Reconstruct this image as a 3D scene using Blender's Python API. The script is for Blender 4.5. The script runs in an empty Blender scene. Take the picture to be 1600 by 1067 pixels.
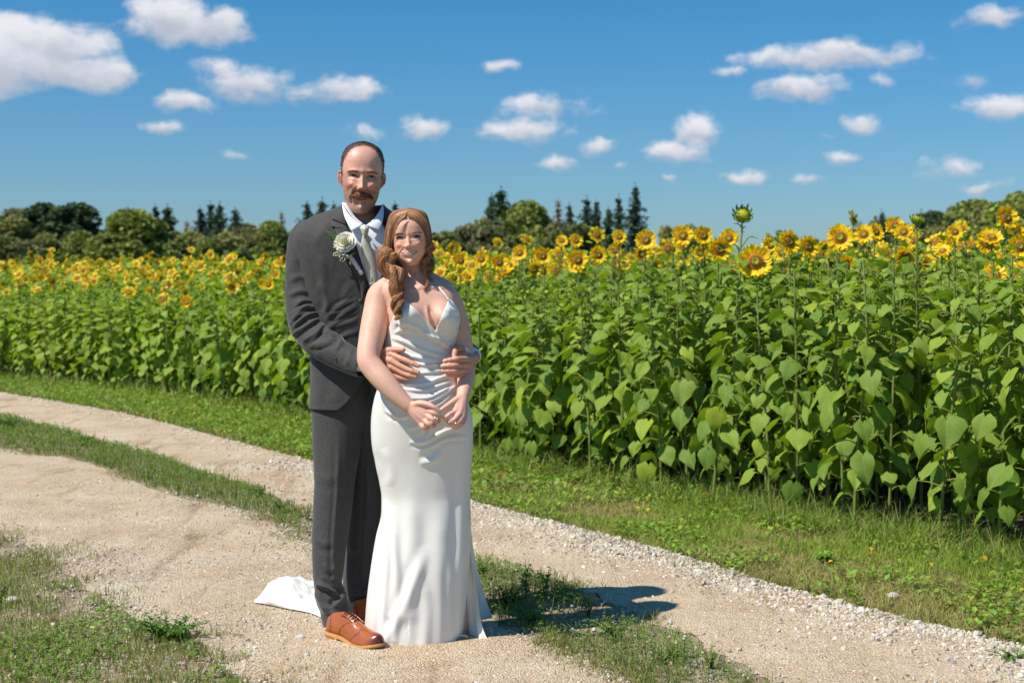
import bpy, math, random
import numpy as np
from mathutils import Vector, Matrix, Euler

SC = bpy.context.scene
COL = SC.collection
R = math.radians

# ------------------------------------------------------------ camera
F = 2222.0            # focal length in pixels of the 1600 px wide photograph (50 mm lens)
H = 1.36              # eye height of the photographer
PITCH = math.atan((533.5 - 437.0) / F)
cam_data = bpy.data.cameras.new('camera')
cam = bpy.data.objects.new('camera', cam_data)
COL.objects.link(cam)
cam.location = (0, 0, H)
cam.rotation_euler = (math.pi / 2 - PITCH, 0, 0)
cam_data.sensor_width = 36.0
cam_data.lens = 36.0 * F / 1600.0
cam_data.clip_start = 0.05
cam_data.clip_end = 3000
cam_data.dof.use_dof = True
cam_data.dof.focus_distance = 5.3
cam_data.dof.aperture_fstop = 4.5
SC.camera = cam

# ------------------------------------------------------------ light
SUN_TO = Vector((-1.25, -0.66, 1.96)).normalized()      # direction towards the sun
sun_el = math.asin(SUN_TO.z)
sun_az = math.atan2(SUN_TO.x, SUN_TO.y)
sd = bpy.data.lights.new('sun', 'SUN')
sd.energy = 4.6
sd.angle = R(0.53)
sd.color = (1.0, 0.945, 0.86)
sun = bpy.data.objects.new('sun', sd)
sun.rotation_euler = (-SUN_TO).to_track_quat('-Z', 'Y').to_euler()
COL.objects.link(sun)

SC.view_settings.view_transform = 'Standard'
SC.view_settings.look = 'None'
SC.view_settings.gamma = 1
SC.view_settings.use_curve_mapping = False
SC.view_settings.exposure = 0.35
SC.cycles.use_denoising = True
SC.cycles.max_bounces = 8
SC.cycles.transparent_max_bounces = 8
SC.cycles.sample_clamp_indirect = 6.0


def pix_dir(px, py):
    cx, cy = (px - 800.0) / F, (533.5 - py) / F
    c, s = math.cos(PITCH), math.sin(PITCH)
    return np.array([cx, c + cy * s, -s + cy * c])


def W(px, py, y):
    """world point seen at pixel (px, py) of the photograph at depth Y = y"""
    d = pix_dir(px, py)
    return np.array([0, 0, H]) + d * (y / d[1])


def G(px, py):
    d = pix_dir(px, py)
    return np.array([0, 0, H]) + d * (-H / d[2])


def to_pix(P):
    """world points (n,3) -> pixels of the photograph"""
    P = np.asarray(P, float).reshape(-1, 3) - np.array([0, 0, H])
    c, s = math.cos(PITCH), math.sin(PITCH)
    fw = P[:, 1] * c - P[:, 2] * s
    up = P[:, 1] * s + P[:, 2] * c
    return np.stack([800 + F * P[:, 0] / fw, 533.5 - F * up / fw], 1)


# ------------------------------------------------------------ world: sky with small cumulus clouds
# (centre x, centre y, half width, half height, strength) read off the photograph, turned into directions
CLOUDS = [(35, 80, 125, 56, 1.7), (120, 112, 95, 32, 1.5), (-30, 110, 90, 40, 1.5), (105, 66, 70, 36, 1.4),
          (290, 42, 105, 34, 1.3), (255, 18, 60, 30, 1.2), (345, 36, 45, 26, 1.1), (385, 128, 80, 34, 1.0), (340, 102, 45, 18, .8), (525, 140, 78, 28, 1.0),
          (285, 158, 55, 19, .95), (248, 200, 38, 15, 1.0), (568, 210, 36, 14, .55), (662, 198, 46, 22, 1.0),
          (850, 168, 85, 22, .85), (820, 202, 85, 24, 1.0), (782, 108, 32, 13, .75), (872, 256, 38, 15, .95),
          (936, 228, 33, 15, .9), (1085, 205, 42, 30, 1.1), (1050, 240, 48, 24, 1.05), (1044, 281, 20, 10, .6),
          (1300, 90, 150, 24, 1.1), (1300, 75, 60, 20, .9), (1245, 138, 75, 24, 1.05), (1140, 113, 32, 10, .8), (1375, 126, 22, 14, .55),
          (1350, 196, 38, 16, .85), (1166, 274, 42, 15, .9), (1266, 277, 30, 12, .8), (1318, 244, 28, 11, .75),
          (1570, 168, 58, 20, 1.0), (1552, 22, 62, 22, .8), (1490, 262, 50, 30, .7), (1540, 292, 45, 12, .65),
          (1520, 127, 50, 14, .55), (375, 242, 34, 8, .55), (1290, 210, 24, 9, .45), (966, 256, 15, 8, .6)]
world = bpy.data.worlds.new('World')
SC.world = world
world.use_nodes = True
nt = world.node_tree
nt.nodes.clear()
L = nt.links.new


def N(tree, typ, **kw):
    n = tree.nodes.new(typ)
    for k, v in kw.items():
        if k.startswith('i_'):
            n.inputs[int(k[2:])].default_value = v
        else:
            setattr(n, k, v)
    return n


sky = N(nt, 'ShaderNodeTexSky', sky_type='NISHITA', sun_disc=False, sun_elevation=sun_el, sun_rotation=sun_az,
        air_density=1.0, dust_density=0.6, ozone_density=2.2, altitude=300)
tc = N(nt, 'ShaderNodeTexCoord')
sep = N(nt, 'ShaderNodeSeparateXYZ')
L(tc.outputs['Generated'], sep.inputs[0])
az = N(nt, 'ShaderNodeMath', operation='ARCTAN2')
L(sep.outputs[0], az.inputs[0]); L(sep.outputs[1], az.inputs[1])
el = N(nt, 'ShaderNodeMath', operation='ARCSINE')
L(sep.outputs[2], el.inputs[0])
uv = N(nt, 'ShaderNodeCombineXYZ')
L(az.outputs[0], uv.inputs[0]); L(el.outputs[0], uv.inputs[1])
# domain warp
nw = N(nt, 'ShaderNodeTexNoise', noise_dimensions='3D')
nw.inputs['Scale'].default_value = 28.0; nw.inputs['Detail'].default_value = 5.0; nw.inputs['Roughness'].default_value = 0.6
L(uv.outputs[0], nw.inputs['Vector'])
wsub = N(nt, 'ShaderNodeVectorMath', operation='SUBTRACT'); wsub.inputs[1].default_value = (.5, .5, .5)
L(nw.outputs['Color'], wsub.inputs[0])
wsc = N(nt, 'ShaderNodeVectorMath', operation='MULTIPLY'); wsc.inputs[1].default_value = (0.026, 0.015, 0)
L(wsub.outputs[0], wsc.inputs[0])
wuv = N(nt, 'ShaderNodeVectorMath', operation='ADD')
L(uv.outputs[0], wuv.inputs[0]); L(wsc.outputs[0], wuv.inputs[1])
accD = None; accW = None; accV = None
rs = random.Random(5)
allc = []
for (cx, cy, rx, ry, w) in CLOUDS:
    d = pix_dir(cx, cy); d = d / np.linalg.norm(d)
    allc.append((math.atan2(d[0], d[1]), math.asin(d[2]), rx / F, ry / F, w))
for k in range(26):                                   # the same scattered clouds all round the sky
    a = rs.uniform(0.48, 2 * math.pi - 0.48)
    if a > math.pi: a -= 2 * math.pi
    e = rs.uniform(0.08, 0.8)
    allc.append((a, e, rs.uniform(.04, .14), rs.uniform(.015, .035) + e * .02, 1.0))


def mth(op, a, b=None, clamp=False):
    n = N(nt, 'ShaderNodeMath', operation=op, use_clamp=clamp)
    for i, v in enumerate((a, b)):
        if v is None: continue
        if isinstance(v, (int, float)): n.inputs[i].default_value = v
        else: L(v, n.inputs[i])
    return n.outputs[0]


for (a, e, rx, ry, w) in allc:
    s1 = N(nt, 'ShaderNodeVectorMath', operation='SUBTRACT'); s1.inputs[1].default_value = (a, e, 0)
    L(wuv.outputs[0], s1.inputs[0])
    s2 = N(nt, 'ShaderNodeVectorMath', operation='MULTIPLY'); s2.inputs[1].default_value = (1 / rx, 1 / ry, 0)
    L(s1.outputs[0], s2.inputs[0])
    ln = N(nt, 'ShaderNodeVectorMath', operation='LENGTH'); L(s2.outputs[0], ln.inputs[0])
    dd = mth('MULTIPLY', mth('SUBTRACT', 1.22, ln.outputs[1]), w)
    ww = mth('MAXIMUM', dd, 0.0)
    dt = N(nt, 'ShaderNodeVectorMath', operation='DOT_PRODUCT'); dt.inputs[1].default_value = (0, 1, 0)
    L(s2.outputs[0], dt.inputs[0])
    wv = mth('MULTIPLY', ww, dt.outputs[1])
    accD = dd if accD is None else mth('MAXIMUM', accD, dd)
    accW = ww if accW is None else mth('ADD', accW, ww)
    accV = wv if accV is None else mth('ADD', accV, wv)
nf = N(nt, 'ShaderNodeTexNoise', noise_dimensions='3D')
nf.inputs['Scale'].default_value = 42.0; nf.inputs['Detail'].default_value = 9.0; nf.inputs['Roughness'].default_value = 0.60
st = N(nt, 'ShaderNodeVectorMath', operation='MULTIPLY'); st.inputs[1].default_value = (1.0, 1.5, 1)
L(wuv.outputs[0], st.inputs[0]); L(st.outputs[0], nf.inputs['Vector'])
nse = mth('MULTIPLY', mth('SUBTRACT', nf.outputs[0], 0.52), 1.9)
# sum: the blob gives place, the noise the ragged edge and the holes
dens = mth('ADD', mth('MULTIPLY', accD, 1.0), nse)
al = N(nt, 'ShaderNodeMapRange', interpolation_type='SMOOTHSTEP')
al.inputs['From Min'].default_value = 0.10; al.inputs['From Max'].default_value = 0.98
L(dens, al.inputs['Value'])
vloc = mth('DIVIDE', accV, mth('ADD', accW, 0.02))
shade = N(nt, 'ShaderNodeMapRange', interpolation_type='SMOOTHSTEP')
shade.inputs['From Min'].default_value = -0.65; shade.inputs['From Max'].default_value = 0.65
L(mth('ADD', vloc, mth('MULTIPLY', nse, 0.7)), shade.inputs['Value'])
cmix = N(nt, 'ShaderNodeMix', data_type='RGBA')
cmix.inputs[6].default_value = (3.7, 4.0, 4.7, 1)
cmix.inputs[7].default_value = (6.6, 6.6, 6.8, 1)
L(shade.outputs[0], cmix.inputs[0])
skc = N(nt, 'ShaderNodeMix', data_type='RGBA', blend_type='MULTIPLY'); skc.inputs[0].default_value = 1.0
tnt = N(nt, 'ShaderNodeMix', data_type='RGBA')          # clear polarised air: the blue deepens upwards
tmr = N(nt, 'ShaderNodeMapRange'); tmr.inputs['From Min'].default_value = 0.03; tmr.inputs['From Max'].default_value = 0.24
L(el.outputs[0], tmr.inputs['Value']); L(tmr.outputs[0], tnt.inputs[0])
tnt.inputs[6].default_value = (0.40, 0.57, 0.74, 1); tnt.inputs[7].default_value = (0.15, 0.60, 0.83, 1)
L(tnt.outputs[2], skc.inputs[7])
L(sky.outputs[0], skc.inputs[6])
mx = N(nt, 'ShaderNodeMix', data_type='RGBA')
L(mth('MULTIPLY', al.outputs[0], 0.93), mx.inputs[0]); L(skc.outputs[2], mx.inputs[6]); L(cmix.outputs[2], mx.inputs[7])
bg = N(nt, 'ShaderNodeBackground'); bg.inputs['Strength'].default_value = 0.105
L(mx.outputs[2], bg.inputs['Color'])
wo = N(nt, 'ShaderNodeOutputWorld'); L(bg.outputs[0], wo.inputs['Surface'])
world.cycles.sampling_method = 'MANUAL'
world.cycles.sample_map_resolution = 512

# ------------------------------------------------------------ helpers
rng = np.random.default_rng(7)


def tag(o, label=None, cat=None, group=None, kind=None):
    if label: o['label'] = label
    if cat: o['category'] = cat
    if group: o['group'] = group
    if kind: o['kind'] = kind
    return o


def mkmesh(name, V, Fq, mats=None, smooth=True, uv=None, col=None, midx=None):
    """V (n,3); Fq: list of int arrays (m,3) or (m,4); uv per vertex (n,2); col per vertex (n,3)"""
    V = np.asarray(V, np.float32)
    if isinstance(Fq, np.ndarray): Fq = [Fq]
    Fq = [np.asarray(f, np.int32) for f in Fq if len(f)]
    me = bpy.data.meshes.new(name)
    me.vertices.add(len(V)); me.vertices.foreach_set('co', V.ravel())
    loops = np.concatenate([f.ravel() for f in Fq])
    tot = np.concatenate([np.full(len(f), f.shape[1], np.int32) for f in Fq])
    st_ = np.concatenate([[0], np.cumsum(tot)[:-1]]).astype(np.int32)
    me.loops.add(len(loops)); me.loops.foreach_set('vertex_index', loops)
    me.polygons.add(len(tot)); me.polygons.foreach_set('loop_start', st_); me.polygons.foreach_set('loop_total', tot)
    me.polygons.foreach_set('use_smooth', np.full(len(tot), smooth, bool))
    if midx is not None: me.polygons.foreach_set('material_index', np.asarray(midx, np.int32))
    if uv is not None:
        l = me.uv_layers.new(name='UVMap')
        l.data.foreach_set('uv', np.asarray(uv, np.float32)[loops].ravel())
    if col is not None:
        c = me.color_attributes.new('Col', 'FLOAT_COLOR', 'POINT')
        cc = np.ones((len(V), 4), np.float32); cc[:, :3] = col
        c.data.foreach_set('color', cc.ravel())
    for m in (mats if isinstance(mats, (list, tuple)) else [mats]):
        if m: me.materials.append(m)
    me.update(calc_edges=True)
    return me


def link(name, me, parent=None, mw=None):
    o = bpy.data.objects.new(name, me)
    COL.objects.link(o)
    if parent is not None: o.parent = parent
    if mw is not None: o.matrix_local = mw
    return o


def empty(name, loc=(0, 0, 0), rz=0):
    o = bpy.data.objects.new(name, None)
    COL.objects.link(o); o.location = loc; o.rotation_euler = (0, 0, rz); o.empty_display_size = .1
    return o


class Geo:
    """accumulates vertices and faces of one mesh"""
    def __init__(s):
        s.V = []; s.F = []; s.UV = []; s.C = []; s.M = []; s.n = 0

    def add(s, V, Fs, uv=None, col=(1, 1, 1), m=0):
        V = np.asarray(V, float)
        if isinstance(Fs, np.ndarray): Fs = [Fs]
        for f in Fs:
            if len(f):
                s.F.append(np.asarray(f) + s.n); s.M.append(np.full(len(f), m))
        s.V.append(V); s.n += len(V)
        s.UV.append(np.zeros((len(V), 2)) if uv is None else np.asarray(uv, float))
        c = np.asarray(col, float)
        s.C.append(np.broadcast_to(c, (len(V), 3)))
        return s

    def arrays(s):
        return np.concatenate(s.V), s.F, np.concatenate(s.UV), np.concatenate(s.C)

    def mesh(s, name, mats=None, smooth=True):
        return mkmesh(name, np.concatenate(s.V), s.F, mats, smooth, np.concatenate(s.UV), np.concatenate(s.C), np.concatenate(s.M))

    def obj(s, name, mats=None, parent=None, smooth=True):
        return link(name, s.mesh(name, mats, smooth), parent)


def grid_faces(nu, nv, wrap_u=False):
    """faces of a vertex grid stored row by row (nv rows of nu)"""
    iu = np.arange(nu if wrap_u else nu - 1); iv = np.arange(nv - 1)
    a, b = np.meshgrid(iu, iv)
    a = a.ravel(); b = b.ravel(); a2 = (a + 1) % nu
    return np.stack([b * nu + a, b * nu + a2, (b + 1) * nu + a2, (b + 1) * nu + a], 1)


def spline(pts, n):
    """Catmull-Rom through rows of pts, n samples (any number of columns)"""
    P = np.asarray(pts, float)
    if len(P) < 3:
        t = np.linspace(0, 1, n)[:, None]
        return P[0] * (1 - t) + P[-1] * t
    P = np.vstack([2 * P[0] - P[1], P, 2 * P[-1] - P[-2]])
    m = len(P) - 3
    t = np.linspace(0, m - 1e-9, n); i = t.astype(int); u = (t - i)[:, None]
    a, b, c, d = P[i], P[i + 1], P[i + 2], P[i + 3]
    return .5 * ((2 * b) + (-a + c) * u + (2 * a - 5 * b + 4 * c - d) * u ** 2 + (-a + 3 * b - 3 * c + d) * u ** 3)


def tube(path, rad, k=6, cap=True, up=(0, 0, 1)):
    """swept tube: path (n,3), rad scalar or (n,)"""
    P = np.asarray(path, float); n = len(P)
    rad = np.broadcast_to(np.asarray(rad, float), (n,))
    T = np.gradient(P, axis=0); T /= np.linalg.norm(T, axis=1)[:, None] + 1e-12
    u = np.array(up, float)
    if abs(T[0] @ u) > .9: u = np.array([1., 0, 0])
    Xs = []
    x = np.cross(u, T[0]); x /= np.linalg.norm(x)
    for i in range(n):
        x = x - T[i] * (x @ T[i]); x /= np.linalg.norm(x) + 1e-12
        Xs.append(x)
    Xs = np.array(Xs); Ys = np.cross(T, Xs)
    a = np.linspace(0, 2 * math.pi, k, endpoint=False)
    V = P[:, None] + rad[:, None, None] * (Xs[:, None] * np.cos(a)[None, :, None] + Ys[:, None] * np.sin(a)[None, :, None])
    V = V.reshape(-1, 3); Fs = [grid_faces(k, n, True)]
    if cap:
        V = np.vstack([V, P[:1], P[-1:]])
        j = np.arange(k); j2 = (j + 1) % k
        Fs.append(np.stack([j2, j, np.full(k, n * k)], 1))
        Fs.append(np.stack([(n - 1) * k + j, (n - 1) * k + j2, np.full(k, n * k + 1)], 1))
    return V, Fs


def ellipsoid(c, r, nu=16, nv=10, rot=None):
    th = np.linspace(0, 2 * math.pi, nu, endpoint=False); ph = np.linspace(-math.pi / 2, math.pi / 2, nv + 1)[1:-1]
    V = np.array([[math.cos(p) * math.cos(t), math.cos(p) * math.sin(t), math.sin(p)] for p in ph for t in th])
    V = np.vstack([V, [[0, 0, -1], [0, 0, 1]]]) * np.asarray(r, float)
    if rot is not None: V = V @ np.array(rot).T
    V = V + np.asarray(c, float)
    n = nv - 1; j = np.arange(nu); j2 = (j + 1) % nu
    return V, [grid_faces(nu, n, True), np.stack([j2, j, np.full(nu, n * nu)], 1),
               np.stack([(n - 1) * nu + j, (n - 1) * nu + j2, np.full(nu, n * nu + 1)], 1)]


# value noise for numpy
def _hash(ix, iy, iz, seed):
    h = (ix * 374761393 + iy * 668265263 + iz * 2147483647 + seed * 974711) & 0xffffffff
    h = ((h ^ (h >> 13)) * 1274126177) & 0xffffffff
    return ((h ^ (h >> 16)) & 0xffff) / 65535.0


def vnoise(P, scale=1.0, seed=0, octv=1):
    P = np.asarray(P, float) * scale
    out = 0; amp = 1; tot = 0
    for o in range(octv):
        i = np.floor(P).astype(np.int64); f = P - i; f = f * f * (3 - 2 * f)
        r = 0
        for dx in (0, 1):
            for dy in (0, 1):
                for dz in (0, 1):
                    w = (f[:, 0] if dx else 1 - f[:, 0]) * (f[:, 1] if dy else 1 - f[:, 1]) * (f[:, 2] if dz else 1 - f[:, 2])
                    r = r + w * _hash(i[:, 0] + dx, i[:, 1] + dy, i[:, 2] + dz, seed + o)
        out = out + r * amp; tot += amp; amp *= .5; P = P * 2.03
    return out / tot * 2 - 1


def pbsdf(name, color=(.5, .5, .5), rough=.5, spec=.5, **kw):
    m = bpy.data.materials.new(name); m.use_nodes = True
    b = m.node_tree.nodes['Principled BSDF']
    b.inputs['Base Color'].default_value = (*color, 1)
    b.inputs['Roughness'].default_value = rough
    b.inputs['Specular IOR Level'].default_value = spec
    for k, v in kw.items(): b.inputs[k].default_value = v
    return m, m.node_tree, b


def add_bump(tree, b, height, strength=.3, dist=.01, prev=None):
    n = tree.nodes.new('ShaderNodeBump'); n.inputs['Strength'].default_value = strength; n.inputs['Distance'].default_value = dist
    tree.links.new(height, n.inputs['Height'])
    if prev is not None: tree.links.new(prev, n.inputs['Normal'])
    tree.links.new(n.outputs[0], b.inputs['Normal'])
    return n.outputs[0]


def noise(tree, scale, detail=4, rough=.6, coord=None, out='Fac'):
    n = tree.nodes.new('ShaderNodeTexNoise'); n.inputs['Scale'].default_value = scale
    n.inputs['Detail'].default_value = detail; n.inputs['Roughness'].default_value = rough
    if coord is None:
        t = tree.nodes.get('TCO') or tree.nodes.new('ShaderNodeTexCoord'); t.name = 'TCO'
        coord = t.outputs['Object']
    tree.links.new(coord, n.inputs['Vector'])
    return n.outputs[out]


def ramp(tree, fac, stops):
    n = tree.nodes.new('ShaderNodeValToRGB'); e = n.color_ramp.elements
    while len(e) < len(stops): e.new(.5)
    for el_, (p, c) in zip(e, stops):
        el_.position = p; el_.color = (*c, 1) if len(c) == 3 else c
    tree.links.new(fac, n.inputs[0])
    return n.outputs[0]


def mixc(tree, fac, a, b, blend='MIX'):
    n = tree.nodes.new('ShaderNodeMix'); n.data_type = 'RGBA'; n.blend_type = blend
    for s, v in ((0, fac), (6, a), (7, b)):
        if isinstance(v, (int, float)): n.inputs[s].default_value = v
        elif isinstance(v, tuple): n.inputs[s].default_value = (*v, 1) if len(v) == 3 else v
        else: tree.links.new(v, n.inputs[s])
    return n.outputs[2]


def attr_col(tree, name='Col'):
    n = tree.nodes.new('ShaderNodeAttribute'); n.attribute_name = name
    return n.outputs['Color']


def translucent_mat(name, color_sock_fn, rough=.5, trans=.35, tcol=(1.0, 1.15, .45), spec=.4):
    """leaf material: principled + translucent; color_sock_fn(tree) -> colour socket"""
    m, t, b = pbsdf(name, rough=rough, spec=spec)
    c = color_sock_fn(t)
    t.links.new(c, b.inputs['Base Color'])
    tr = t.nodes.new('ShaderNodeBsdfTranslucent')
    t.links.new(mixc(t, 1.0, c, tcol, 'MULTIPLY'), tr.inputs['Color'])
    ms = t.nodes.new('ShaderNodeMixShader'); ms.inputs[0].default_value = trans
    o = t.nodes['Material Output']
    t.links.new(b.outputs[0], ms.inputs[1]); t.links.new(tr.outputs[0], ms.inputs[2]); t.links.new(ms.outputs[0], o.inputs[0])
    return m, t, b
# ------------------------------------------------------------ the ground, the two wheel tracks
def gline(pix, n=160, ext=12.0):
    P = np.array([G(*p)[:2] for p in pix])
    d0 = P[0] - P[1]; d0 /= np.linalg.norm(d0); d1 = P[-1] - P[-2]; d1 /= np.linalg.norm(d1)
    S = spline(P, n)
    return np.vstack([[P[0] + d0 * ext * 3], S, [P[-1] + d1 * ext * .4]])


T1U = gline([(-200, 577), (0, 613), (200, 648), (490, 722), (735, 785), (1000, 852), (1200, 912), (1400, 965), (1600, 1012), (1850, 1085)])
T1L = gline([(-200, 612), (0, 650), (130, 680), (250, 715), (400, 765), (480, 800), (640, 850), (850, 905), (930, 935), (1050, 985), (1140, 1035), (1200, 1067), (1330, 1140)])
T2U = gline([(-200, 663), (0, 702), (130, 722), (250, 770), (380, 800), (480, 850), (640, 915), (750, 965), (830, 1000), (950, 1045), (1050, 1095), (1150, 1150)])
T2L = gline([(-200, 790), (0, 840), (60, 865), (110, 900), (180, 950), (300, 1000), (340, 1040), (400, 1080), (500, 1150)])
FE = gline([(-200, 574), (0, 592), (300, 622), (480, 655), (750, 715), (900, 745), (1150, 795), (1350, 835), (1500, 862), (1600, 880), (1750, 910)])   # foot of the first sunflower row


def poly_between(A, B):
    return np.vstack([A, B[::-1]])


def inpoly(P, poly):
    x, y = P[:, 0], P[:, 1]; r = np.zeros(len(P), bool); n = len(poly)
    for i in range(n):
        x1, y1 = poly[i]; x2, y2 = poly[(i + 1) % n]
        c = ((y1 > y) != (y2 > y))
        with np.errstate(divide='ignore', invalid='ignore'):
            xi = (x2 - x1) * (y - y1) / (y2 - y1 + 1e-15) + x1
        r ^= c & (x < xi)
    return r


def dist_line(P, A):
    """distance of points to a polyline"""
    best = np.full(len(P), 1e9)
    for i in range(len(A) - 1):
        a, b = A[i], A[i + 1]; ab = b - a
        t = np.clip(((P - a) @ ab) / (ab @ ab + 1e-15), 0, 1)
        d = np.linalg.norm(P - a - t[:, None] * ab, axis=1)
        best = np.minimum(best, d)
    return best


def scatter(poly, dens, ymax=30, ymin=3.4, xr=(-16, 8)):
    """random ground points inside poly that the camera could see, density per m2 (scalar)"""
    lo = np.maximum(poly.min(0), [xr[0], ymin]); hi = np.minimum(poly.max(0), [xr[1], ymax])
    n = int((hi - lo).prod() * dens)
    P = rng.uniform(lo, hi, (n, 2))
    P = P[np.abs(P[:, 0]) < .40 * P[:, 1] + .35]
    return P[inpoly(P, poly)]


# ground
def ground_mat(name, stops, bump=.5, sc=9.0):
    m, t, b = pbsdf(name, rough=.95, spec=.1)
    a = noise(t, sc, 8, .7); c = noise(t, .8, 3, .6)
    col = ramp(t, a, stops)
    col = mixc(t, .5, col, ramp(t, c, [(.3, (.7, .7, .65)), (.7, (1.1, 1.1, 1.0))]), 'MULTIPLY')
    t.links.new(col, b.inputs['Base Color'])
    add_bump(t, b, noise(t, sc * 6, 6, .7), bump, .03)
    return m


M_ground = ground_mat('grassy_soil', [(.3, (.12, .13, .04)), (.5, (.20, .19, .07)), (.7, (.30, .25, .12))])
M_soil = ground_mat('field_soil', [(.3, (.07, .052, .035)), (.7, (.16, .125, .085))])
nx = 60
gx = np.linspace(-1, 1, nx); gx = np.sign(gx) * np.abs(gx) ** 2.5 * 900
V = np.array([[x, y + 200, 0] for y in gx for x in gx])
V[:, 2] = 0
g_o = link('ground', mkmesh('ground', V, grid_faces(nx, nx), M_ground)); g_o['kind'] = 'structure'

# wheel tracks: packed pale gravel
m, t, b = pbsdf('packed_gravel', rough=.95, spec=.12)
co = None
n1 = noise(t, 2.2, 5, .6); n2 = noise(t, 38, 6, .75); n3 = noise(t, 160, 3, .7)
col = ramp(t, n1, [(.3, (.43, .315, .205)), (.5, (.52, .395, .27)), (.7, (.58, .46, .33))])
col = mixc(t, .55, col, ramp(t, n2, [(.3, (.62, .6, .57)), (.5, (1, 1, 1)), (.72, (1.22, 1.22, 1.22))]), 'MULTIPLY')
mpn = t.nodes.new('ShaderNodeMapping'); mpn.inputs['Rotation'].default_value = (0, 0, R(52)); mpn.inputs['Scale'].default_value = (1, .16, 1)
t.links.new(t.nodes['TCO'].outputs['Object'], mpn.inputs[0])
col = mixc(t, .8, col, ramp(t, noise(t, 5.5, 5, .65, mpn.outputs[0]), [(.34, (.60, .55, .50)), (.45, (1, 1, 1)), (.7, (1.06, 1.06, 1.06))]), 'MULTIPLY')
vo = t.nodes.new('ShaderNodeTexVoronoi'); vo.inputs['Scale'].default_value = 130
t.links.new(t.nodes['TCO'].outputs['Object'], vo.inputs['Vector'])
pc = t.nodes.new('ShaderNodeHueSaturation'); t.links.new(vo.outputs['Color'], pc.inputs['Color']); pc.inputs['Saturation'].default_value = .15
pc.inputs['Value'].default_value = 1.15
col = mixc(t, .35, col, pc.outputs[0], 'OVERLAY')
t.links.new(col, b.inputs['Base Color'])
vb = t.nodes.new('ShaderNodeMath'); vb.operation = 'MULTIPLY_ADD'; vb.inputs[1].default_value = -1.0
t.links.new(vo.outputs['Distance'], vb.inputs[0]); t.links.new(n3, vb.inputs[2])
p1 = add_bump(t, b, vb.outputs[0], .8, .012)
add_bump(t, b, n1, .5, .08, p1)
M_gravel = m


def track(name, A, B, seed):
    n = 700
    def res(Lx):
        d = np.r_[0, np.cumsum(np.linalg.norm(np.diff(Lx, axis=0), axis=1))]
        # finer near the camera: sample by index in the spline
        tt = np.interp(np.linspace(0, 1, n), np.linspace(0, 1, len(Lx)), d)
        return np.stack([np.interp(tt, d, Lx[:, 0]), np.interp(tt, d, Lx[:, 1])], 1)
    a, c = res(A), res(B)
    k = 26
    s = np.linspace(0, 1, k)
    P = a[:, None] * (1 - s)[None, :, None] + c[:, None] * s[None, :, None]
    P = P.reshape(-1, 2)
    P3 = np.c_[P, np.zeros(len(P))]
    edge = np.tile(np.minimum(s, 1 - s), n)
    wob = vnoise(P3, 6, seed, 3) * .055 + vnoise(P3, 25, seed + 9, 2) * .02
    dirn = np.repeat((c - a) / (np.linalg.norm(c - a, axis=1)[:, None] + 1e-9), k, 0)
    P = P + dirn * (wob * (edge < .02))[:, None]
    z = .004 + .012 * (vnoise(P3, 1.7, seed + 3, 3) * .5 + .5) * np.clip(edge * 8, 0, 1)
    o = link(name, mkmesh(name, np.c_[P, z], grid_faces(k, n), M_gravel)); o['kind'] = 'structure'
    return o


track('gravel_track', T1U, T1L, 3)
track('gravel_path', T2U, T2L, 13)
# trodden dirt and fine gravel between and beside the wheel tracks
def road_bed():
    n = 500
    def res(Lx):
        d = np.r_[0, np.cumsum(np.linalg.norm(np.diff(Lx, axis=0), axis=1))]; tt = np.interp(np.linspace(0, 1, n), np.linspace(0, 1, len(Lx)), d)
        return np.stack([np.interp(tt, d, Lx[:, 0]), np.interp(tt, d, Lx[:, 1])], 1)
    a = res(T1U); c = res(T2L) ; c = c + (c - a) / (np.linalg.norm(c - a, axis=1)[:, None] + 1e-9) * 3.2
    s = np.linspace(0.02, 1, 30); P = (a[:, None] * (1 - s)[None, :, None] + c[:, None] * s[None, :, None]).reshape(-1, 2)
    o = link('dirt_road', mkmesh('dirt_road', np.c_[P, np.full(len(P), .002)], grid_faces(30, n), M_bed)); o['kind'] = 'structure'
m, t, b = pbsdf('dirt_bed', rough=.95, spec=.1)
c1 = ramp(t, noise(t, 7, 6, .7), [(.3, (.16, .13, .075)), (.5, (.28, .22, .14)), (.68, (.44, .36, .25))])
vo = t.nodes.new('ShaderNodeTexVoronoi'); vo.inputs['Scale'].default_value = 110; t.links.new(t.nodes['TCO'].outputs['Object'], vo.inputs['Vector'])
hs_ = t.nodes.new('ShaderNodeHueSaturation'); t.links.new(vo.outputs['Color'], hs_.inputs['Color']); hs_.inputs['Saturation'].default_value = .12
t.links.new(mixc(t, .4, c1, hs_.outputs[0], 'OVERLAY'), b.inputs['Base Color'])
add_bump(t, b, vo.outputs['Distance'], .8, .012)
M_bed = m
road_bed()
# soil under the sunflowers
fe = FE + np.array([.35, .25]) * 0
far = np.array([[60, 140], [-60, 140.]])
sp = np.vstack([FE, [[FE[-1][0] + 30, 0]], far, [[FE[0][0] - 20, 60]]])
# built as a fan-free strip: edge line to the line pushed back
B2 = FE + np.array([30.0, 60.0])
V = np.r_[np.c_[FE, np.full(len(FE), .006)], np.c_[B2, np.full(len(FE), .006)]]
so = link('field_soil', mkmesh('field_soil', V, grid_faces(len(FE), 2), M_soil)); so['kind'] = 'structure'

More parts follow.
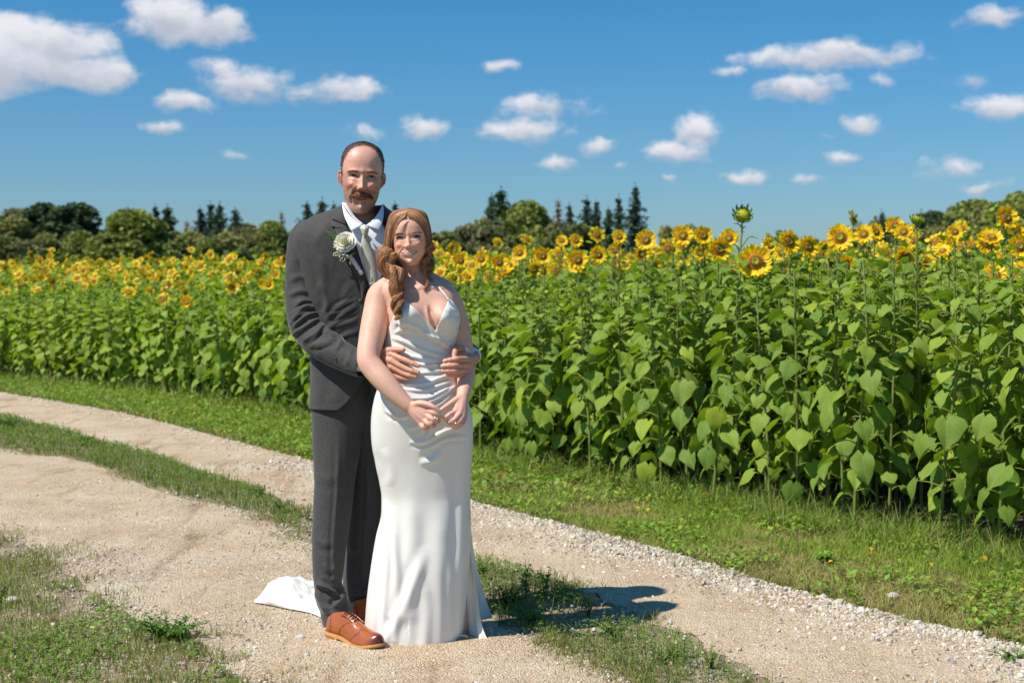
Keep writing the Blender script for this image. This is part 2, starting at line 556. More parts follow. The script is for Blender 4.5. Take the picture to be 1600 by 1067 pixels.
# ------------------------------------------------------------ loose stones
PH = (1 + 5 ** .5) / 2
_ico = np.array([(-1, PH, 0), (1, PH, 0), (-1, -PH, 0), (1, -PH, 0), (0, -1, PH), (0, 1, PH), (0, -1, -PH), (0, 1, -PH), (PH, 0, -1), (PH, 0, 1), (-PH, 0, -1), (-PH, 0, 1)], float)
_ico /= np.linalg.norm(_ico[0])
_icf = np.array([(0, 11, 5), (0, 5, 1), (0, 1, 7), (0, 7, 10), (0, 10, 11), (1, 5, 9), (5, 11, 4), (11, 10, 2), (10, 7, 6), (7, 1, 8), (3, 9, 4), (3, 4, 2), (3, 2, 6), (3, 6, 8), (3, 8, 9), (4, 9, 5), (2, 4, 11), (6, 2, 10), (8, 6, 7), (9, 8, 1)])
_oct = np.array([(1, 0, 0), (0, 1, 0), (-1, 0, 0), (0, -1, 0), (0, 0, 1), (0, 0, -1)], float)
_ocf = np.array([(0, 1, 4), (1, 2, 4), (2, 3, 4), (3, 0, 4)])


def rand_rot(n):
    q = rng.normal(size=(n, 4)); q /= np.linalg.norm(q, axis=1)[:, None]
    w, x, y, z = q.T
    return np.stack([1 - 2 * (y * y + z * z), 2 * (x * y - z * w), 2 * (x * z + y * w), 2 * (x * y + z * w), 1 - 2 * (x * x + z * z), 2 * (y * z - x * w),
                     2 * (x * z - y * w), 2 * (y * z + x * w), 1 - 2 * (x * x + y * y)], 1).reshape(n, 3, 3)


def stones(P, size, base, faces, full=True):
    n = len(P)
    r = rng.uniform(.72, 1.25, (n, len(base), 1))
    sc = np.stack([rng.uniform(.8, 1.3, n), rng.uniform(.7, 1.1, n), rng.uniform(.5, .85, n)], 1) * size[:, None]
    V = base[None] * r * sc[:, None]
    if full: V = np.einsum('nij,nvj->nvi', rand_rot(n), V)
    else:
        a = rng.uniform(0, 6.28, n); c, s = np.cos(a), np.sin(a)
        V = np.stack([V[..., 0] * c[:, None] - V[..., 1] * s[:, None], V[..., 0] * s[:, None] + V[..., 1] * c[:, None], V[..., 2]], -1)
    V[..., :2] += P[:, None, :]
    V[..., 2] += (.008 + size * .25)[:, None]
    Fc = faces[None] + (np.arange(n) * len(base))[:, None, None]
    val = rng.normal(1.0, .16, n).clip(.45, 1.4)
    hue = rng.uniform(0, 1, n)
    c = np.array([.52, .42, .31])[None] * (1 - hue[:, None]) + np.array([.58, .53, .46])[None] * hue[:, None]
    dark = rng.uniform(size=n) < .06
    c[dark] = c[dark] * .5
    c = c * val[:, None]
    return V.reshape(-1, 3), Fc.reshape(-1, 3), np.repeat(c, len(base), 0)


m, t, b = pbsdf('limestone', rough=.85, spec=.25)
t.links.new(mixc(t, .4, attr_col(t), ramp(t, noise(t, 300, 3, .7), [(.3, (.6, .6, .6)), (.7, (1.2, 1.2, 1.2))]), 'MULTIPLY'), b.inputs['Base Color'])
M_stone = m
P1 = poly_between(T1U, T1L); P2 = poly_between(T2U, T2L)
g = Geo()
def putstones(P, lo, hi, ico=True):
    if not len(P): return
    s = np.exp(rng.normal(0, .32, len(P))) * (lo + hi) / 2; s = s.clip(lo * .6, hi * 1.5)
    V, Fc, c = stones(P, s, _ico if ico else _oct, _icf if ico else _ocf, ico)
    g.add(V, Fc, col=c)
# pale crushed berm along the far edge of the back track
A = scatter(P1, 7000, 10.5)
d = dist_line(A, T1U); A = A[rng.uniform(size=len(A)) < np.exp(-(d / .30) ** 2) * .9 + .03]
putstones(A, .0035, .0095)
A = scatter(P1, 420, 9); d = dist_line(A, T1U); A = A[d < .12 + .25 * rng.uniform(size=len(A))]
putstones(A, .006, .014)
A = scatter(P1, 350, 22, 10); d = dist_line(A, T1U); A = A[rng.uniform(size=len(A)) < np.exp(-(d / .3) ** 2) * .6 + .03]
putstones(A, .008, .016, False)
# front track: grit everywhere, coarser at its edges and towards the lens
A = scatter(P2, 4200, 7.0); putstones(A, .002, .0048, False)
A = scatter(P2, 900, 8.5); putstones(A, .0035, .0065)
A = scatter(P2, 420, 9.5); d = np.minimum(dist_line(A, T2L), dist_line(A, T2U)); A = A[rng.uniform(size=len(A)) < .25 + np.exp(-(d / .3) ** 2)]
putstones(A, .003, .007)
A = scatter(P1, 1300, 8); putstones(A, .002, .004, False)
# stones among the foreground grass and in the centre strip
PL = np.vstack([T2L, [[T2L[-1][0] - 1, 2.5], [-8, 2.5], [-14, 12]]])
A = scatter(PL, 1500, 8); d = dist_line(A, T2L); A = A[rng.uniform(size=len(A)) < .18 + .6 * np.exp(-(d / .3) ** 2)]
putstones(A, .0025, .007)
PC = poly_between(T1L, T2U)
A = scatter(PC, 500, 9); putstones(A, .003, .008)
go = g.obj('gravel', M_stone, smooth=False); tag(go, 'loose crushed limestone gravel lying over the tracks and their edges', 'gravel', kind='stuff')
# a few bigger stones one can single out
ms = []
for k in range(4):
    V, Fs = ellipsoid((0, 0, 0), (1, .8, .55), 12, 8)
    V = V * (1 + .22 * vnoise(V + k * 7, 1.6, k, 2))[:, None]
    ms.append(mkmesh('stone', V, Fs, M_stone, False, col=np.broadcast_to([.5, .47, .41], V.shape)))
for k, (px, py, s, lab) in enumerate([(1395, 935, .030, 'pale grey stone half sunk in the grass at the gravel edge on the right'),
                                      (480, 1045 - 17, .013, 'small dark stone on the gravel left of the brown shoe'),
                                      (470, 1000, .020, 'flat ochre stone on the gravel behind the brown shoe'),
                                      (1145, 873, .022, 'rounded tan stone on the grassy edge of the far track'),
                                      (310, 778, .022, 'small tan stone at the edge of the grass strip on the left'),
                                      (20, 1032 - 90, .03, 'grey stone in the foreground grass at the left edge')]):
    p = G(px, py); o = link('stone', ms[k % 4]); o.location = (p[0], p[1], .012); o.scale = (s, s, s); o.rotation_euler = (0, 0, k * 1.3)
    tag(o, lab, 'stone', 'larger loose stones')
# ------------------------------------------------------------ grass and weeds
def blades(P, h, w, lean=.5, c0=(.10, .17, .03), c1=(.22, .26, .06), dry=.12, z0=0.0):
    """curved grass blades, 3 segments -> 2 quads + tip"""
    n = len(P); h = np.broadcast_to(h, n) * rng.uniform(.5, 1.25, n); w = np.broadcast_to(w, n) * rng.uniform(.7, 1.3, n)
    a = rng.uniform(0, 2 * np.pi, n); ln = rng.uniform(.1, 1.0, n) * lean
    dx, dy = np.cos(a), np.sin(a); px_, py_ = -dy, dx
    tw = rng.uniform(-1, 1, n)
    wx = np.cos(a + 1.57 + tw); wy = np.sin(a + 1.57 + tw)
    V = np.zeros((n, 5, 3))
    for i, (tt, wd) in enumerate(((0, 1), (0, 1), (.55, .75), (.55, .75), (1, 0))):
        off = ln * h * tt ** 1.8 * 1.1; zz = h * tt * (1 - .35 * ln * tt)
        sgn = -1 if i in (0, 2) else 1
        if i == 4: sgn = 0
        V[:, i, 0] = P[:, 0] + dx * off + wx * w * wd * sgn * .5
        V[:, i, 1] = P[:, 1] + dy * off + wy * w * wd * sgn * .5
        V[:, i, 2] = z0 + zz
    b = np.arange(n)[:, None] * 5
    Q = b + np.array([[0, 1, 3, 2]]); T = b + np.array([[2, 3, 4]])
    u = rng.uniform(size=n)[:, None]
    c = np.array(c0) * (1 - u) + np.array(c1) * u
    dr = rng.uniform(size=n) < dry
    c[dr] = np.array([.36, .28, .12]) * rng.uniform(.6, 1.2, (dr.sum(), 1))
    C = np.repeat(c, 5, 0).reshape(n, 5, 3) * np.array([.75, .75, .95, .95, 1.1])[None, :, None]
    return V.reshape(-1, 3), [Q, T], C.reshape(-1, 3)


def leaflets(P, size, nrm_up=.5, col=(.09, .17, .03), aspect=.45, var=.35):
    """small folded leaves (two triangles-and-quads) at 3D points with random heading"""
    n = len(P); a = rng.uniform(0, 2 * np.pi, n); el = rng.uniform(-.5, .9, n)
    d = np.stack([np.cos(a) * np.cos(el), np.sin(a) * np.cos(el), np.sin(el)], 1)
    s = np.cross(d, np.array([0, 0, 1.])); s /= np.linalg.norm(s, axis=1)[:, None] + 1e-9
    up = np.cross(s, d)
    sz = np.broadcast_to(size, n) * rng.uniform(.55, 1.3, n)
    sz = sz[:, None]
    V = np.stack([P, P + d * sz * .45 + s * sz * aspect * .5 + up * sz * .1, P + d * sz * .5, P + d * sz * .45 - s * sz * aspect * .5 + up * sz * .1, P + d * sz - up * sz * .15], 1)
    b = np.arange(n)[:, None] * 5
    Q = np.concatenate([b + np.array([[0, 1, 4, 2]]), b + np.array([[0, 2, 4, 3]])])
    v = rng.uniform(1 - var, 1 + var, n)[:, None]
    c = np.array(col) * v; c[:, 0] *= rng.uniform(.8, 1.5, n)
    return V.reshape(-1, 3), [Q], np.repeat(c, 5, 0)


M_grass, t, b = translucent_mat('grass_blades', lambda t: attr_col(t), rough=.55, trans=.3, spec=.25)
PV = poly_between(FE + np.array([.25, .35]), T1U)       # verge between the field and the back track
g = Geo()
def put(P, h, w, **k):
    V, Fs, c = blades(P, h, w, **k); g.add(V, Fs, col=c)
def putl(P3, s, **k):
    V, Fs, c = leaflets(P3, s, **k); g.add(V, Fs, col=c)
def h3(P, hmax): return np.c_[P, rng.uniform(.003, 1, len(P)) ** 1.3 * hmax]
def patch(P, sc, seed): return vnoise(np.c_[P, np.zeros(len(P))], sc, seed, 3)
for (y0, y1, dens, w) in ((4.5, 8.5, 8000, .0032), (8.5, 13, 3800, .0055), (13, 30, 1500, .011)):
    A = scatter(PV, dens, y1, y0)
    df = dist_line(A, FE); dt = dist_line(A, T1U)
    fr = df / (df + dt + 1e-6)                           # 0 at the field, 1 at the track
    pt = patch(A, 1.6, 31)
    keep = rng.uniform(size=len(A)) < np.clip(dt / .10 + .2 + pt * .5, 0.12, 1)
    A, fr, pt = A[keep], fr[keep], pt[keep]
    dr = (pt + fr * .55) > .44
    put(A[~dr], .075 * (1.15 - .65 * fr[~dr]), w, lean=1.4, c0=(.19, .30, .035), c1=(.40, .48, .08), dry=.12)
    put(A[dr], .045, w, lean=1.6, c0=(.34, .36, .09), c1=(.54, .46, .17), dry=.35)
    # taller grass at the foot of the sunflowers
    B = scatter(PV, dens * .16, y1, y0); B = B[dist_line(B, FE) < .30]
    put(B, .20, w * 1.3, lean=1.2, c0=(.12, .20, .03), c1=(.26, .33, .06), dry=.12)
# broad weed leaves in the verge
A = scatter(PV, 1900, 9, 4.5); A = A[patch(A, 2.5, 77) > -.10]; putl(h3(A, .06), .034, col=(.19, .33, .045), aspect=.62)
A = scatter(PV, 700, 20, 9); putl(h3(A, .07), .05, col=(.18, .31, .045), aspect=.6)
A = scatter(PV, 25, 16, 4.5); A = A[patch(A, 2, 5) > .1]; putl(h3(A, .12), .03, col=(.55, .42, .03), aspect=.8)
vo_ = g.obj('verge_grass', M_grass, smooth=True); tag(vo_, 'sunlit verge of short grass and weeds between the far track and the sunflowers', 'grass', kind='stuff')

# ragged edge tufts crossing onto the tracks
g = Geo()
for Lx, w_, yM in ((T1U, .16, 13), (T1L, .10, 13), (T2U, .12, 13), (T2L, .22, 10)):
    n = 9000 if yM > 11 else 7000
    k = rng.integers(1, len(Lx) - 2, n); u = rng.uniform(size=n)[:, None]
    A = Lx[k] * (1 - u) + Lx[k + 1] * u + rng.normal(0, w_, (n, 2)) * .6
    A = A[(A[:, 1] > 3.6) & (A[:, 1] < yM) & (np.abs(A[:, 0]) < .4 * A[:, 1] + .3)]
    A = A[patch(A, 3.0, 8) > .12]
    put(A, .04, .0035, lean=1.2, c0=(.18, .23, .05), c1=(.38, .36, .12), dry=.35)
eo = g.obj('edge_grass', M_grass); tag(eo, 'thin dry tufts creeping over the gravel edges', 'grass', kind='stuff')

# centre strip: leafy knotweed-like growth
g = Geo()
for (y0, y1, dens, s) in ((3.6, 7, 7000, .016), (7, 11, 3800, .022), (11, 26, 1500, .036)):
    A = scatter(PC, dens, y1, y0)
    e = np.minimum(dist_line(A, T1L), dist_line(A, T2U))
    pt = patch(A, 1.8, 3)
    px = to_pix(np.c_[A, np.zeros(len(A))])
    # bare gravel where the couple stand and thinner towards the right corner
    bare = ((px[:, 0] > 470) & (px[:, 0] < 745) & (rng.uniform(size=len(A)) < .93)) | ((px[:, 0] > 745) & (pt + .35 * patch(A, 9, 12) < -.12) & (rng.uniform(size=len(A)) < .9)) | ((px[:, 0] > 1080) & (rng.uniform(size=len(A)) < .6))
    k = (rng.uniform(size=len(A)) < np.clip(e / .07 + pt * .9 + .4 * patch(A, 8, 41) + .05, .02, 1)) & ~bare
    A, e, pt = A[k], e[k], pt[k]
    hm = np.clip(.03 + e * .42, 0, .15) * (.75 + .6 * pt)
    z = rng.uniform(.02, 1, len(A)) ** .9 * hm
    putl(np.c_[A, z], s, col=(.15, .25, .045), aspect=.38)
    B = A[rng.uniform(size=len(A)) < .4]
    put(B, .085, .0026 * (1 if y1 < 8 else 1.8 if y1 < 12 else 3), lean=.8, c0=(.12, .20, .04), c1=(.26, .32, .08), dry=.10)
so_ = g.obj('centre_strip_weeds', M_grass); tag(so_, 'low leafy weeds growing in the strip between the two wheel tracks', 'weeds', kind='stuff')

# foreground left: grass, clover and bare gravel
g = Geo()
A = scatter(PL, 5200, 9, 3.4); d = dist_line(A, T2L); pt = patch(A, 2.6, 55)
k = rng.uniform(size=len(A)) < np.clip(d / .35 * .6 + pt * 1.4 + .5 * patch(A, 9, 61) + .15, .03, 1)
A, pt = A[k], pt[k]; dr = pt < -.05
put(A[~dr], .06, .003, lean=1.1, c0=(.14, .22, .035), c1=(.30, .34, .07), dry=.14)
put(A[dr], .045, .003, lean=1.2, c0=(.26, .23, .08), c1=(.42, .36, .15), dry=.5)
A = scatter(PL, 4200, 9, 3.4); d = dist_line(A, T2L); A = A[(patch(A, 3.1, 19) > -.08) & (d > .03)]
putl(h3(A, .045), .022, col=(.15, .28, .04), aspect=.6)
A = scatter(PL, 1100, 20, 9); put(A, .08, .008, lean=.9, dry=.15)
fo = g.obj('foreground_grass', M_grass); tag(fo, 'patchy grass and clover over stones in the left foreground', 'grass', kind='stuff')

# single weeds one can point at
M_weed = M_grass
def weed(px, py, hgt, spread, n_st, label, leaf=.02, nl=26, col=(.09, .19, .03), seed=0, flower=None):
    col = tuple(1.5 * c for c in col)
    r = np.random.default_rng(seed); p = G(px, py)
    root = empty('weed', (p[0], p[1], 0)); tag(root, label, 'weed', 'single weeds in and beside the tracks')
    gs = Geo(); gl = Geo(); gf = Geo()
    for i in range(n_st):
        a = r.uniform(0, 6.28); sp_ = spread * r.uniform(.3, 1); hh = hgt * r.uniform(.55, 1)
        q = spline([(0, 0, 0), (math.cos(a) * sp_ * .35, math.sin(a) * sp_ * .35, hh * .5), (math.cos(a) * sp_, math.sin(a) * sp_, hh)], 10)
        V, Fs = tube(q, np.linspace(.0022, .0008, 10), 4); gs.add(V, Fs, col=(.13, .17, .05))
        idx = r.uniform(.12, 1, nl); P3 = np.stack([np.interp(idx * 9, np.arange(10), q[:, j]) for j in range(3)], 1)
        V, Fs, c = leaflets(P3, leaf * (1.25 - .6 * idx), col=col, aspect=.5); gl.add(V, Fs, col=c)
        if flower:
            V, Fs = ellipsoid(q[-1], (.004,) * 3, 6, 4); gf.add(V, Fs, col=flower)
    gs.obj('stem', M_weed, root); o = gl.obj('foliage', M_weed, root); o['kind'] = 'stuff'
    if flower: gf.obj('flower_head', M_weed, root)['kind'] = 'stuff'
    return root
weed(755, 905, .13, .06, 6, 'upright leafy weed just right of the white skirt', .026, 22, seed=1)
weed(822, 930, .17, .05, 3, 'tallest weed in the centre strip with dark pointed leaves', .034, 12, seed=2)
weed(850, 935, .16, .07, 3, 'branching weed with pale tips right of the tallest weed', .03, 12, (.11, .21, .05), seed=3)
weed(790, 950, .09, .13, 14, 'dense bushy weed in the shade beside the train', .022, 40, (.06, .13, .025), seed=4)
weed(830, 975, .08, .14, 14, 'bushy weed spreading over the gravel in front of the dark patch', .02, 38, seed=5)
weed(960, 1000, .09, .12, 14, 'feathery weed lit by the sun right of the shadow', .018, 36, (.12, .19, .05), seed=6)
weed(1110, 1045, .09, .05, 6, 'small upright feathery weed at the end of the strip', .015, 26, (.12, .18, .05), seed=7)
weed(920, 965, .11, .07, 7, 'sparse weed with yellow buds on the edge of the shadow', .014, 12, (.10, .15, .04), seed=8, flower=(.6, .5, .06))
weed(1040, 1035, .08, .14, 14, 'low feathery weed in the lower centre of the strip', .018, 34, (.12, .2, .05), seed=9)
weed(480, 815, .12, .07, 7, 'spindly weed in front of the trousers in the strip', .016, 24, (.11, .18, .05), seed=10)
weed(440, 800, .09, .10, 12, 'dark bushy weed left of the grey trousers', .02, 34, (.07, .15, .03), seed=11)
weed(405, 778, .08, .10, 14, 'dark red tipped weed along the upper strip edge', .022, 34, (.08, .12, .03), seed=12)
weed(265, 1000, .09, .17, 26, 'dark green clump of weed on the gravel in the left foreground', .026, 40, (.06, .15, .022), seed=13)
weed(130, 697, .10, .12, 14, 'broad leafy weed in the strip near the left edge', .04, 24, (.07, .16, .03), seed=14)
weed(15, 672, .13, .16, 16, 'tall dark weed at the left end of the strip', .04, 26, (.06, .14, .03), seed=15)
weed(1585, 1030, .04, .12, 12, 'flat weed on the gravel at the right edge', .018, 26, (.08, .17, .03), seed=16)
weed(1290, 880, .07, .12, 12, 'round leafed weed on the verge below the sunflowers', .034, 22, (.12, .25, .04), seed=17)

# ------------------------------------------------------------ sunflowers
def leaf_mesh(seed, nu=7, nv=7, full=True):
    """heart shaped leaf along +Y from its petiole joint at the origin, length 1"""
    r = np.random.default_rng(seed)
    vs = np.linspace(0, 1, nv); us = np.linspace(-1, 1, nu)
    droop = r.uniform(.25, .8); fold = r.uniform(.05, .35); wav = r.uniform(.02, .06); ph = r.uniform(0, 6); tw = r.uniform(-.3, .3); asp = r.uniform(.36, .52); asym = r.uniform(-.22, .22); bend = r.uniform(-.25, .25)
    V = []; UV = []
    for v in vs:
        hw = asp * (math.sin(math.pi * min(1, v ** .62 * 1.0)) ** .75 if 0 < v < 1 else 0) * (1.12 - .35 * v)
        if v == 0: hw = .13
        if v == 1: hw = .004
        for u in us:
            jag = 1 + .05 * math.sin(v * 19 + ph) * (abs(u) > .9)
            x = u * hw * jag * (1 + asym * u)
            lob = -.17 * (abs(u) ** 1.3) * max(0, 1 - v * 3.2)          # lobes of the heart behind the joint
            y = v + lob
            z = abs(x) * fold * 1.6 - droop * .55 * v * v + wav * math.sin(v * 9 + ph + u * 2) * abs(u) - .5 * x * x / asp * .6
            x2 = x * math.cos(tw * v) - z * math.sin(tw * v) * .3
            x2 += bend * v * v * .6
            V.append((x2, y, z)); UV.append((u * hw / asp * .5 + .5, v))
    return np.array(V), [grid_faces(nu, nv)], np.array(UV)


def leafcol(t):
    uvn = t.nodes.new('ShaderNodeUVMap'); sx = t.nodes.new('ShaderNodeSeparateXYZ'); t.links.new(uvn.outputs[0], sx.inputs[0])
    def mm(op, a, b=0.0):
        n = t.nodes.new('ShaderNodeMath'); n.operation = op
        for i, v in enumerate((a, b)):
            if isinstance(v, (int, float)): n.inputs[i].default_value = v
            else: t.links.new(v, n.inputs[i])
        return n.outputs[0]
    au = mm('ABSOLUTE', mm('SUBTRACT', sx.outputs[0], .5))
    ph = mm('MULTIPLY', mm('SUBTRACT', sx.outputs[1], mm('MULTIPLY', au, 1.1)), 5.5)
    tri = mm('ABSOLUTE', mm('SUBTRACT', mm('FRACT', ph), .5))
    side = mm('LESS_THAN', tri, .045); mid = mm('LESS_THAN', au, .013)
    vein = mm('MAXIMUM', mm('MULTIPLY', side, .55), mid)
    t.nodes.new('ShaderNodeBump').name = 'VB'
    oi = t.nodes.new('ShaderNodeObjectInfo')
    base = mixc(t, noise(t, 3.0, 3, .6, uvn.outputs[0]), (.165, .265, .034), (.245, .360, .054))
    base = mixc(t, 1.0, base, attr_col(t), 'MULTIPLY')
    rv = ramp(t, oi.outputs['Random'], [(0, (.72, .80, .8)), (.5, (1.05, 1, 1)), (.9, (1.25, 1.15, 1.0)), (1, (1.65, 1.35, .8))])
    base = mixc(t, 1.0, base, rv, 'MULTIPLY')
    col = mixc(t, mm('MULTIPLY', vein, .6), base, (.34, .42, .13))
    vb = t.nodes['VB']; vb.inputs['Strength'].default_value = .35; vb.inputs['Distance'].default_value = .02; vb.invert = True
    t.links.new(vein, vb.inputs['Height'])
    t.links.new(vb.outputs[0], t.nodes['Principled BSDF'].inputs['Normal'])
    return col


M_leaf, t, b = translucent_mat('sunflower_leaf', leafcol, rough=.60, trans=.34, spec=.22, tcol=(1.3, 1.4, .35))
M_stem, t, b = pbsdf('sunflower_stem', (.17, .25, .07), .6, .3)
t.links.new(mixc(t, 1.0, ramp(t, noise(t, 6, 3), [(.3, (.12, .17, .035)), (.7, (.22, .26, .065))]), attr_col(t), 'MULTIPLY'), b.inputs['Base Color'])
M_petal, t, b = translucent_mat('petal', lambda t: attr_col(t), rough=.5, trans=.35, tcol=(1.1, .95, .4), spec=.3)
M_disc, t, b = pbsdf('seed_disc', rough=.9, spec=.15)
t.links.new(attr_col(t), b.inputs['Base Color']); add_bump(t, b, noise(t, 260, 2), .8, .004)

LEAF = [leaf_mesh(k) for k in range(10)]
LEAF_LO = [leaf_mesh(k, 3, 4) for k in range(6)]
LEAF_ME = [mkmesh('leaf', V, Fs, M_leaf, True, UV, np.ones_like(V)) for V, Fs, UV in LEAF]


def petal_geo(r, length=.055, w=.017):
    """one ray floret along +X, slightly cupped, pointed"""
    V = []; C = []
    cu = r.uniform(-.25, .35); tw = r.uniform(-.5, .5)
    for i, tt in enumerate((0, .3, .65, .88, 1)):
        hw = w * (.28, .85, 1, .6, .03)[i] * .5
        for s in (-1, 0, 1):
            z = cu * length * tt * tt * .9 + (-.25 * hw if s == 0 else 0) + s * tw * hw * tt
            V.append((length * tt, s * hw, z))
            C.append(np.array([.95, .66 + .06 * tt, .012]) if tt > .15 else np.array([.85, .40, .008]))
    return np.array(V), grid_faces(3, 5), np.array(C)


def rotz(V, a):
    c, s = math.cos(a), math.sin(a)
    return np.c_[V[:, 0] * c - V[:, 1] * s, V[:, 0] * s + V[:, 1] * c, V[:, 2]]


def head_parts(seed, rad=.075, open_=1.0, hi=True):
    """flower head facing +Z at origin: returns petals list, disc, bracts geometry (V,F,C)"""
    r = np.random.default_rng(seed)
    pets = []
    n1 = 20 if hi else 12
    for ring, (n, l, tilt) in enumerate(((n1, 1.0, .12), (n1, .9, .42))[:2 if hi else 1]):
        for i in range(n):
            V, Fq, C = petal_geo(r, (rad * .58) * l * r.uniform(.8, 1.15), rad * (.26 if hi else .42))
            if not hi: 
                V = V.reshape(5, 3, 3)[[0, 2, 4]][:, [0, 2]].reshape(-1, 3); C = C.reshape(5, 3, 3)[[0, 2, 4]][:, [0, 2]].reshape(-1, 3); Fq = grid_faces(2, 3)
            tl = tilt * open_ + (1 - open_) * 1.25 + r.uniform(-.22, .22) * (1 if ring else .8)
            if r.uniform() < .1: tl -= .7
            V = np.c_[V[:, 0] * math.cos(tl) - V[:, 2] * math.sin(tl), V[:, 1], V[:, 0] * math.sin(tl) + V[:, 2] * math.cos(tl)]
            V[:, 0] += rad * .43
            V = rotz(V, (i + .5 * ring) / n * 6.283 + r.uniform(-.09, .09))
            pets.append((V, Fq, C * r.uniform(.85, 1.1)))
    # disc: dome with brown ring and greenish middle
    nu, nv = (20, 7) if hi else (10, 3)
    V = []; C = []
    for j in range(nv):
        q = j / (nv - 1)
        rr = rad * .46 * (1 - q)
        for i in range(nu):
            a = i / nu * 6.283
            V.append((rr * math.cos(a), rr * math.sin(a), rad * (.03 + .16 * math.sin(q * 2.2)) - (.06 * rad if q > .7 else 0)))
            C.append((.42, .17, .015) if q < .25 else ((.17, .08, .015) if q < .55 else (.30, .30, .03)))
    disc = (np.array(V), grid_faces(nu, nv, True), np.array(C))
    # green bracts and the receptacle behind
    gb = Geo()
    V, Fs = ellipsoid((0, 0, -rad * .10), (rad * .42, rad * .42, rad * .22), 12 if hi else 6, 6 if hi else 3); gb.add(V, Fs, col=(.8, 1.1, .4))
    for i in range(14 if hi else 6):
        V = np.array([(rad * .34, -rad * .10, -rad * .14), (rad * .34, rad * .10, -rad * .14), (rad * .55, rad * .09, -rad * .02), (rad * .55, -rad * .09, -rad * .02), (rad * .80, 0, rad * (.06 + (1 - open_) * .5))])
        V = rotz(V, i / (14 if hi else 6) * 6.283 + .1)
        gb.add(V, [np.array([[0, 1, 2, 3]]), np.array([[3, 2, 4]])], col=(.8, 1.1, .4))
    return pets, disc, gb


def bud_geo(seed, rad=.03, yellow=.3, hi=True):
    r = np.random.default_rng(seed); gb = Geo()
    V, Fs = ellipsoid((0, 0, 0), (rad * .8, rad * .8, rad * .6), 10 if hi else 6, 6 if hi else 3)
    C = np.where(V[:, 2:] > rad * .3, np.array([[2.6, 2.1, .25]]) * yellow + np.array([[.6, .9, .3]]) * (1 - yellow), np.array([[.6, .9, .3]])); gb.add(V, Fs, col=C)
    for ring in range(2 if hi else 1):
        n = 12 if hi else 6
        for i in range(n):
            b0 = .75 - .1 * ring
            V = np.array([(rad * b0, -rad * .2, -rad * .2), (rad * b0, rad * .2, -rad * .2), (rad * (1.15 - .3 * ring), rad * .13, rad * .25), (rad * (1.15 - .3 * ring), -rad * .13, rad * .25), (rad * (1.15 - .65 * ring) * r.uniform(.8, 1.2), 0, rad * (.75 + .3 * ring))])
            V = rotz(V, (i + ring * .5) / n * 6.283)
            gb.add(V, [np.array([[0, 1, 2, 3]]), np.array([[3, 2, 4]])], col=(.85 + 1.0 * yellow * ring, 1.15 + .4 * yellow * ring, .4))
    return gb


def plant_template(seed, n_leaf=17, front=True):
    """unit plant 1.5 m tall: stem path, petioles, leaf matrices, head point and direction"""
    r = np.random.default_rng(100 + seed)
    hgt = 1.5; lx, ly = r.uniform(-.10, .10, 2)
    path = spline([(0, 0, 0), (lx * .3, ly * .3, .5), (lx, ly, 1.0), (lx * 1.1 + r.uniform(-.03, .03), ly - .02, hgt)], 12)
    stem = Geo(); V, Fs = tube(path, np.linspace(.0105, .0055, 12), 6, False); stem.add(V, Fs)
    leaves = []; a = r.uniform(0, 6.28)
    for i in range(n_leaf):
        q = .10 + .885 * ((i + .5) / n_leaf) ** .86
        z = hgt * q
        p = np.array([np.interp(z, path[:, 2], path[:, 0]), np.interp(z, path[:, 2], path[:, 1]), z])
        a += 2.4 + r.uniform(-.35, .35)
        low = 1 - q
        size = (.130 - .050 * max(0, q - .45) / .55) * r.uniform(.72, 1.22) * (.82 if q < .25 else 1)
        if q > .9: size *= .75
        pl = size * r.uniform(.7, 1.15)
        el = r.uniform(.35, .9) if q < .8 else r.uniform(.7, 1.1)
        d = np.array([math.cos(a), math.sin(a), 0.])
        q1 = p + d * pl * .5 + np.array([0, 0, pl * .5 * math.tan(min(el, 1.0)) * .75]); q2 = p + d * pl + np.array([0, 0, pl * .55 * math.sin(el)])
        pp = spline([p, q1, q2], 5)
        V, Fs = tube(pp, np.linspace(.0042, .0026, 5), 4, False); stem.add(V, Fs, col=(1.25, 1.15, .9))
        # the leaf hangs from the end of its petiole: pitch below the horizontal
        pitch = -r.uniform(.35, 1.25) if q < .6 else -r.uniform(-.1, .7)
        if q > .93: pitch = r.uniform(.2, .9)
        roll = r.uniform(-.6, .6)
        M = Matrix.Translation(Vector(q2 - d * .004)) @ Matrix.Rotation(a - math.pi / 2 + r.uniform(-.3, .3), 4, 'Z') @ Matrix.Rotation(pitch, 4, 'X') @ Matrix.Rotation(roll, 4, 'Y') @ Matrix.Scale(size, 4)
        leaves.append((M, int(r.integers(0, 10))))
    return dict(path=path, stem=stem, leaves=leaves, top=path[-1])


TEMPL = [plant_template(k, 42) for k in range(9)]
STEM_ME = [T_['stem'].mesh('stem', M_stem) for T_ in TEMPL]
HEADS = []
for k in range(6):
    pets, disc, gb = head_parts(k, .082, 1.0 if k < 4 else .55)
    gp = Geo()
    for V, Fq, C in pets: gp.add(V, Fq, col=C)
    HEADS.append(dict(pets=pets, petals=gp.mesh('petals', M_petal), disc=mkmesh('seed_disc', *disc[:2], M_disc, col=disc[2]), bracts=gb.mesh('bracts', M_stem), gp=gp, gb=gb, d=disc))
BUDS = [bud_geo(k, .034, .9 if k == 2 else .25 * k) for k in range(3)]
BUD_ME = [b_.mesh('bud', M_stem) for b_ in BUDS]


def face_mat(top, az_, tilt):
    """head orientation: +Z of the head turned towards azimuth az_ (0 = towards the camera) and tilted"""
    return Matrix.Translation(Vector(top)) @ Matrix.Rotation(az_, 4, 'Z') @ Matrix.Rotation(tilt, 4, 'X')


# plant list: (x, y, height, kind, head scale, azimuth, tilt)
fl = []
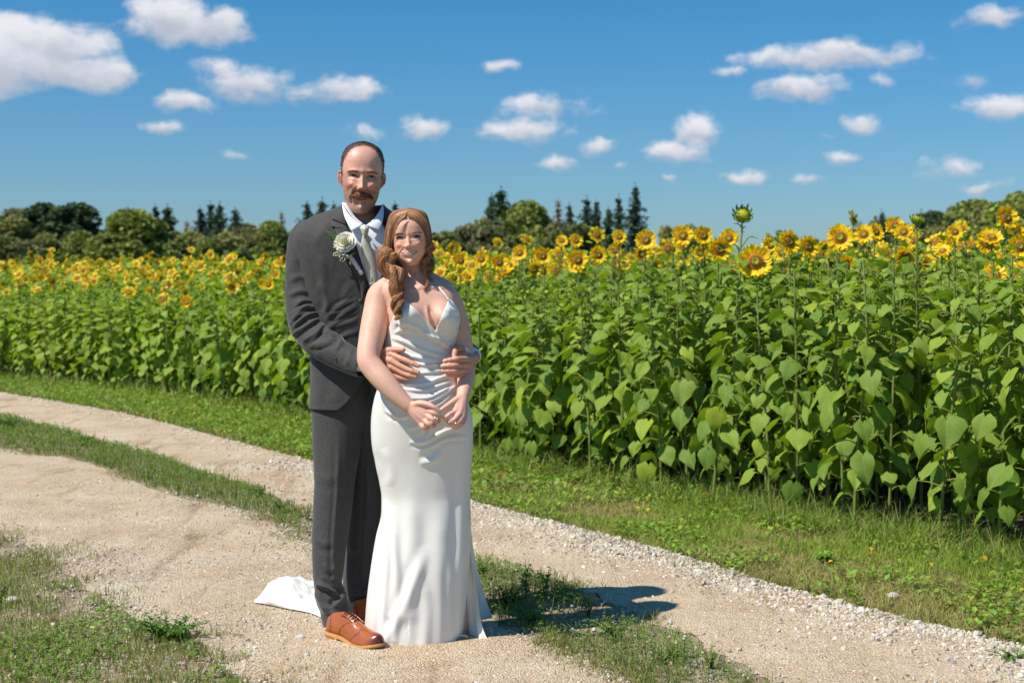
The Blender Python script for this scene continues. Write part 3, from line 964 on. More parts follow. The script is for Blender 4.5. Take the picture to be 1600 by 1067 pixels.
# rows run parallel to the field edge
dense_rows = 13
rr_ = np.random.default_rng(42)
seg = np.r_[0, np.cumsum(np.linalg.norm(np.diff(FE, axis=0), axis=1))]
dirv = np.array([.79, .61])                                      # into the field
def height_at(x, depth):
    base = np.interp(x, [-9, -4, -1.5, -.3, .8, 1.6, 3.5], [1.02, 1.10, 1.17, 1.13, 1.27, 1.38, 1.40])
    deep = 1.60
    return base + (deep - base) * np.clip(depth / 2.8, 0, 1) ** .7
for row in range(dense_rows):
    depth = .10 + row * .27 + (0 if row < 3 else .03 * (row - 2))
    s = 0.0
    while s < seg[-1]:
        s += rr_.uniform(.15, .28)
        e = np.array([np.interp(s, seg, FE[:, 0]), np.interp(s, seg, FE[:, 1])])
        p = e + dirv * depth + rr_.normal(0, .05, 2)
        if abs(p[0]) > .40 * p[1] + .5 or p[1] > 40 or p[1] < 3: continue
        h_ = height_at(p[0], depth) * rr_.uniform(.93, 1.06)
        if rr_.uniform() < .07 and row > 1: h_ += rr_.uniform(.08, .2)
        pf = (0.0, .02, .06, .22, .42)[min(row, 4)]
        if p[0] < -1.5: pf = (.04, .12, .3, .5, .6)[min(row, 4)]
        kind = 'flower' if rr_.uniform() < pf else ('bud' if rr_.uniform() < .75 else 'none')
        fl.append([p[0], p[1], h_, kind, rr_.uniform(.65, 1.08), rr_.normal(-.35, .9), rr_.uniform(.7, 1.7), row])
# flowers one can point at: placed where they stand in the photograph (pixel, depth)
HERO = [(1182, 409, 8.75, 1.38, -.15, 1.3), (1315, 371, 8.6, 1.1, -.25, 1.3), (1417, 404, 8.4, .95, .2, 1.75), (1495, 362, 8.6, .65, -.1, 1.25), (1548, 378, 8.9, 1.15, .15, 1.4),
        (1415, 362, 9.0, .8, -.5, 1.3), (1125, 390, 9.2, 1.05, .3, 1.4), (1068, 368, 9.8, 1.0, -.2, 1.3), (1010, 375, 10.2, 1.0, -.1, 1.35), (968, 370, 10.6, .75, .1, 1.15),
        (903, 406, 10.8, 1.05, 0, 1.4), (935, 398, 11.3, .95, .1, 1.35), (848, 400, 11.6, .95, .05, 1.4), (878, 376, 12, .7, 0, 1.1), (900, 376, 11.8, .8, .2, 1.2), (812, 395, 12.4, .95, -.3, 1.35),
        (780, 410, 12.0, .95, .1, 1.4), (752, 405, 12.6, .9, -.2, 1.35), (719, 407, 12.6, .95, 0, 1.4), (1235, 378, 8.8, 1.0, .5, 1.3), (1265, 385, 9.3, .95, .4, 1.35), (1352, 366, 9.6, .9, -.4, 1.2), (1370, 362, 9.8, .85, .3, 1.2),
        (1400, 352, 9.7, .85, -.1, 1.25), (1597, 385, 8.7, 1.0, 0, 1.3), (1450, 412, 9, .6, .3, 1.4), (1100, 368, 9.9, .9, .2, 1.3), (1140, 372, 9.9, .9, -.3, 1.3)]
for (px, py, yy, sc, a_, ti) in HERO:
    p = W(px, py, yy); fl.append([p[0], p[1] + .04, p[2] + .0, 'hero', sc, a_, ti, -1])
p = W(1160, 337, 8.9); fl.append([p[0], p[1], p[2], 'herobud', 1.75, 0, 1.0, -1])
p = W(1342 + 90, 345, 8.2); fl.append([p[0], p[1], p[2], 'herobud', 1.2, .4, .5, -1])
p = W(1210, 372, 9.0); fl.append([p[0], p[1], p[2], 'bud', 1.2, .4, .5, -1])
HP = [(to_pix([[f[0], f[1], f[2]]])[0], f[1]) for f in fl if f[3].startswith('hero')]
def blocks(f):
    if f[3].startswith('hero'): return False
    q = to_pix([[f[0], f[1], f[2]]])[0]
    return any(abs(q[0] - h_[0]) < 17 and f[1] < y_ + .12 and q[1] < h_[1] + 26 for h_, y_ in HP)
fl = [f for f in fl if not blocks(f)]
fl.sort(key=lambda f: (0 if f[3].startswith('hero') else 1, math.hypot(f[0], f[1]) + (0.75 * f[7] if f[7] > 0 else 0)))
N_IND = 300
PL_ = []
inview = lambda f: abs(f[0]) < .372 * f[1] + .15
ind = [f for f in fl if inview(f)][:N_IND]
ids = set(id(f) for f in ind)
rest = [f for f in fl if id(f) not in ids]
deg = lambda v: v
for k, f in enumerate(ind):
    x, y, h_, kind, hs, a_, ti, row = f
    T_ = TEMPL[k % len(TEMPL)]; sc = h_ / 1.5
    root = empty('sunflower', (x, y, 0), rr_.uniform(0, 6.28) if not kind.startswith('hero') else rr_.uniform(0, 6.28))
    rz = root.rotation_euler.z
    link('stem', STEM_ME[k % len(TEMPL)], root, Matrix.Diagonal((1, 1, sc, 1)))
    for li, (Ml, mi) in enumerate(T_['leaves']):
        if li % 6 == 5 and row > 2: continue
        if kind.startswith('hero') and Ml.translation.z > 1.30: continue
        M2 = Ml.copy(); M2.translation.z *= sc
        o = link('leaf', LEAF_ME[(mi + k) % 10], root, M2)
    top = Vector((T_['top'][0], T_['top'][1], T_['top'][2] * sc))
    if kind.startswith('hero'):                                  # put the head itself at the measured point
        off = Matrix.Rotation(rz, 3, 'Z') @ Vector((top.x, top.y, 0))
        root.location = (x - off.x, y - off.y, 0)
    unz = Matrix.Rotation(-rz, 4, 'Z')
    FM = Matrix.Translation(top) @ unz @ Matrix.Rotation(a_, 4, 'Z') @ Matrix.Rotation(ti, 4, 'X')
    if kind in ('flower', 'hero'):
        hd = HEADS[k % 4 if kind == 'hero' else k % 6]
        he = link('flower_head', hd['bracts'], root, FM @ Matrix.Scale(hs, 4))
        link('seed_disc', hd['disc'], he)
        if kind == 'hero' and k < 10:
            if 'pm' not in hd: hd['pm'] = [mkmesh('petal', V, Fq, M_petal, col=C) for V, Fq, C in hd['pets']]
            for me_ in hd['pm']: link('petal', me_, he)
        else: link('petals', hd['petals'], he)
    elif kind in ('bud', 'herobud'):
        link('bud', BUD_ME[2 if kind == 'herobud' else k % 3], root, FM @ Matrix.Scale(hs if kind == 'herobud' else hs * .8, 4))
    lab = None
    if kind == 'hero' or kind == 'herobud': f.append(root)
    root['group'] = 'sunflowers in the front rows of the field'
    root['category'] = 'sunflower'
    if kind == 'flower': lab = 'leafy sunflower with an open yellow bloom in the front rows of the field'
    elif kind == 'bud': lab = 'leafy sunflower plant with a closed green bud in the front rows of the field'
    elif kind == 'none': lab = 'leafy sunflower plant without a visible bloom in the front rows of the field'
    if lab: root['label'] = lab; PL_.append((root, kind))
HL = {1182: 'sunflower with a large bloom facing the camera below the lone tall bud', 1315: 'sunflower with a broad ragged bloom rising above the rows right of the lone bud', 1417: 'sunflower whose drooping bloom shows a brown disc among leaves', 1495: 'sunflower with a small cupped bloom against the far trees near the right edge',
      1548: 'sunflower with a wide many-petalled bloom second from the right edge', 1415: 'sunflower with a bloom standing above the drooping brown-disc bloom', 1125: 'sunflower with a half-turned bloom just left of the lone tall bud', 1068: 'sunflower with a pale bloom left of the shadowed cluster under the sky gap',
      1010: 'sunflower with a full bloom just right of the tallest spruce', 968: 'sunflower with a small cupped bloom beneath the second tallest spruce', 903: 'sunflower with a round bloom lowest of its cluster in the middle distance', 935: 'sunflower with a bloom touching the right side of the round low bloom',
      848: 'sunflower with a single round bloom clear of its neighbours, right of the bride', 878: 'sunflower with a small dark-centred bloom standing high in the middle', 900: 'sunflower with an upright bloom beside the small dark-centred one', 812: 'sunflower with a bloom turned left between two clusters right of the bride',
      780: 'sunflower with the right bloom of the cluster near the bride', 752: 'sunflower with the left bloom of the cluster near the bride', 719: 'sunflower with a round bloom nearest to the shoulder of the bride', 1235: 'sunflower with a side-turned bloom right of the big camera-facing bloom',
      1265: 'sunflower with a second side-turned bloom beside the ragged broad bloom', 1352: 'sunflower with a back-turned bloom right of the ragged broad bloom', 1370: 'sunflower with a bloom seen from the side under the right-hand trees', 1400: 'sunflower with a bloom half hidden behind a green-backed bud', 1597: 'sunflower with a bloom cut by the right edge of the picture',
      1450: 'sunflower with a small low bloom showing little of its petals', 1100: 'sunflower with a bloom in the row behind, left of the lone bud', 1140: 'sunflower with a bloom directly below and left of the lone bud'}
for f in fl:
    if len(f) > 8 and f[3] == 'hero':
        px = to_pix([W(800, 400, 5)])[0]
for (hx, *_), f in zip(HERO, [f for f in sorted([q for q in fl if q[3] == 'hero'], key=lambda q: 0)]): pass
for f in fl:
    if len(f) > 8:
        if f[3] == 'hero':
            q = to_pix([[f[0], f[1] - .04, f[2]]])[0][0]
            hx = min(HL, key=lambda z_: abs(z_ - q)); f[8]['label'] = HL[hx]
        else:
            q = to_pix([[f[0], f[1], f[2]]])[0][0]
            f[8]['label'] = 'lone tall sunflower bud standing against the sky above the big bloom' if q < 1300 else 'sunflower with a green backed closed head before the right-hand trees'


def zone(px, py):
    for lim, z_ in ((150, 'at the far left end of the field'), (300, 'left of the groom above the pale track'), (460, 'just left of the groom'), (560, 'hidden behind the groom'), (730, 'partly behind the bride'), (775, 'just right of the bride'), (900, 'right of the bride, below the dense wood'), (1010, 'below the tallest spruce'),
                    (1100, 'below the open sky right of the tallest spruce'), (1220, 'around the foot of the lone tall bud'), (1340, 'right of the big camera-facing bloom'), (1460, 'below the left end of the right-hand wood'), (1540, 'near the right edge'), (9999, 'at the right edge')):
        if px < lim: return z_
bins = {}
for o, kind in PL_:
    q = to_pix([[o.location.x, o.location.y, 0]])[0]
    th_ = o.location.y > 9.6
    d_ = o.location.y; rw = 'front-row' if dist_line(np.array([[o.location.x, o.location.y]]), FE)[0] < .25 else 'inner-row'
    k_ = {'flower': 'sunflower in yellow bloom', 'bud': 'sunflower with green bud', 'none': 'budless leafy sunflower'}[kind]
    rw = rw if q[0] < 460 or q[0] > 760 else ('short ' if o.children[0].matrix_local[2][2] < .82 else 'tall ') + ('back ' if th_ else '') + rw
    bins.setdefault(rw + ' ' + k_ + ' ' + zone(*q), []).append((q[0], o))
ORD = ['leftmost', 'second', 'third', 'fourth', 'fifth', 'sixth', 'seventh', 'eighth', 'ninth', 'tenth', 'eleventh', 'twelfth', 'thirteenth', 'fourteenth', 'fifteenth', 'sixteenth', 'seventeenth', 'eighteenth', 'nineteenth', 'twentieth']
for key, l in bins.items():
    l.sort(key=lambda q: q[0])
    for i, (_, o) in enumerate(l):
        o['label'] = key if len(l) == 1 else (ORD[i] if i < len(l) - 1 else 'rightmost') + ' ' + key if i < 20 else key

# the rest of the field: real geometry joined as one, in two levels of detail
def pack(items, leafset, stem_k, head_hi):
    """flatten the template into arrays: returns list of (V,F4,F3,UV,C,mat)"""


def flat_template(ti, hi):
    T_ = TEMPL[ti]; g_ = Geo()
    path = T_['path'][::(1 if hi else 3)]
    V, Fs = tube(path, np.linspace(.012, .007, len(path)), 4 if hi else 3, False); g_.add(V, Fs, m=1)
    for i, (Ml, mi) in enumerate(T_['leaves']):
        if not hi and (Ml.translation.z < .75 or i % 3 == 0): continue
        if hi == 1 and Ml.translation.z < .45 : continue
        if hi == 1 and i % 4 == 0: continue
        V, Fs, UV = LEAF_LO[mi % 6]
        Mn = np.array(Ml); k = 1.05 if hi else 1.35
        g_.add((V * k) @ Mn[:3, :3].T + Mn[:3, 3], Fs, UV, m=0)
    return g_


def merge_field(name, items, hi, seed):
    r = np.random.default_rng(seed)
    TG = [flat_template(i, hi) for i in range(len(TEMPL))]
    TG = [(np.concatenate(g_.V), [(f_, m_) for f_, m_ in zip(g_.F, g_.M)], np.concatenate(g_.UV)) for g_ in TG]
    hh = []
    for k in range(4):
        pets, disc, gb = head_parts(20 + k, .082, 1.0 if k < 3 else .5, hi and False)
        g_ = Geo()
        for V, Fq, C in pets: g_.add(V, Fq, col=C, m=2)
        g_.add(*disc[:2], col=disc[2], m=3)
        g_.add(*gb.arrays()[:2], col=gb.arrays()[3], m=1)
        hh.append(g_)
    bb = bud_geo(3, .034, .3, False)
    out = Geo()
    for (x, y, h_, kind, hs, a_, ti_, row) in items:
        k = int(r.integers(0, len(TG))); V, FF, UV = TG[k]; rz = r.uniform(0, 6.28); sc = h_ / 1.5
        v = rotz(V, rz) * np.array([1, 1, sc]); v[:, 0] += x; v[:, 1] += y
        c = r.uniform(.8, 1.2) * np.array([r.uniform(.9, 1.15), 1, 1])
        base = out.n
        out.V.append(v); out.UV.append(UV); out.C.append(np.broadcast_to(c, v.shape)); out.n += len(v)
        for f_, m_ in FF: out.F.append(f_ + base); out.M.append(m_)
        tp = rotz(TEMPL[k]['top'][None] * np.array([1, 1, sc]), rz)[0] + np.array([x, y, 0])
        if kind == 'none': continue
        src = hh[int(r.integers(0, 4))] if kind == 'flower' else bb
        s_ = hs * (1.12 if kind == 'flower' else .8)
        if kind == 'flower' and row == 99: s_ *= .92
        Mh = np.array(face_mat(tp, a_, ti_))
        V = np.concatenate(src.V) * s_; v = V @ Mh[:3, :3].T + Mh[:3, 3]
        base = out.n; out.V.append(v); out.UV.append(np.concatenate(src.UV)); out.C.append(np.concatenate(src.C)); out.n += len(v)
        for f_, m_ in zip(src.F, src.M): out.F.append(f_ + base); out.M.append(m_ if kind == 'flower' else np.full(len(f_), 1))
    return out


near_rest = [f for f in rest if math.hypot(f[0], f[1]) < 16]
mid_rest = [f for f in rest if math.hypot(f[0], f[1]) >= 16]
# deep field beyond the dense rows
deepl = []
n = 0
for yb in np.arange(8, 75, 1.0):
    cnt = int(2 * (.38 * yb + .5) * (7.5 if yb < 22 else 5 if yb < 40 else 3.0))
    P = np.c_[rr_.uniform(-(.38 * yb + .5), .38 * yb + .5, cnt), yb + rr_.uniform(0, 1, cnt)]
    # keep those beyond the dense rows
    dd_ = (P - np.array([np.interp(P[:, 1], FE[::-1, 1], FE[::-1, 0]), P[:, 1]]).T)
    dep = dd_[:, 0] * .79
    for p, q in zip(P, dep):
        if q < 3.55: continue
        h_ = 1.58 * rr_.uniform(.92, 1.05) + (rr_.uniform(.05, .18) if rr_.uniform() < .08 else 0)
        kind = 'flower' if rr_.uniform() < .6 else 'none'
        if kind == 'none' and yb > 30: continue
        deepl.append([p[0], p[1], h_, kind, rr_.uniform(.7, 1.05), rr_.normal(-.3, .9), rr_.uniform(.7, 1.6), 99])
front_ = [f for f in near_rest + mid_rest if f[7] in (0, 1, 2)]; ifr = set(id(f) for f in front_)
near_rest = [f for f in near_rest if id(f) not in ifr]; mid_rest = [f for f in mid_rest if id(f) not in ifr]
gall = merge_field('sunflower_field', near_rest, 1, 1)
g3 = merge_field('sunflower_field', front_, 2, 3)
b0 = gall.n
gall.V += g3.V; gall.UV += g3.UV; gall.C += g3.C; gall.M += g3.M; gall.F += [f_ + b0 for f_ in g3.F]; gall.n += g3.n
g2 = merge_field('sunflower_field', mid_rest + deepl, 0, 2)
b0 = gall.n
gall.V += g2.V; gall.UV += g2.UV; gall.C += g2.C; gall.M += g2.M; gall.F += [f_ + b0 for f_ in g2.F]; gall.n += g2.n
fo_ = gall.obj('sunflower_field', [M_leaf, M_stem, M_petal, M_disc])
tag(fo_, 'deep field of sunflowers in yellow bloom reaching back to the trees', 'sunflowers', kind='stuff')
print('IND', len(ind), 'REST', len(near_rest), len(mid_rest), len(deepl), 'tris', sum(len(f_) * (2 if f_.shape[1] == 4 else 1) for f_ in gall.F))
# ------------------------------------------------------------ trees beyond the field
M_crown, t, b = translucent_mat('tree_foliage', lambda t: mixc(t, 1.0, attr_col(t), ramp(t, noise(t, .8, 3), [(.3, (.75, .75, .75)), (.7, (1.25, 1.2, 1.1))]), 'MULTIPLY'), rough=.7, trans=.2, spec=.15)
M_bark, t, b = pbsdf('bark', (.10, .075, .055), .9, .1)
add_bump(t, b, noise(t, 4, 5), .6, .1)


def cards(P, size, r, upb=.3):
    """leaf clumps: bent quads at P, random attitude"""
    n = len(P); d = r.normal(size=(n, 3)); d[:, 2] += upb; d /= np.linalg.norm(d, axis=1)[:, None]
    a = np.cross(d, r.normal(size=(n, 3))); a /= np.linalg.norm(a, axis=1)[:, None]; b_ = np.cross(d, a)
    s = (np.broadcast_to(size, n) * r.uniform(.6, 1.3, n))[:, None]
    V = np.stack([P - a * s * .5 - b_ * s * .25, P + a * s * .1 - b_ * s * .5, P + a * s * .5 + b_ * s * .3, P - a * s * .15 + b_ * s * .5], 1)
    return V.reshape(-1, 3), (np.arange(n * 4).reshape(n, 4))


def decid(seed, w=3.2, h=7.0, col=(.075, .10, .03), low=.08, gaps=.1, size=.27, nb=26, oval=1.0):
    r = np.random.default_rng(seed); g_ = Geo(); tr = Geo()
    V, Fs = tube(spline([(0, 0, 0), (.1, 0, h * .35), (0, .1, h * .8)], 8), np.linspace(.2, .05, 8) * h / 7, 7); tr.add(V, Fs)
    for i in range(int(nb * 1.9)):
        q = r.uniform(low, 1) ; zc = h * (low + (1 - low) * q * .88)
        prof = math.sin(math.pi * min(1, (q * .86 + .12))) ** .6
        a = r.uniform(0, 6.28); rr = w * prof * r.uniform(.35, .82) * oval
        c = np.array([math.cos(a) * rr, math.sin(a) * rr, zc]); br = w * r.choice([.16, .22, .30, .40])
        V, Fs = tube(spline([(0, 0, zc * .6), c * np.array([.5, .5, .85]), c], 4), np.linspace(.06, .02, 4), 4); tr.add(V, Fs)
        n = int(170 * (br / .34 / 3.2) ** 2 * 3.0)
        d = r.normal(size=(n, 3)); d /= np.linalg.norm(d, axis=1)[:, None]
        P = c + d * br * np.array([1, 1, .8]) * (r.uniform(.35, 1.0, n) ** .5)[:, None]
        P = P[P[:, 2] > .2]
        k = vnoise(P, 1.1, seed) > -.45
        P = P[k]
        V, Fq = cards(P, size, r)
        tone = r.uniform(.75, 1.3)
        cc = np.array(col) * 2.2 * np.array([1.05, 1, .9]) * tone * r.uniform(.7, 1.35, (len(P), 1)); g_.add(V, Fq, col=np.repeat(cc, 4, 0))
    return g_, tr


def spruce(seed, w=1.9, h=10.0, col=(.028, .045, .028), sparse=1.0, size=.30):
    r = np.random.default_rng(seed); g_ = Geo(); tr = Geo()
    V, Fs = tube([(0, 0, 0), (.03, 0, h * .5), (0, 0, h)], [.17, .1, .015], 6); tr.add(V, Fs)
    nl = int(h * 4.2)
    for i in range(nl):
        q = (i + r.uniform(0, .8)) / nl; z = h * (.08 + .9 * q)
        L_ = w * (1 - q) ** .8 * r.uniform(.45, 1.25) + .12
        nb = int(9 * sparse) + 2
        a0 = r.uniform(0, 6.28)
        for j in range(nb):
            a = a0 + j / nb * 6.28 + r.uniform(-.3, .3); l = L_ * r.uniform(.45, 1.2)
            n = max(3, int(l * 11))
            tt = np.linspace(.1, 1, n)
            P = np.stack([math.cos(a) * l * tt, math.sin(a) * l * tt, z - l * .38 * tt + l * .18 * tt ** 2], 1) + r.normal(0, .07, (n, 3))
            V, Fq = cards(P, size * (1.1 - .4 * q), r, .8)
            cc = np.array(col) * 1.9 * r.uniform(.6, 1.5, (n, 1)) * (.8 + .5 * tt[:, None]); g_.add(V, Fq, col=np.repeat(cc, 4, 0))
    V, Fq = cards(np.c_[r.normal(0, .05, (8, 2)), h * np.linspace(.95, 1.02, 8)], size * .5, r); g_.add(V, Fq, col=col)
    return g_, tr


KINDS = {}
def kind_mesh(k, fn, **kw):
    g_, tr = fn(**kw); KINDS[k] = (g_.mesh('crown', M_crown, False), tr.mesh('trunk', M_bark), kw.get('h'), kw.get('w'))
kind_mesh('oak', decid, seed=1, w=3.6, h=7, col=(.085, .105, .030), nb=30)
kind_mesh('olive', decid, seed=2, w=3.0, h=7, col=(.105, .112, .045), nb=26)
kind_mesh('grey', decid, seed=3, w=2.6, h=7, col=(.095, .10, .055), nb=22)
kind_mesh('aspen', decid, seed=12, w=1.7, h=9, col=(.09, .105, .04), nb=20, low=.15)
kind_mesh('ragged', decid, seed=14, w=2.8, h=8, col=(.07, .085, .035), nb=15, low=.05, size=.32)
kind_mesh('pine', decid, seed=4, w=2.2, h=9, col=(.035, .055, .030), low=.35, nb=20)
kind_mesh('pale', decid, seed=5, w=2.0, h=6, col=(.20, .20, .09), nb=14, size=.26)
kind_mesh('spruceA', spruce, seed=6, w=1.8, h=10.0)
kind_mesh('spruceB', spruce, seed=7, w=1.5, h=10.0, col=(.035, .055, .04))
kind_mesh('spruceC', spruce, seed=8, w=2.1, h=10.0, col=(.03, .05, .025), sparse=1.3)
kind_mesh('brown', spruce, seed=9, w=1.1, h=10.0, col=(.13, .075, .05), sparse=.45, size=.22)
TREES = [(8, 332, 118, 'olive', 1.1), (30, 322, 130, 'grey', 1.0), (62, 316, 124, 'pine', 1.15), (88, 322, 128, 'pine', .9), (115, 315, 122, 'pine', 1.25), (38, 372, 108, 'grey', 1.1), (85, 362, 110, 'olive', 1.1), (128, 365, 109, 'oak', .8),
         (148, 352, 132, 'pale', 1.0), (180, 350, 118, 'olive', .9), (213, 332, 105, 'oak', 1.25), (190, 330, 125, 'pine', .7), (243, 322, 122, 'spruceB', 1), (262, 322, 120, 'spruceC', 1.1), (300, 352, 112, 'olive', .9), (276, 368, 108, 'grey', .8), (292, 345, 125, 'brown', 1.2),
         (313, 325, 120, 'spruceB', 1.0), (329, 316, 122, 'spruceA', 1.0), (343, 318, 119, 'spruceC', .9), (368, 325, 121, 'spruceA', 1.1), (325, 375, 106, 'oak', .7), (352, 380, 107, 'olive', .7), (378, 352, 112, 'grey', 1.0), (402, 348, 110, 'olive', 1.0), (428, 350, 109, 'oak', .8), (440, 332, 124, 'brown', 1.1),
         (455, 348, 114, 'olive', 1.0), (480, 315, 122, 'spruceA', 1), (503, 312, 120, 'spruceC', 1), (522, 318, 123, 'spruceB', 1), (545, 345, 116, 'olive', 1), (600, 340, 118, 'grey', 1), (618, 318, 121, 'spruceB', 1.1), (640, 335, 119, 'brown', 1), (665, 350, 115, 'olive', 1), (690, 372, 112, 'grey', .9),
         (712, 372, 111, 'olive', .8), (735, 350, 118, 'grey', .9), (748, 332, 121, 'olive', .9), (768, 305, 120, 'spruceC', .8), (783, 295, 117, 'spruceC', 1.25), (795, 320, 121, 'spruceA', 1), (762, 372, 110, 'olive', .9), (790, 385, 108, 'grey', .8), (820, 320, 118, 'oak', .85), (835, 335, 122, 'grey', .7),
         (852, 330, 119, 'olive', .7), (872, 312, 123, 'brown', 1.2), (868, 345, 114, 'grey', .9), (890, 318, 121, 'spruceA', .8), (905, 350, 115, 'olive', .8), (917, 308, 119, 'spruceA', 1.0), (932, 314, 121, 'spruceB', .9), (835, 385, 108, 'oak', .8), (880, 388, 109, 'olive', .8), (925, 385, 108, 'olive', .7),
         (951, 325, 120, 'spruceC', .7), (967, 306, 118, 'spruceA', .85), (993, 290, 116, 'spruceB', 1.15), (960, 380, 110, 'spruceA', 1.2), (1012, 380, 112, 'grey', .6), (1040, 342, 135, 'pale', .55), (1078, 343, 130, 'olive', .6), (1100, 372, 130, 'grey', .7), (1210, 368, 150, 'grey', .8), (1240, 374, 150, 'olive', .9), (1290, 372, 145, 'olive', .8),
         (1335, 355, 128, 'grey', .8), (1345, 345, 134, 'brown', .8), (1385, 340, 118, 'grey', 1.1), (1412, 350, 115, 'olive', 1.0), (1440, 330, 120, 'spruceC', 1.1), (1465, 328, 122, 'pine', .9), (1480, 345, 113, 'olive', 1.0), (1503, 318, 124, 'brown', 1.5), (1522, 318, 118, 'oak', 1.0), (1548, 322, 115, 'spruceC', 1.2), (1568, 312, 112, 'olive', 1.0), (1598, 306, 110, 'oak', 1.0), (1630, 312, 112, 'grey', 1.0)]
rx = random.Random(17)
for lo_, hi_, n_, t0, t1 in ((-20, 450, 26, 335, 380), (455, 700, 9, 335, 362), (690, 935, 16, 335, 378), (1370, 1640, 15, 325, 362)):
    for i in range(n_): TREES.append((lo_ + (hi_ - lo_) * (i + rx.random()) / n_, rx.uniform(t0, t1), rx.uniform(106, 134), rx.choice(['ragged', 'olive', 'grey', 'spruceA', 'spruceB', 'aspen', 'spruceC', 'aspen', 'ragged']), rx.uniform(.7, 1.1)))
KN = {'aspen': ('leafy_tree', 'narrow upright green tree'), 'ragged': ('leafy_tree', 'ragged dark green tree'), 'oak': ('leafy_tree', 'broad round green tree'), 'olive': ('leafy_tree', 'bushy olive green tree'), 'grey': ('leafy_tree', 'dull grey green tree'), 'pine': ('pine_tree', 'dark crowned pine tree'), 'pale': ('leafy_tree', 'pale yellowish thin tree'),
      'spruceA': ('spruce_tree', 'slender dark spruce'), 'spruceB': ('spruce_tree', 'narrow bluish spruce'), 'spruceC': ('spruce_tree', 'full dark spruce'), 'brown': ('spruce_tree', 'thin brown half dead spruce')}
rt = random.Random(3)
def where(x):
    for lim, s in ((60, 'at the left edge of the treeline'), (160, 'in the left stand of the treeline'), (235, 'beside the gap in the left treeline'), (300, 'between the round tree and the spruce group'), (385, 'in the left spruce group'), (447, 'just left of the groom'), (700, 'behind the couple in the treeline'),
                   (760, 'right of the bride in the treeline'), (815, 'around the two tall spruces right of the bride'), (900, 'in the middle of the right hand treeline'), (945, 'left of the three single spruces'), (1020, 'among the three single spruces'), (1120, 'in the low sky gap right of the tallest spruce'), (1310, 'low and far off in the sky gap'), (1420, 'at the left end of the right hand wood'), (1510, 'in the middle of the right hand wood')):
        if x < lim: return s
    return 'at the right edge of the picture'
seen = {}
for (px, ty, d_, k, ws) in TREES:
    cm, tm, h0, w0 = KINDS[k]
    top = W(px, ty, d_); hgt = top[2]; s = hgt / h0
    nm, lb = KN[k]
    root = empty(nm, (top[0], d_, 0), rt.uniform(0, 6.28))
    sx = 1.12 * ws * (hgt / 7.0 if k in ('oak', 'olive', 'grey', 'pale', 'ragged') else 1.0)
    root.scale = (sx, sx, s)
    link('crown', cm, root); link('trunk', tm, root)
    key = lb + ' ' + where(px)
    seen.setdefault(key, []).append((root, px, ty))
    tag(root, key, 'tree', 'trees beyond the sunflower field')
NTH = ['leftmost', 'second', 'third', 'fourth', 'fifth', 'sixth', 'seventh', 'eighth', 'ninth', 'tenth']
for key, l in seen.items():
    if len(l) > 1:
        l.sort(key=lambda q: q[1])
        nmz = {2: ['left', 'right'], 3: ['left', 'middle', 'right']}.get(len(l), NTH[:len(l) - 1] + ['rightmost'])
        for (o, px, ty), w_ in zip(l, nmz): o['label'] = w_ + ' ' + key
# low scrub closing the foot of the wood
g_ = Geo(); r = np.random.default_rng(8)
P = np.c_[r.uniform(-60, 22, 9000), r.uniform(100, 104, 9000), np.abs(r.normal(0, 1.6, 9000))]
k = (P[:, 0] < 9) | (r.uniform(size=9000) < .3)
P = P[k]; P = P[P[:, 2] < 3.2 + 1.0 * vnoise(P * np.array([1, 0, 0]), .5, 3)]
P2_ = np.c_[r.uniform(24, 48, 3500), r.uniform(104, 108, 3500), np.abs(r.normal(0, 1.6, 3500))]
P = np.vstack([P, P2_])
V, Fq = cards(P, .5, r); g_.add(V, Fq, col=np.repeat(np.array([.08, .10, .04]) * r.uniform(.6, 1.4, (len(P), 1)), 4, 0))
so = g_.obj('scrub', M_crown, smooth=False); tag(so, 'low scrub closing the foot of the distant wood', 'scrub', kind='stuff')
# ============================================================ PEOPLE
BY = 5.32          # depth of her torso
MY = 5.56          # depth of his torso


def bake_remesh(geo, voxel, smooth=4, fac=.6):
    """join overlapping pieces into one continuous skin"""
    me = mkmesh('tmp', np.concatenate(geo.V), geo.F, None)
    o = bpy.data.objects.new('tmp', me); COL.objects.link(o)
    md = o.modifiers.new('r', 'REMESH'); md.mode = 'VOXEL'; md.voxel_size = voxel; md.adaptivity = 0
    ms = o.modifiers.new('s', 'SMOOTH'); ms.factor = fac; ms.iterations = smooth
    dg = bpy.context.evaluated_depsgraph_get()
    e = o.evaluated_get(dg); m2 = e.to_mesh()
    V = np.zeros(len(m2.vertices) * 3, np.float32); m2.vertices.foreach_get('co', V)
    n = len(m2.polygons); tot = np.zeros(n, np.int32); m2.polygons.foreach_get('loop_total', tot)
    lp = np.zeros(len(m2.loops), np.int32); m2.loops.foreach_get('vertex_index', lp)
    e.to_mesh_clear(); bpy.data.objects.remove(o); bpy.data.meshes.remove(me)
    Fs = []
    st_ = np.r_[0, np.cumsum(tot)[:-1]]
    for k in (3, 4):
        s = st_[tot == k]
        if len(s): Fs.append(lp[s[:, None] + np.arange(k)])
    return V.reshape(-1, 3).astype(float), Fs


def normals(V, Fs):
    Nn = np.zeros_like(V)
    for f in Fs:
        a = V[f[:, 0]]; fn = np.cross(V[f[:, 1]] - a, V[f[:, 2]] - a)
        if f.shape[1] == 4: fn = fn + np.cross(V[f[:, 2]] - a, V[f[:, 3]] - a)
        for k in range(f.shape[1]): np.add.at(Nn, f[:, k], fn)
    return Nn / (np.linalg.norm(Nn, axis=1)[:, None] + 1e-12)


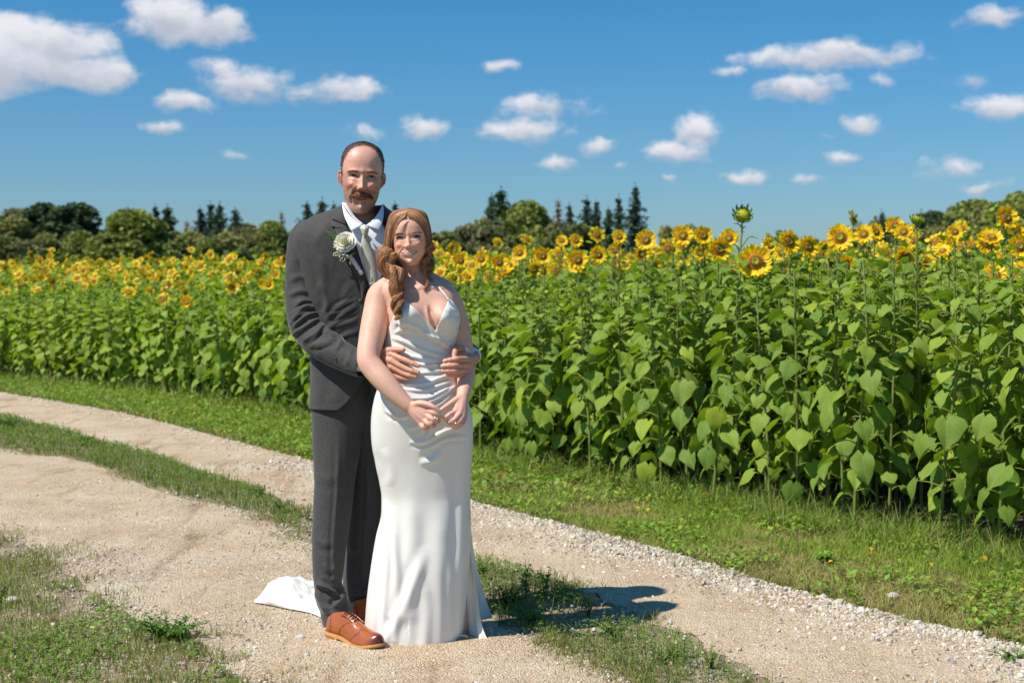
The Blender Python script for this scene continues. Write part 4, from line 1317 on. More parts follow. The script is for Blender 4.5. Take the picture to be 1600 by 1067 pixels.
def polyd(P, L_):
    """distance in pixels to a polyline, position along it 0..1 and signed side"""
    L_ = np.asarray(L_, float)
    if len(L_) > 2: L_ = spline(L_, 14)
    best = np.full(len(P), 1e9); tt = np.zeros(len(P)); sd_ = np.zeros(len(P)); m = len(L_) - 1
    for i in range(m):
        a, b = L_[i], L_[i + 1]; ab = b - a
        t_ = np.clip(((P - a) @ ab) / (ab @ ab + 1e-12), 0, 1); q = P - a - t_[:, None] * ab
        d = np.linalg.norm(q, axis=1); k = d < best
        best[k] = d[k]; tt[k] = (i + t_[k]) / m; s_ = ab[0] * q[:, 1] - ab[1] * q[:, 0]; sd_[k] = np.sign(s_[k])
    return best, tt, sd_


def crease(V, Fs, items, front=True):
    """folds: (polyline px, width px, height m): soft ridge (+) or valley (-) fading at both ends; a ridge gets a valley below it"""
    Nn = normals(V, Fs)
    if (Nn[:, 1].mean() if False else 0): Nn = -Nn
    P = to_pix(V); D = np.zeros(len(V))
    ok = (Nn[:, 1] < .25) if front else np.ones(len(V), bool)
    for it in items:
        L_, w, hgt = it[:3]
        lo = np.min(L_, 0) - 4 * w; hi = np.max(L_, 0) + 4 * w
        k = np.where(ok & (P[:, 0] > lo[0]) & (P[:, 0] < hi[0]) & (P[:, 1] > lo[1]) & (P[:, 1] < hi[1]))[0]
        if not len(k): continue
        d, t_, s_ = polyd(P[k], L_)
        fade = np.clip(np.minimum(t_, 1 - t_) * 5, 0, 1) ** .7 if len(it) < 4 else np.clip((t_ if it[3] == 'in' else 1 - t_) * 4, 0, 1)
        sdv = d * s_ / w
        D[k] += hgt * fade * (np.exp(-(sdv - .0) ** 2) - .55 * np.exp(-(sdv - 1.7) ** 2))
    return V + Nn * D[:, None]


class Loft:
    """closed vertical body whose outline is given in pixels: rows (py, xl, xr, depth centre, half depth, exponent)"""
    def __init__(s, rows):
        s.r = np.array([(list(q) + [2.2])[:6] for q in rows], float)
        s.fine = spline(s.r, 12 * len(rows))
        o = np.argsort(s.fine[:, 0]); s.fine = s.fine[o]
        s.bumps = []

    def row(s, py):
        return [np.interp(py, s.fine[:, 0], s.fine[:, j]) for j in range(1, 6)]

    def point(s, a, py, off=0.0):
        """angle a: 0 = right edge, pi/2 = front"""
        a, py = np.broadcast_arrays(np.asarray(a, float), np.asarray(py, float))
        xl, xr, yc, dy, ex = s.row(py)
        d = -(py - 533.5) / F; c_, s_ = math.cos(PITCH), math.sin(PITCH)
        fy = c_ + d * s_; fz = -s_ + d * c_
        ca, sa = np.cos(a), np.sin(a); e = 2 / ex
        cx = np.sign(ca) * np.abs(ca) ** e; sx = np.sign(sa) * np.abs(sa) ** e
        X = ((xl + xr) / 2 + (xr - xl) / 2 * cx - 800) / F * yc / fy + off * ca
        Y = yc - (dy + off) * sx
        Z = H + fz * yc / fy
        P = np.stack([X, Y, Z], -1)
        for (bx, by, sx_, sy_, amp) in s.bumps:
            q = to_pix(P).reshape(P.shape[:-1] + (2,))
            g_ = amp * np.exp(-((q[..., 0] - bx) / sx_) ** 2 - ((q[..., 1] - by) / sy_) ** 2)
            P = P.copy(); P[..., 1] -= g_ * (sa > 0)
        return P

    def grid(s, py0, py1, nu=96, nv=80, off=0.0, a0=0.0, a1=2 * math.pi, caps=False):
        wrap = a1 - a0 > 6.28
        a = np.linspace(a0, a1, nu, endpoint=not wrap); p = np.linspace(py0, py1, nv)
        A, Pp = np.meshgrid(a, p)
        V = s.point(A, Pp, off).reshape(-1, 3); Fs = [grid_faces(nu, nv, wrap)]
        if caps:
            n = len(V); V = np.vstack([V, V[:nu].mean(0), V[-nu:].mean(0)]); j = np.arange(nu); j2 = (j + 1) % nu
            Fs += [np.stack([j, j2, np.full(nu, n)], 1)[:, ::-1], np.stack([j, j2, np.full(nu, n + 1)], 1) + np.array([(nv - 1) * nu, (nv - 1) * nu, 0])]
        return V, Fs

    def front(s, px, py, off=0.0):
        """point of the front surface seen at a pixel"""
        px, py = np.broadcast_arrays(np.asarray(px, float), np.asarray(py, float))
        xl, xr, yc, dy, ex = s.row(py)
        u = np.clip((px - (xl + xr) / 2) / ((xr - xl) / 2 + 1e-9), -.995, .995)
        sx = (1 - np.abs(u) ** ex) ** (1 / ex)
        Y = yc - dy * sx - off
        for (bx, by, sx_, sy_, amp) in s.bumps:
            Y = Y - amp * np.exp(-((px - bx) / sx_) ** 2 - ((py - by) / sy_) ** 2)
        cx, cy = (px - 800) / F, (533.5 - py) / F; c_, s_ = math.cos(PITCH), math.sin(PITCH)
        fy = c_ + cy * s_; fz = -s_ + cy * c_
        return np.stack([cx / fy * Y, Y, H + fz / fy * Y], -1)


def patch(loft, left, right, n_u=8, n_v=16, off=0.0, bulge=0.0, thick=.003, offs=None):
    """cloth patch lying on a loft between two pixel polylines, closed with a thickness"""
    Lc = spline(left, n_v); Rc = spline(right, n_v); u = np.linspace(0, 1, n_u)
    P = Lc[:, None] * (1 - u)[None, :, None] + Rc[:, None] * u[None, :, None]
    o = off + bulge * np.sin(u * math.pi)[None, :] ** .6 + (0 if offs is None else np.interp(np.linspace(0, 1, n_v), np.linspace(0, 1, len(offs)), offs)[:, None])
    Vf = loft.front(P[..., 0], P[..., 1], o).reshape(-1, 3)
    Vb = loft.front(P[..., 0], P[..., 1], o - thick).reshape(-1, 3)
    n = n_u * n_v; Fq = grid_faces(n_u, n_v); 
    V = np.vstack([Vf, Vb]); Fs = [Fq, Fq[:, ::-1] + n]
    ring = np.r_[np.arange(n_u), np.arange(1, n_v) * n_u + n_u - 1, (n_v - 1) * n_u + np.arange(n_u - 2, -1, -1), np.arange(n_v - 2, 0, -1) * n_u]
    r2 = np.roll(ring, -1); Fs.append(np.stack([ring, ring + n, r2 + n, r2], 1))
    return V, Fs


def wpath(pts):
    return np.array([W(*p) for p in pts])


def limb(pts, n=24, k=14):
    """tapering limb: pts (px, py, depth, radius px)"""
    S = spline(pts, n)
    P = np.array([W(q[0], q[1], q[2]) for q in S]); r = S[:, 3] * S[:, 2] / F
    V, Fs = tube(P, r, k)
    a = ellipsoid(P[0], (r[0],) * 3, 12, 8); b_ = ellipsoid(P[-1], (r[-1],) * 3, 12, 8)
    return [(V, Fs), a, b_]


def add_limb(g_, pts, n=24, k=14):
    for V, Fs in limb(pts, n, k): g_.add(V, Fs)


# ---------------------------------------------------------------- materials
def skin_mat(name):
    m, t, b = pbsdf(name, rough=.42, spec=.40)
    c = mixc(t, .35, attr_col(t), ramp(t, noise(t, 90, 5, .7), [(.3, (.78, .66, .62)), (.7, (1.14, 1.14, 1.12))]), 'MULTIPLY')
    t.links.new(c, b.inputs['Base Color'])
    b.inputs['Subsurface Weight'].default_value = .18; b.inputs['Subsurface Radius'].default_value = (.012, .005, .003); b.inputs['Subsurface Scale'].default_value = 1.0
    add_bump(t, b, noise(t, 420, 4, .7), .22, .002)
    return m
M_skin = skin_mat('skin'); M_skin.node_tree.nodes['Principled BSDF'].inputs['Roughness'].default_value = .54
M_skinm = skin_mat('ruddy_skin')


def suit_mat(name, col):
    m, t, b = pbsdf(name, rough=.78, spec=.22)
    w1 = t.nodes.new('ShaderNodeTexWave'); w1.inputs['Scale'].default_value = 160; w1.bands_direction = 'Z'; w1.inputs['Distortion'].default_value = 2
    w2 = t.nodes.new('ShaderNodeTexWave'); w2.inputs['Scale'].default_value = 160; w2.bands_direction = 'X'; w2.inputs['Distortion'].default_value = 2
    tcn = t.nodes.new('ShaderNodeTexCoord')
    for w_ in (w1, w2): t.links.new(tcn.outputs['Object'], w_.inputs['Vector'])
    st_ = t.nodes.new('ShaderNodeMapping'); st_.inputs['Scale'].default_value = (60, 60, 900); t.links.new(tcn.outputs['Object'], st_.inputs[0])
    st2 = t.nodes.new('ShaderNodeMapping'); st2.inputs['Scale'].default_value = (900, 900, 60); t.links.new(tcn.outputs['Object'], st2.inputs[0])
    na = noise(t, 1, 2, .5, st_.outputs[0]); nb = noise(t, 1, 2, .5, st2.outputs[0])
    mxn = mixc(t, .5, na, nb)
    t.links.new(mixc(t, 1.0, col, ramp(t, mxn, [(.36, (.72, .72, .72)), (.64, (1.32, 1.32, 1.32))]), 'MULTIPLY'), b.inputs['Base Color'])
    b.inputs['Sheen Weight'].default_value = .25; b.inputs['Sheen Roughness'].default_value = .4
    hn = ramp(t, noise(t, 230, 2, .8), [(.35, (.78, .78, .78)), (.65, (1.25, 1.25, 1.25))])
    lk = b.inputs['Base Color'].links[0].from_socket
    t.links.new(mixc(t, 1.0, lk, hn, 'MULTIPLY'), b.inputs['Base Color'])
    add_bump(t, b, mxn, .3, .001)
    return m
M_suit = suit_mat('charcoal_wool', (.056, .0535, .051))
M_lapel = M_suit
M_shirt, t, b = pbsdf('white_cotton', (.78, .80, .88), .75, .25)
add_bump(t, b, noise(t, 60, 4), .15, .004)
M_satin, t, b = pbsdf('ivory_satin', (.80, .77, .715), .36, .5)
b.inputs['Sheen Weight'].default_value = .2
add_bump(t, b, noise(t, 500, 2), .04, .001)
M_tie, t, b = pbsdf('sage_silk', (.5, .55, .44), .55, .4)
vv = t.nodes.new('ShaderNodeTexVoronoi'); vv.inputs['Scale'].default_value = 110
tn = t.nodes.new('ShaderNodeTexCoord'); t.links.new(tn.outputs['Object'], vv.inputs['Vector'])
t.links.new(ramp(t, vv.outputs['Distance'], [(.2, (.60, .60, .49)), (.6, (.50, .51, .41))]), b.inputs['Base Color'])
M_dark, t, b = pbsdf('dark_button', (.03, .028, .026), .35, .5)
M_pearl, t, b = pbsdf('pearl_button', (.75, .76, .8), .25, .5)

# ================================================================ HEAD
def make_head(p):
    """head as one skin grid in head units (1 = chin to crown), face towards -Y; returns V, faces, colours"""
    rows = np.array(p['rows'], float)      # z, half width, front, back, front exponent
    nv, nu = 230, 240
    R_ = spline(rows, nv)
    # denser angles in front
    s = np.linspace(0, 1, nu, endpoint=False)
    a = 2 * math.pi * s
    a = a - .45 * np.sin(2 * (a - math.pi / 2)) * 0 + .38 * np.cos(a) * 1.0 * -1 * -1   # crowd the samples around a = pi/2
    A = np.broadcast_to(a[None], (nv, nu)); ca, sa = np.cos(A), np.sin(A)
    z = R_[:, 0:1] + 0 * A; hw = R_[:, 1:2]; fr = R_[:, 2:3]; bk = R_[:, 3:4]; ex = R_[:, 4:5]
    e = np.where(sa > 0, 2 / ex, 1.0)
    X = hw * np.sign(ca) * np.abs(ca) ** e; Yd = np.where(sa > 0, -fr * np.abs(sa) ** e, bk * np.abs(sa) ** 1.0)
    x, zz = X, z
    frm = np.clip(sa * 3, 0, 1)
    def G2(cx, cz, sx, sz, sym=True):
        g_ = np.exp(-((x - cx) / sx) ** 2 - ((zz - cz) / sz) ** 2)
        if sym and cx != 0: g_ = g_ + np.exp(-((x + cx) / sx) ** 2 - ((zz - cz) / sz) ** 2)
        return g_
    def seg(pts, w):
        Pq = np.stack([np.abs(x).ravel(), zz.ravel()], 1); L_ = spline(pts, 10) if len(pts) > 2 else np.array(pts, float)
        best = np.full(len(Pq), 9.)
        for i in range(len(L_) - 1):
            a_, b_ = L_[i], L_[i + 1]; ab = b_ - a_; t_ = np.clip(((Pq - a_) @ ab) / (ab @ ab), 0, 1)
            best = np.minimum(best, np.linalg.norm(Pq - a_ - t_[:, None] * ab, axis=1))
        return np.exp(-(best / w) ** 2).reshape(x.shape)
    D = np.zeros_like(X)
    ez, exx = p['eye_z'], p['eye_x']; nt_, mz = p['nose_z'], p['mouth_z']; mw = p['mouth_w']
    # nose: ridge growing towards the tip
    top = ez + .035; q = np.clip((top - zz) / (top - nt_), 0, 1.0)
    wid = p['nose_w'] * (.64 + .36 * q ** 2)
    ridge = np.exp(-(x / wid) ** 2) * (.010 + p['nose_l'] * q ** 1.1) * np.clip((zz - (nt_ - .042)) / .040, 0, 1) ** .8 * np.clip((top + .14 - zz) / .14, 0, 1)
    D += ridge
    D += p['nose_l'] * .25 * G2(0, nt_ + .004, p['nose_w'] * .95, .028)
    D += p['nose_l'] * .42 * G2(p['nose_w'] * 1.15, nt_ - .012, .021, .024)
    D -= .02 * G2(p['nose_w'] * .55, nt_ - .045, .014, .010)
    # eyes
    D -= p['socket'] * G2(exx, ez + .005, .062, .040); D -= .018 * G2(.055, ez + .01, .03, .035)
    D += p['socket'] * .62 * G2(exx, ez - .002, .040, .027)
    D += p['brow'] * G2(exx - .01, ez + .072, .085, .032) + p['brow'] * .5 * G2(0, ez + .07, .05, .035)
    D += .015 * G2(exx + .01, ez - .046, .05, .014)           # smiling bag below the eye
    slit = p['slit']
    # cheeks, smile lines
    D += p['cheek'] * G2(exx + .035, ez - .115, .065, .055)
    D -= p['fold'] * seg([(.058, nt_ + .005), (.105, nt_ - .05), (mw + .035, mz + .01), (mw + .03, mz - .05)], .014)
    D += p['fold'] * .6 * seg([(.09, nt_ + .02), (.14, nt_ - .05), (mw + .07, mz)], .028)
    # mouth: corners lifted
    mc = mz + p['smile'] * (np.abs(x) / mw) ** 2 * .03
    lw = np.clip(1 - (np.abs(x) / mw) ** 2, 0, 1)
    dz = zz - mc
    up, lo = p['lip_u'], p['lip_l']
    D += .016 * np.sqrt(lw) * np.exp(-((dz - up * .55) / (up * .65)) ** 2) + .018 * np.sqrt(lw) * np.exp(-((dz + lo * .65) / (lo * .6)) ** 2)
    D -= (.020 if not p['teeth'] else .011) * lw * np.exp(-(dz / (.007 + p['gap'] * .5)) ** 2)
    D += .012 * G2(0, mz + .01, mw * 1.1, .07)
    D -= .007 * G2(mw + .012, mz + p['smile'] * .03, .014, .016)
    D -= .012 * G2(0, mz - .075, .08, .018); D += p['chin'] * G2(0, .055, .065, .05)
    D += .0
    zj = p.get('jaw', 3.4) * x ** 2 - .002
    jt = np.clip((zj - zz) / .055, 0, 1); jt = jt * jt * (3 - 2 * jt)
    D -= .085 * jt * np.clip((.36 - zz) / .08, 0, 1) * np.clip((zz + .30) / .2, 0, 1)
    for (cx, cz, sx, sz, am) in p.get('extra', []): D += am * G2(cx, cz, sx, sz)
    Y = Yd - D * frm
    # ---------- colour
    base = np.array(p['skin'])
    C = np.ones(X.shape + (3,)) * base
    def paint(wt, col):
        nonlocal C
        w_ = np.clip(wt * (frm if True else 1), 0, 1)[..., None]; C = C * (1 - w_) + np.array(col) * w_
    paint(.55 * G2(exx + .045, ez - .13, .075, .06), base * np.array([1.05, .62, .56]))
    paint(.5 * G2(0, nt_, .05, .04), base * np.array([1.0, .68, .62]))
    paint(.35 * G2(exx, ez, .07, .04), base * np.array([.80, .66, .62]))
    for (pts, w_, col, am) in p.get('lines', []): paint(am * seg(pts, w_), col)
    if p.get('beard'):
        bd = np.clip(1 - (zz - (mz + .12 - .0)) / .05, 0, 1) * np.clip((zz + .06) / .05, 0, 1)
        side = np.clip((np.abs(x) - .16) / .06, 0, 1) * np.clip((ez + .06 - zz) / .06, 0, 1) * np.clip((zz - mz) / .05, 0, 1)
        w_ = np.clip(np.maximum(bd * .60, side * .45) * (.8 + .4 * vnoise(np.stack([X, Y, z], -1).reshape(-1, 3), 40, 3, 2).reshape(X.shape)), 0, .75)[..., None]
        C = C * (1 - w_) + np.array([.22, .13, .09]) * w_
    # lips
    inu = (dz > p['gap'] * .5) & (dz < up * (1.0 - .55 * (np.abs(x) / mw) ** 2) + .0) & (np.abs(x) < mw)
    inl = (dz < -p['gap'] * .5) & (dz > -lo * (1 - .6 * (np.abs(x) / mw) ** 2) * 1.3) & (np.abs(x) < mw * .96)
    paint(.8 * (inu | inl), p['lipc'])
    ga = p['gap'] * np.sqrt(lw)
    inm = np.clip((ga * .5 + .004 - np.abs(dz)) / .004, 0, 1) * (np.abs(x) < mw)
    paint(inm, (.10, .03, .027))
    if p['teeth']:
        tt = np.clip((ga * .44 - np.abs(dz - ga * .06)) / .005, 0, 1) * np.clip((mw * .80 - np.abs(x)) / .02, 0, 1)
        paint(tt, (.80, .76, .69))
    # eyes: lids closed to a squint, lashes, iris and whites in the slit
    for sgn in (-1, 1):
        xe = (x - sgn * exx) / .056; ze = (zz - ez) - .010 * (1 - xe ** 2) + .004 * sgn * xe * 0
        ins = (np.abs(xe) < 1) & (np.abs(ze) < slit * (1 - xe ** 2) ** .6 + .001)
        paint(ins * .9, (.42, .34, .30))
        paint((ins & (np.abs(xe - p['gaze']) < .48)) * 1.0, (.030, .022, .018))
        lash = np.exp(-((ze - slit * np.sqrt(np.clip(1 - xe ** 2, 0, 1))) / .0080) ** 2) * (np.abs(xe) < 1.12)
        paint(p['lash'] * lash, (.035, .022, .018))
        lash2 = np.exp(-((ze + slit * np.sqrt(np.clip(1 - xe ** 2, 0, 1))) / .005) ** 2) * (np.abs(xe) < 1.0)
        paint(p['lash'] * .5 * lash2, (.12, .06, .05))
        lid = np.exp(-((ze - slit - .022) / .007) ** 2) * (np.abs(xe) < 1.0); paint(.4 * lid, base * .45)
        bz = zz - (p['brow_z'] + .012 * (1 - ((np.abs(x) - exx) / .08) ** 2))
        bw = np.exp(-(bz / p['brow_t']) ** 2) * np.clip(1.15 - np.abs((np.abs(x) - exx - .005) / .082) ** 4, 0, 1)
        paint(p['brow_a'] * bw * (np.sign(x) == sgn), p['browc'])
    if p.get('hairline'):
        C = p['hairline'](X, Y, z, C)
    V = np.stack([X, Y, z], -1).reshape(-1, 3)
    return V, [grid_faces(nu, nv, True)], C.reshape(-1, 3), D


def ear_geo(side, s=1.0):
    """outer ear: rim, bowl and lobe, head units, at its own origin"""
    g_ = Geo()
    pts = [(0, .0, -.085), (.012, .03, -.07), (.02, .055, -.01), (.025, .06, .05), (.02, .035, .085), (.008, -.005, .075), (.0, -.02, .045)]
    P = spline(pts, 22); P[:, 0] *= side
    V, Fs = tube(P, np.r_[np.linspace(.014, .012, 12), np.linspace(.012, .009, 10)] * 1.1, 8); g_.add(V * s, Fs)
    V, Fs = ellipsoid((.006 * side, .022, .008), (.012, .042, .075), 14, 10); g_.add(V * s, Fs)
    V, Fs = ellipsoid((.005 * side, .008, -.085), (.013, .022, .024), 12, 8); g_.add(V * s, Fs)
    V, Fs = ellipsoid((.006 * side, -.016, -.015), (.010, .012, .018), 10, 6); g_.add(V * s, Fs)
    return g_


def place_head(V, size, anchor_px, depth, yaw, pitch, roll, pivot=(0, 0, .5)):
    """head units -> world: pivot lands on the pixel"""
    M3 = np.array(Euler((pitch, roll, yaw), 'XYZ').to_matrix())
    c = W(anchor_px[0], anchor_px[1], depth)
    return (V - np.array(pivot)) * size @ M3.T + c, M3, c


def strands(roots, curves, rad, k=3):
    """curves (n, m, 3) as thin tubes"""
    n, m, _ = curves.shape
    T = np.gradient(curves, axis=1); T /= np.linalg.norm(T, axis=2)[..., None] + 1e-12
    ref = np.array([.3, -1, .2]); ref /= np.linalg.norm(ref)
    Xs = np.cross(T, ref); Xs /= np.linalg.norm(Xs, axis=2)[..., None] + 1e-9; Ys = np.cross(T, Xs)
    a = np.arange(k) / k * 2 * math.pi
    tp = np.linspace(1, .35, m)[None, :, None, None]
    rad = np.broadcast_to(np.asarray(rad, float), (n,))[:, None, None, None] * tp
    V = curves[:, :, None] + rad * (Xs[:, :, None] * np.cos(a)[None, None, :, None] + Ys[:, :, None] * np.sin(a)[None, None, :, None])
    gf = grid_faces(k, m, True)
    Fs = (gf[None] + (np.arange(n) * m * k)[:, None, None]).reshape(-1, 4)
    return V.reshape(-1, 3), [Fs], m * k
# ================================================================ THE GROOM
hr = np.random.default_rng(11)
man = empty('person', (W(545, 990, MY)[0], MY, 0))
tag(man, 'groom with moustache in charcoal suit and sage tie, arms round the bride', 'man')
mloc = np.array(man.location)


def mobj(geo, name, mat, parent=man, smooth=True):
    """link a part given in world coordinates below a parent standing at mloc"""
    g2 = Geo(); g2.V = [np.asarray(v) - PARENT_LOC[parent.name] for v in geo.V]; g2.F = geo.F; g2.UV = geo.UV; g2.C = geo.C; g2.M = geo.M; g2.n = geo.n
    return link(name, g2.mesh(name, mat, smooth), parent)
PARENT_LOC = {man.name: mloc}
class _PL(dict):
    def __missing__(s, k):
        o = bpy.data.objects[k]; v = np.zeros(3)
        while o is not None: v = v + np.array(o.location); o = o.parent
        s[k] = v; return v
PARENT_LOC = _PL(PARENT_LOC)

MAN = dict(
    rows=[(-.50, .235, .16, .27, 2), (-.30, .205, .13, .25, 2), (-.12, .195, .12, .26, 2), (-.06, .20, .13, .27, 1.9), (-.025, .197, .20, .28, 1.45), (.0, .190, .30, .28, 1.22), (.05, .192, .34, .28, 1.35),
          (.12, .205, .34, .29, 1.55), (.21, .240, .335, .32, 1.85), (.32, .262, .34, .36, 2.25), (.43, .280, .345, .39, 2.35), (.53, .288, .352, .41, 2.4), (.62, .297, .36, .42, 2.35), (.72, .300, .352, .42, 2.25),
          (.81, .285, .322, .39, 2.15), (.89, .245, .265, .33, 2.05), (.945, .19, .195, .25, 2), (.98, .118, .12, .15, 2), (.996, .05, .05, .06, 2), (1.0, .004, .004, .004, 2)],
    eye_z=.495, eye_x=.128, nose_z=.335, mouth_z=.175, mouth_w=.098, nose_w=.050, nose_l=.092, socket=.046, brow=.018, slit=.0125, cheek=.050, fold=.030, smile=1.2,
    lip_u=.018, lip_l=.026, gap=.008, chin=.028, skin=(.71, .37, .28), lipc=(.55, .20, .17), teeth=False, lash=1.0, gaze=.1, brow_z=.550, brow_t=.010, brow_a=.45, browc=(.13, .075, .045), beard=True,
    lines=[([(.185, .50), (.215, .48), (.235, .45)], .004, (.30, .15, .11), .5), ([(.185, .49), (.205, .455), (.215, .42)], .004, (.30, .15, .11), .5), ([(.08, .462), (.13, .448), (.175, .465)], .005, (.34, .17, .13), .5),
           ([(0, .66), (.06, .665), (.12, .655)], .004, (.42, .22, .17), .4), ([(0, .70), (.06, .71), (.12, .70)], .004, (.42, .22, .17), .3), ([(.018, .53), (.02, .57)], .004, (.36, .19, .14), .5), ([(.145, .30), (.175, .22), (.175, .13)], .006, (.28, .14, .10), .55)],
    extra=[(.17, .66, .06, .06, -.006), (.175, .30, .04, .05, -.012), (.20, .12, .05, .05, .006), (.185, .47, .01, .01, 0)])


def man_hair(X, Y, z, C):
    ny = vnoise(np.stack([X, Y, z], -1).reshape(-1, 3), 30, 4, 2).reshape(X.shape) * .012
    front = -Y
    rr = np.sqrt((X / .268) ** 2 + ((z - .60) / .318) ** 2)
    w = np.clip((rr + ny * 4.5 - .98) / .13, 0, 1) * (z > .50)
    w = np.maximum(w, np.clip((.07 + ny - front) / .04, 0, 1) * (z > .30) * (z < 1.01))
    w = w * np.clip((z - .36) / .05, 0, 1)
    side_burn = np.clip((np.abs(X) + ny - .262) / .015, 0, 1) * (z > .38) * (z <= .52) * (front < .10) * (front > -.05)
    w = np.maximum(w, side_burn * .7)[..., None]
    HAIRW['w'] = w[..., 0]
    return C * (1 - w * .92) + np.array([.060, .036, .024]) * w * .92
HAIRW = {}
MAN['hairline'] = man_hair
V, Fs, C, _ = make_head(MAN)
HS = 109 * 5.50 / F
MH = dict(size=HS, anchor_px=(565.5, 277), depth=5.50, yaw=R(7), pitch=R(2), roll=R(3), pivot=(0, 0, .5))
Vh, M3, hc = place_head(V, **MH)
gb = Geo(); gb.add(Vh, Fs, col=C)
for sd_ in (-1, 1):
    e = ear_geo(sd_)
    Ve, Fe = bake_remesh(e, .0075, 3)
    a_ = R(18) * sd_
    Ve = np.c_[Ve[:, 0] * math.cos(a_) + Ve[:, 1] * math.sin(a_), -Ve[:, 0] * math.sin(a_) + Ve[:, 1] * math.cos(a_), Ve[:, 2]] * 1.32 + np.array([.276 * sd_, .015, .455])
    Ve[:, 0] -= sd_ * .045 * np.clip((.43 - Ve[:, 2]) / .09, 0, 1)
    ce = np.array([.66, .27, .19]) * np.clip(1 - 1.2 * np.exp(-(((Ve[:, 1] - .04) / .03) ** 2 + ((Ve[:, 2] - .46) / .03) ** 2))[:, None], .55, 1)
    gb.add(place_head(Ve, **MH)[0], Fe, col=ce)
# hands and forearms of the groom
def hand_geo(wrist, knuckles, fingers, thumb, palm_r, fr, voxel=.0022, arm=None):
    g_ = Geo()
    for kx, fi in zip(knuckles, fingers):
        add_limb(g_, [(*wrist, palm_r * 1.05), tuple((np.array(wrist) * .45 + np.array(kx) * .55)) + (palm_r * .85,), (*kx, fr * 1.22)], 10, 10)
        pts = [kx] + list(fi); n = len(pts)
        add_limb(g_, [(*q, fr * f_) for q, f_ in zip(pts, np.linspace(1.16, .86, n))], 16, 10)
        for q in pts[1:-1]:
            V_, F_ = ellipsoid(W(*q), (fr * 1.10 * q[2] / F,) * 3, 10, 6); g_.add(V_, F_)
    n = len(thumb); add_limb(g_, [(*wrist, palm_r * .9)] + [(*q, fr * f_) for q, f_ in zip(thumb, np.linspace(1.5, .95, n))], 18, 10)
    if arm: add_limb(g_, arm, 26, 18)
    return g_
FD = 5.175
m_r = hand_geo((590, 556, 5.27), [(612, 554, 5.225), (611, 564, 5.215), (612, 574, 5.215), (614, 583, 5.225)],
               [[(634, 563, 5.195), (645, 568, 5.185), (654, 571.5, 5.18)], [(632, 575, 5.195), (644, 579.5, 5.185), (653.5, 582, 5.18)],
                [(629.5, 583, 5.20), (640, 586.5, 5.19), (649, 588.5, 5.185)], [(624, 589.5, 5.21), (630, 591.5, 5.205), (637, 592.5, 5.20)]],
               [(602, 549, 5.245), (616, 546.5, 5.225), (630, 546.5, 5.205)], 8.5, 4.3, arm=[(515, 546, 5.43, 13), (545, 563, 5.37, 12), (565, 567, 5.325, 11.5), (592, 556, 5.27, 10.5)])
m_l = hand_geo((741, 560, 5.34), [(730, 561, 5.245), (730, 569.5, 5.24), (728, 578, 5.24), (723, 586, 5.245)],
               [[(715, 561, 5.205), (704, 562.5, 5.20), (695, 564, 5.20)], [(713, 571, 5.20), (702, 571.5, 5.195), (691.5, 572, 5.20)],
                [(713, 579.5, 5.20), (702, 579.5, 5.198), (692, 579.5, 5.205)], [(714, 586.5, 5.21), (706, 586, 5.205), (700, 585.5, 5.205)]],
               [(722, 546, 5.30), (713, 546, 5.25), (709.5, 556, 5.215)], 8.5, 4.3, arm=[(700, 545, 5.52, 17), (732, 552, 5.44, 14), (741, 558, 5.35, 10)])
for hg, tips in ((m_r, [(655.5, 572.5, 5.17), (655, 582.7, 5.17), (650.5, 589, 5.175), (638.5, 593, 5.19), (633, 545.5, 5.195)]), (m_l, [(693, 563.5, 5.19), (690, 572, 5.19), (690.5, 579.5, 5.195), (698.5, 585.5, 5.195), (709, 558.5, 5.205)])):
    V, Fs = bake_remesh(hg, .0022, 3)
    P = to_pix(V); C = np.tile(np.array([.60, .30, .20]), (len(V), 1))
    nz = vnoise(V, 55, 3, 2)[:, None]; C = C * (1 + .13 * nz * np.array([.6, 1, 1]))
    for q in tips:
        d = np.linalg.norm(P - np.array(q[:2]), axis=1); w_ = np.exp(-(d / 3.0) ** 2)[:, None]; C = C * (1 - w_ * .75) + np.array([.70, .45, .38]) * w_ * .75
    gb.add(V, Fs, col=C)
# trunk and legs under the clothes
g_t = Geo(); V, Fs = Loft([(345, 520, 610, 5.56, .08), (380, 478, 628, 5.56, .10), (480, 492, 615, 5.56, .09), (630, 500, 608, 5.56, .08)]).grid(345, 630, 24, 20, caps=True)
gb.add(V, Fs, col=(.5, .3, .22))
for pts in ([(520, 640, 5.55, 28), (518, 800, 5.48, 15), (516, 900, 5.45, 9), (524, 960, 5.42, 9)], [(575, 650, 5.58, 22), (572, 800, 5.62, 15), (566, 900, 5.62, 9), (566, 940, 5.62, 8)], [(478, 380, 5.56, 18), (478, 500, 5.52, 16), (520, 546, 5.45, 15)]):
    add_limb(gb, pts, 12, 10)
for V_ in gb.C[-9:]: pass
gb.C = [np.broadcast_to(np.array([.5, .3, .22]), c.shape) if np.allclose(c, 1) else c for c in gb.C]
mobj(gb, 'body', M_skinm)

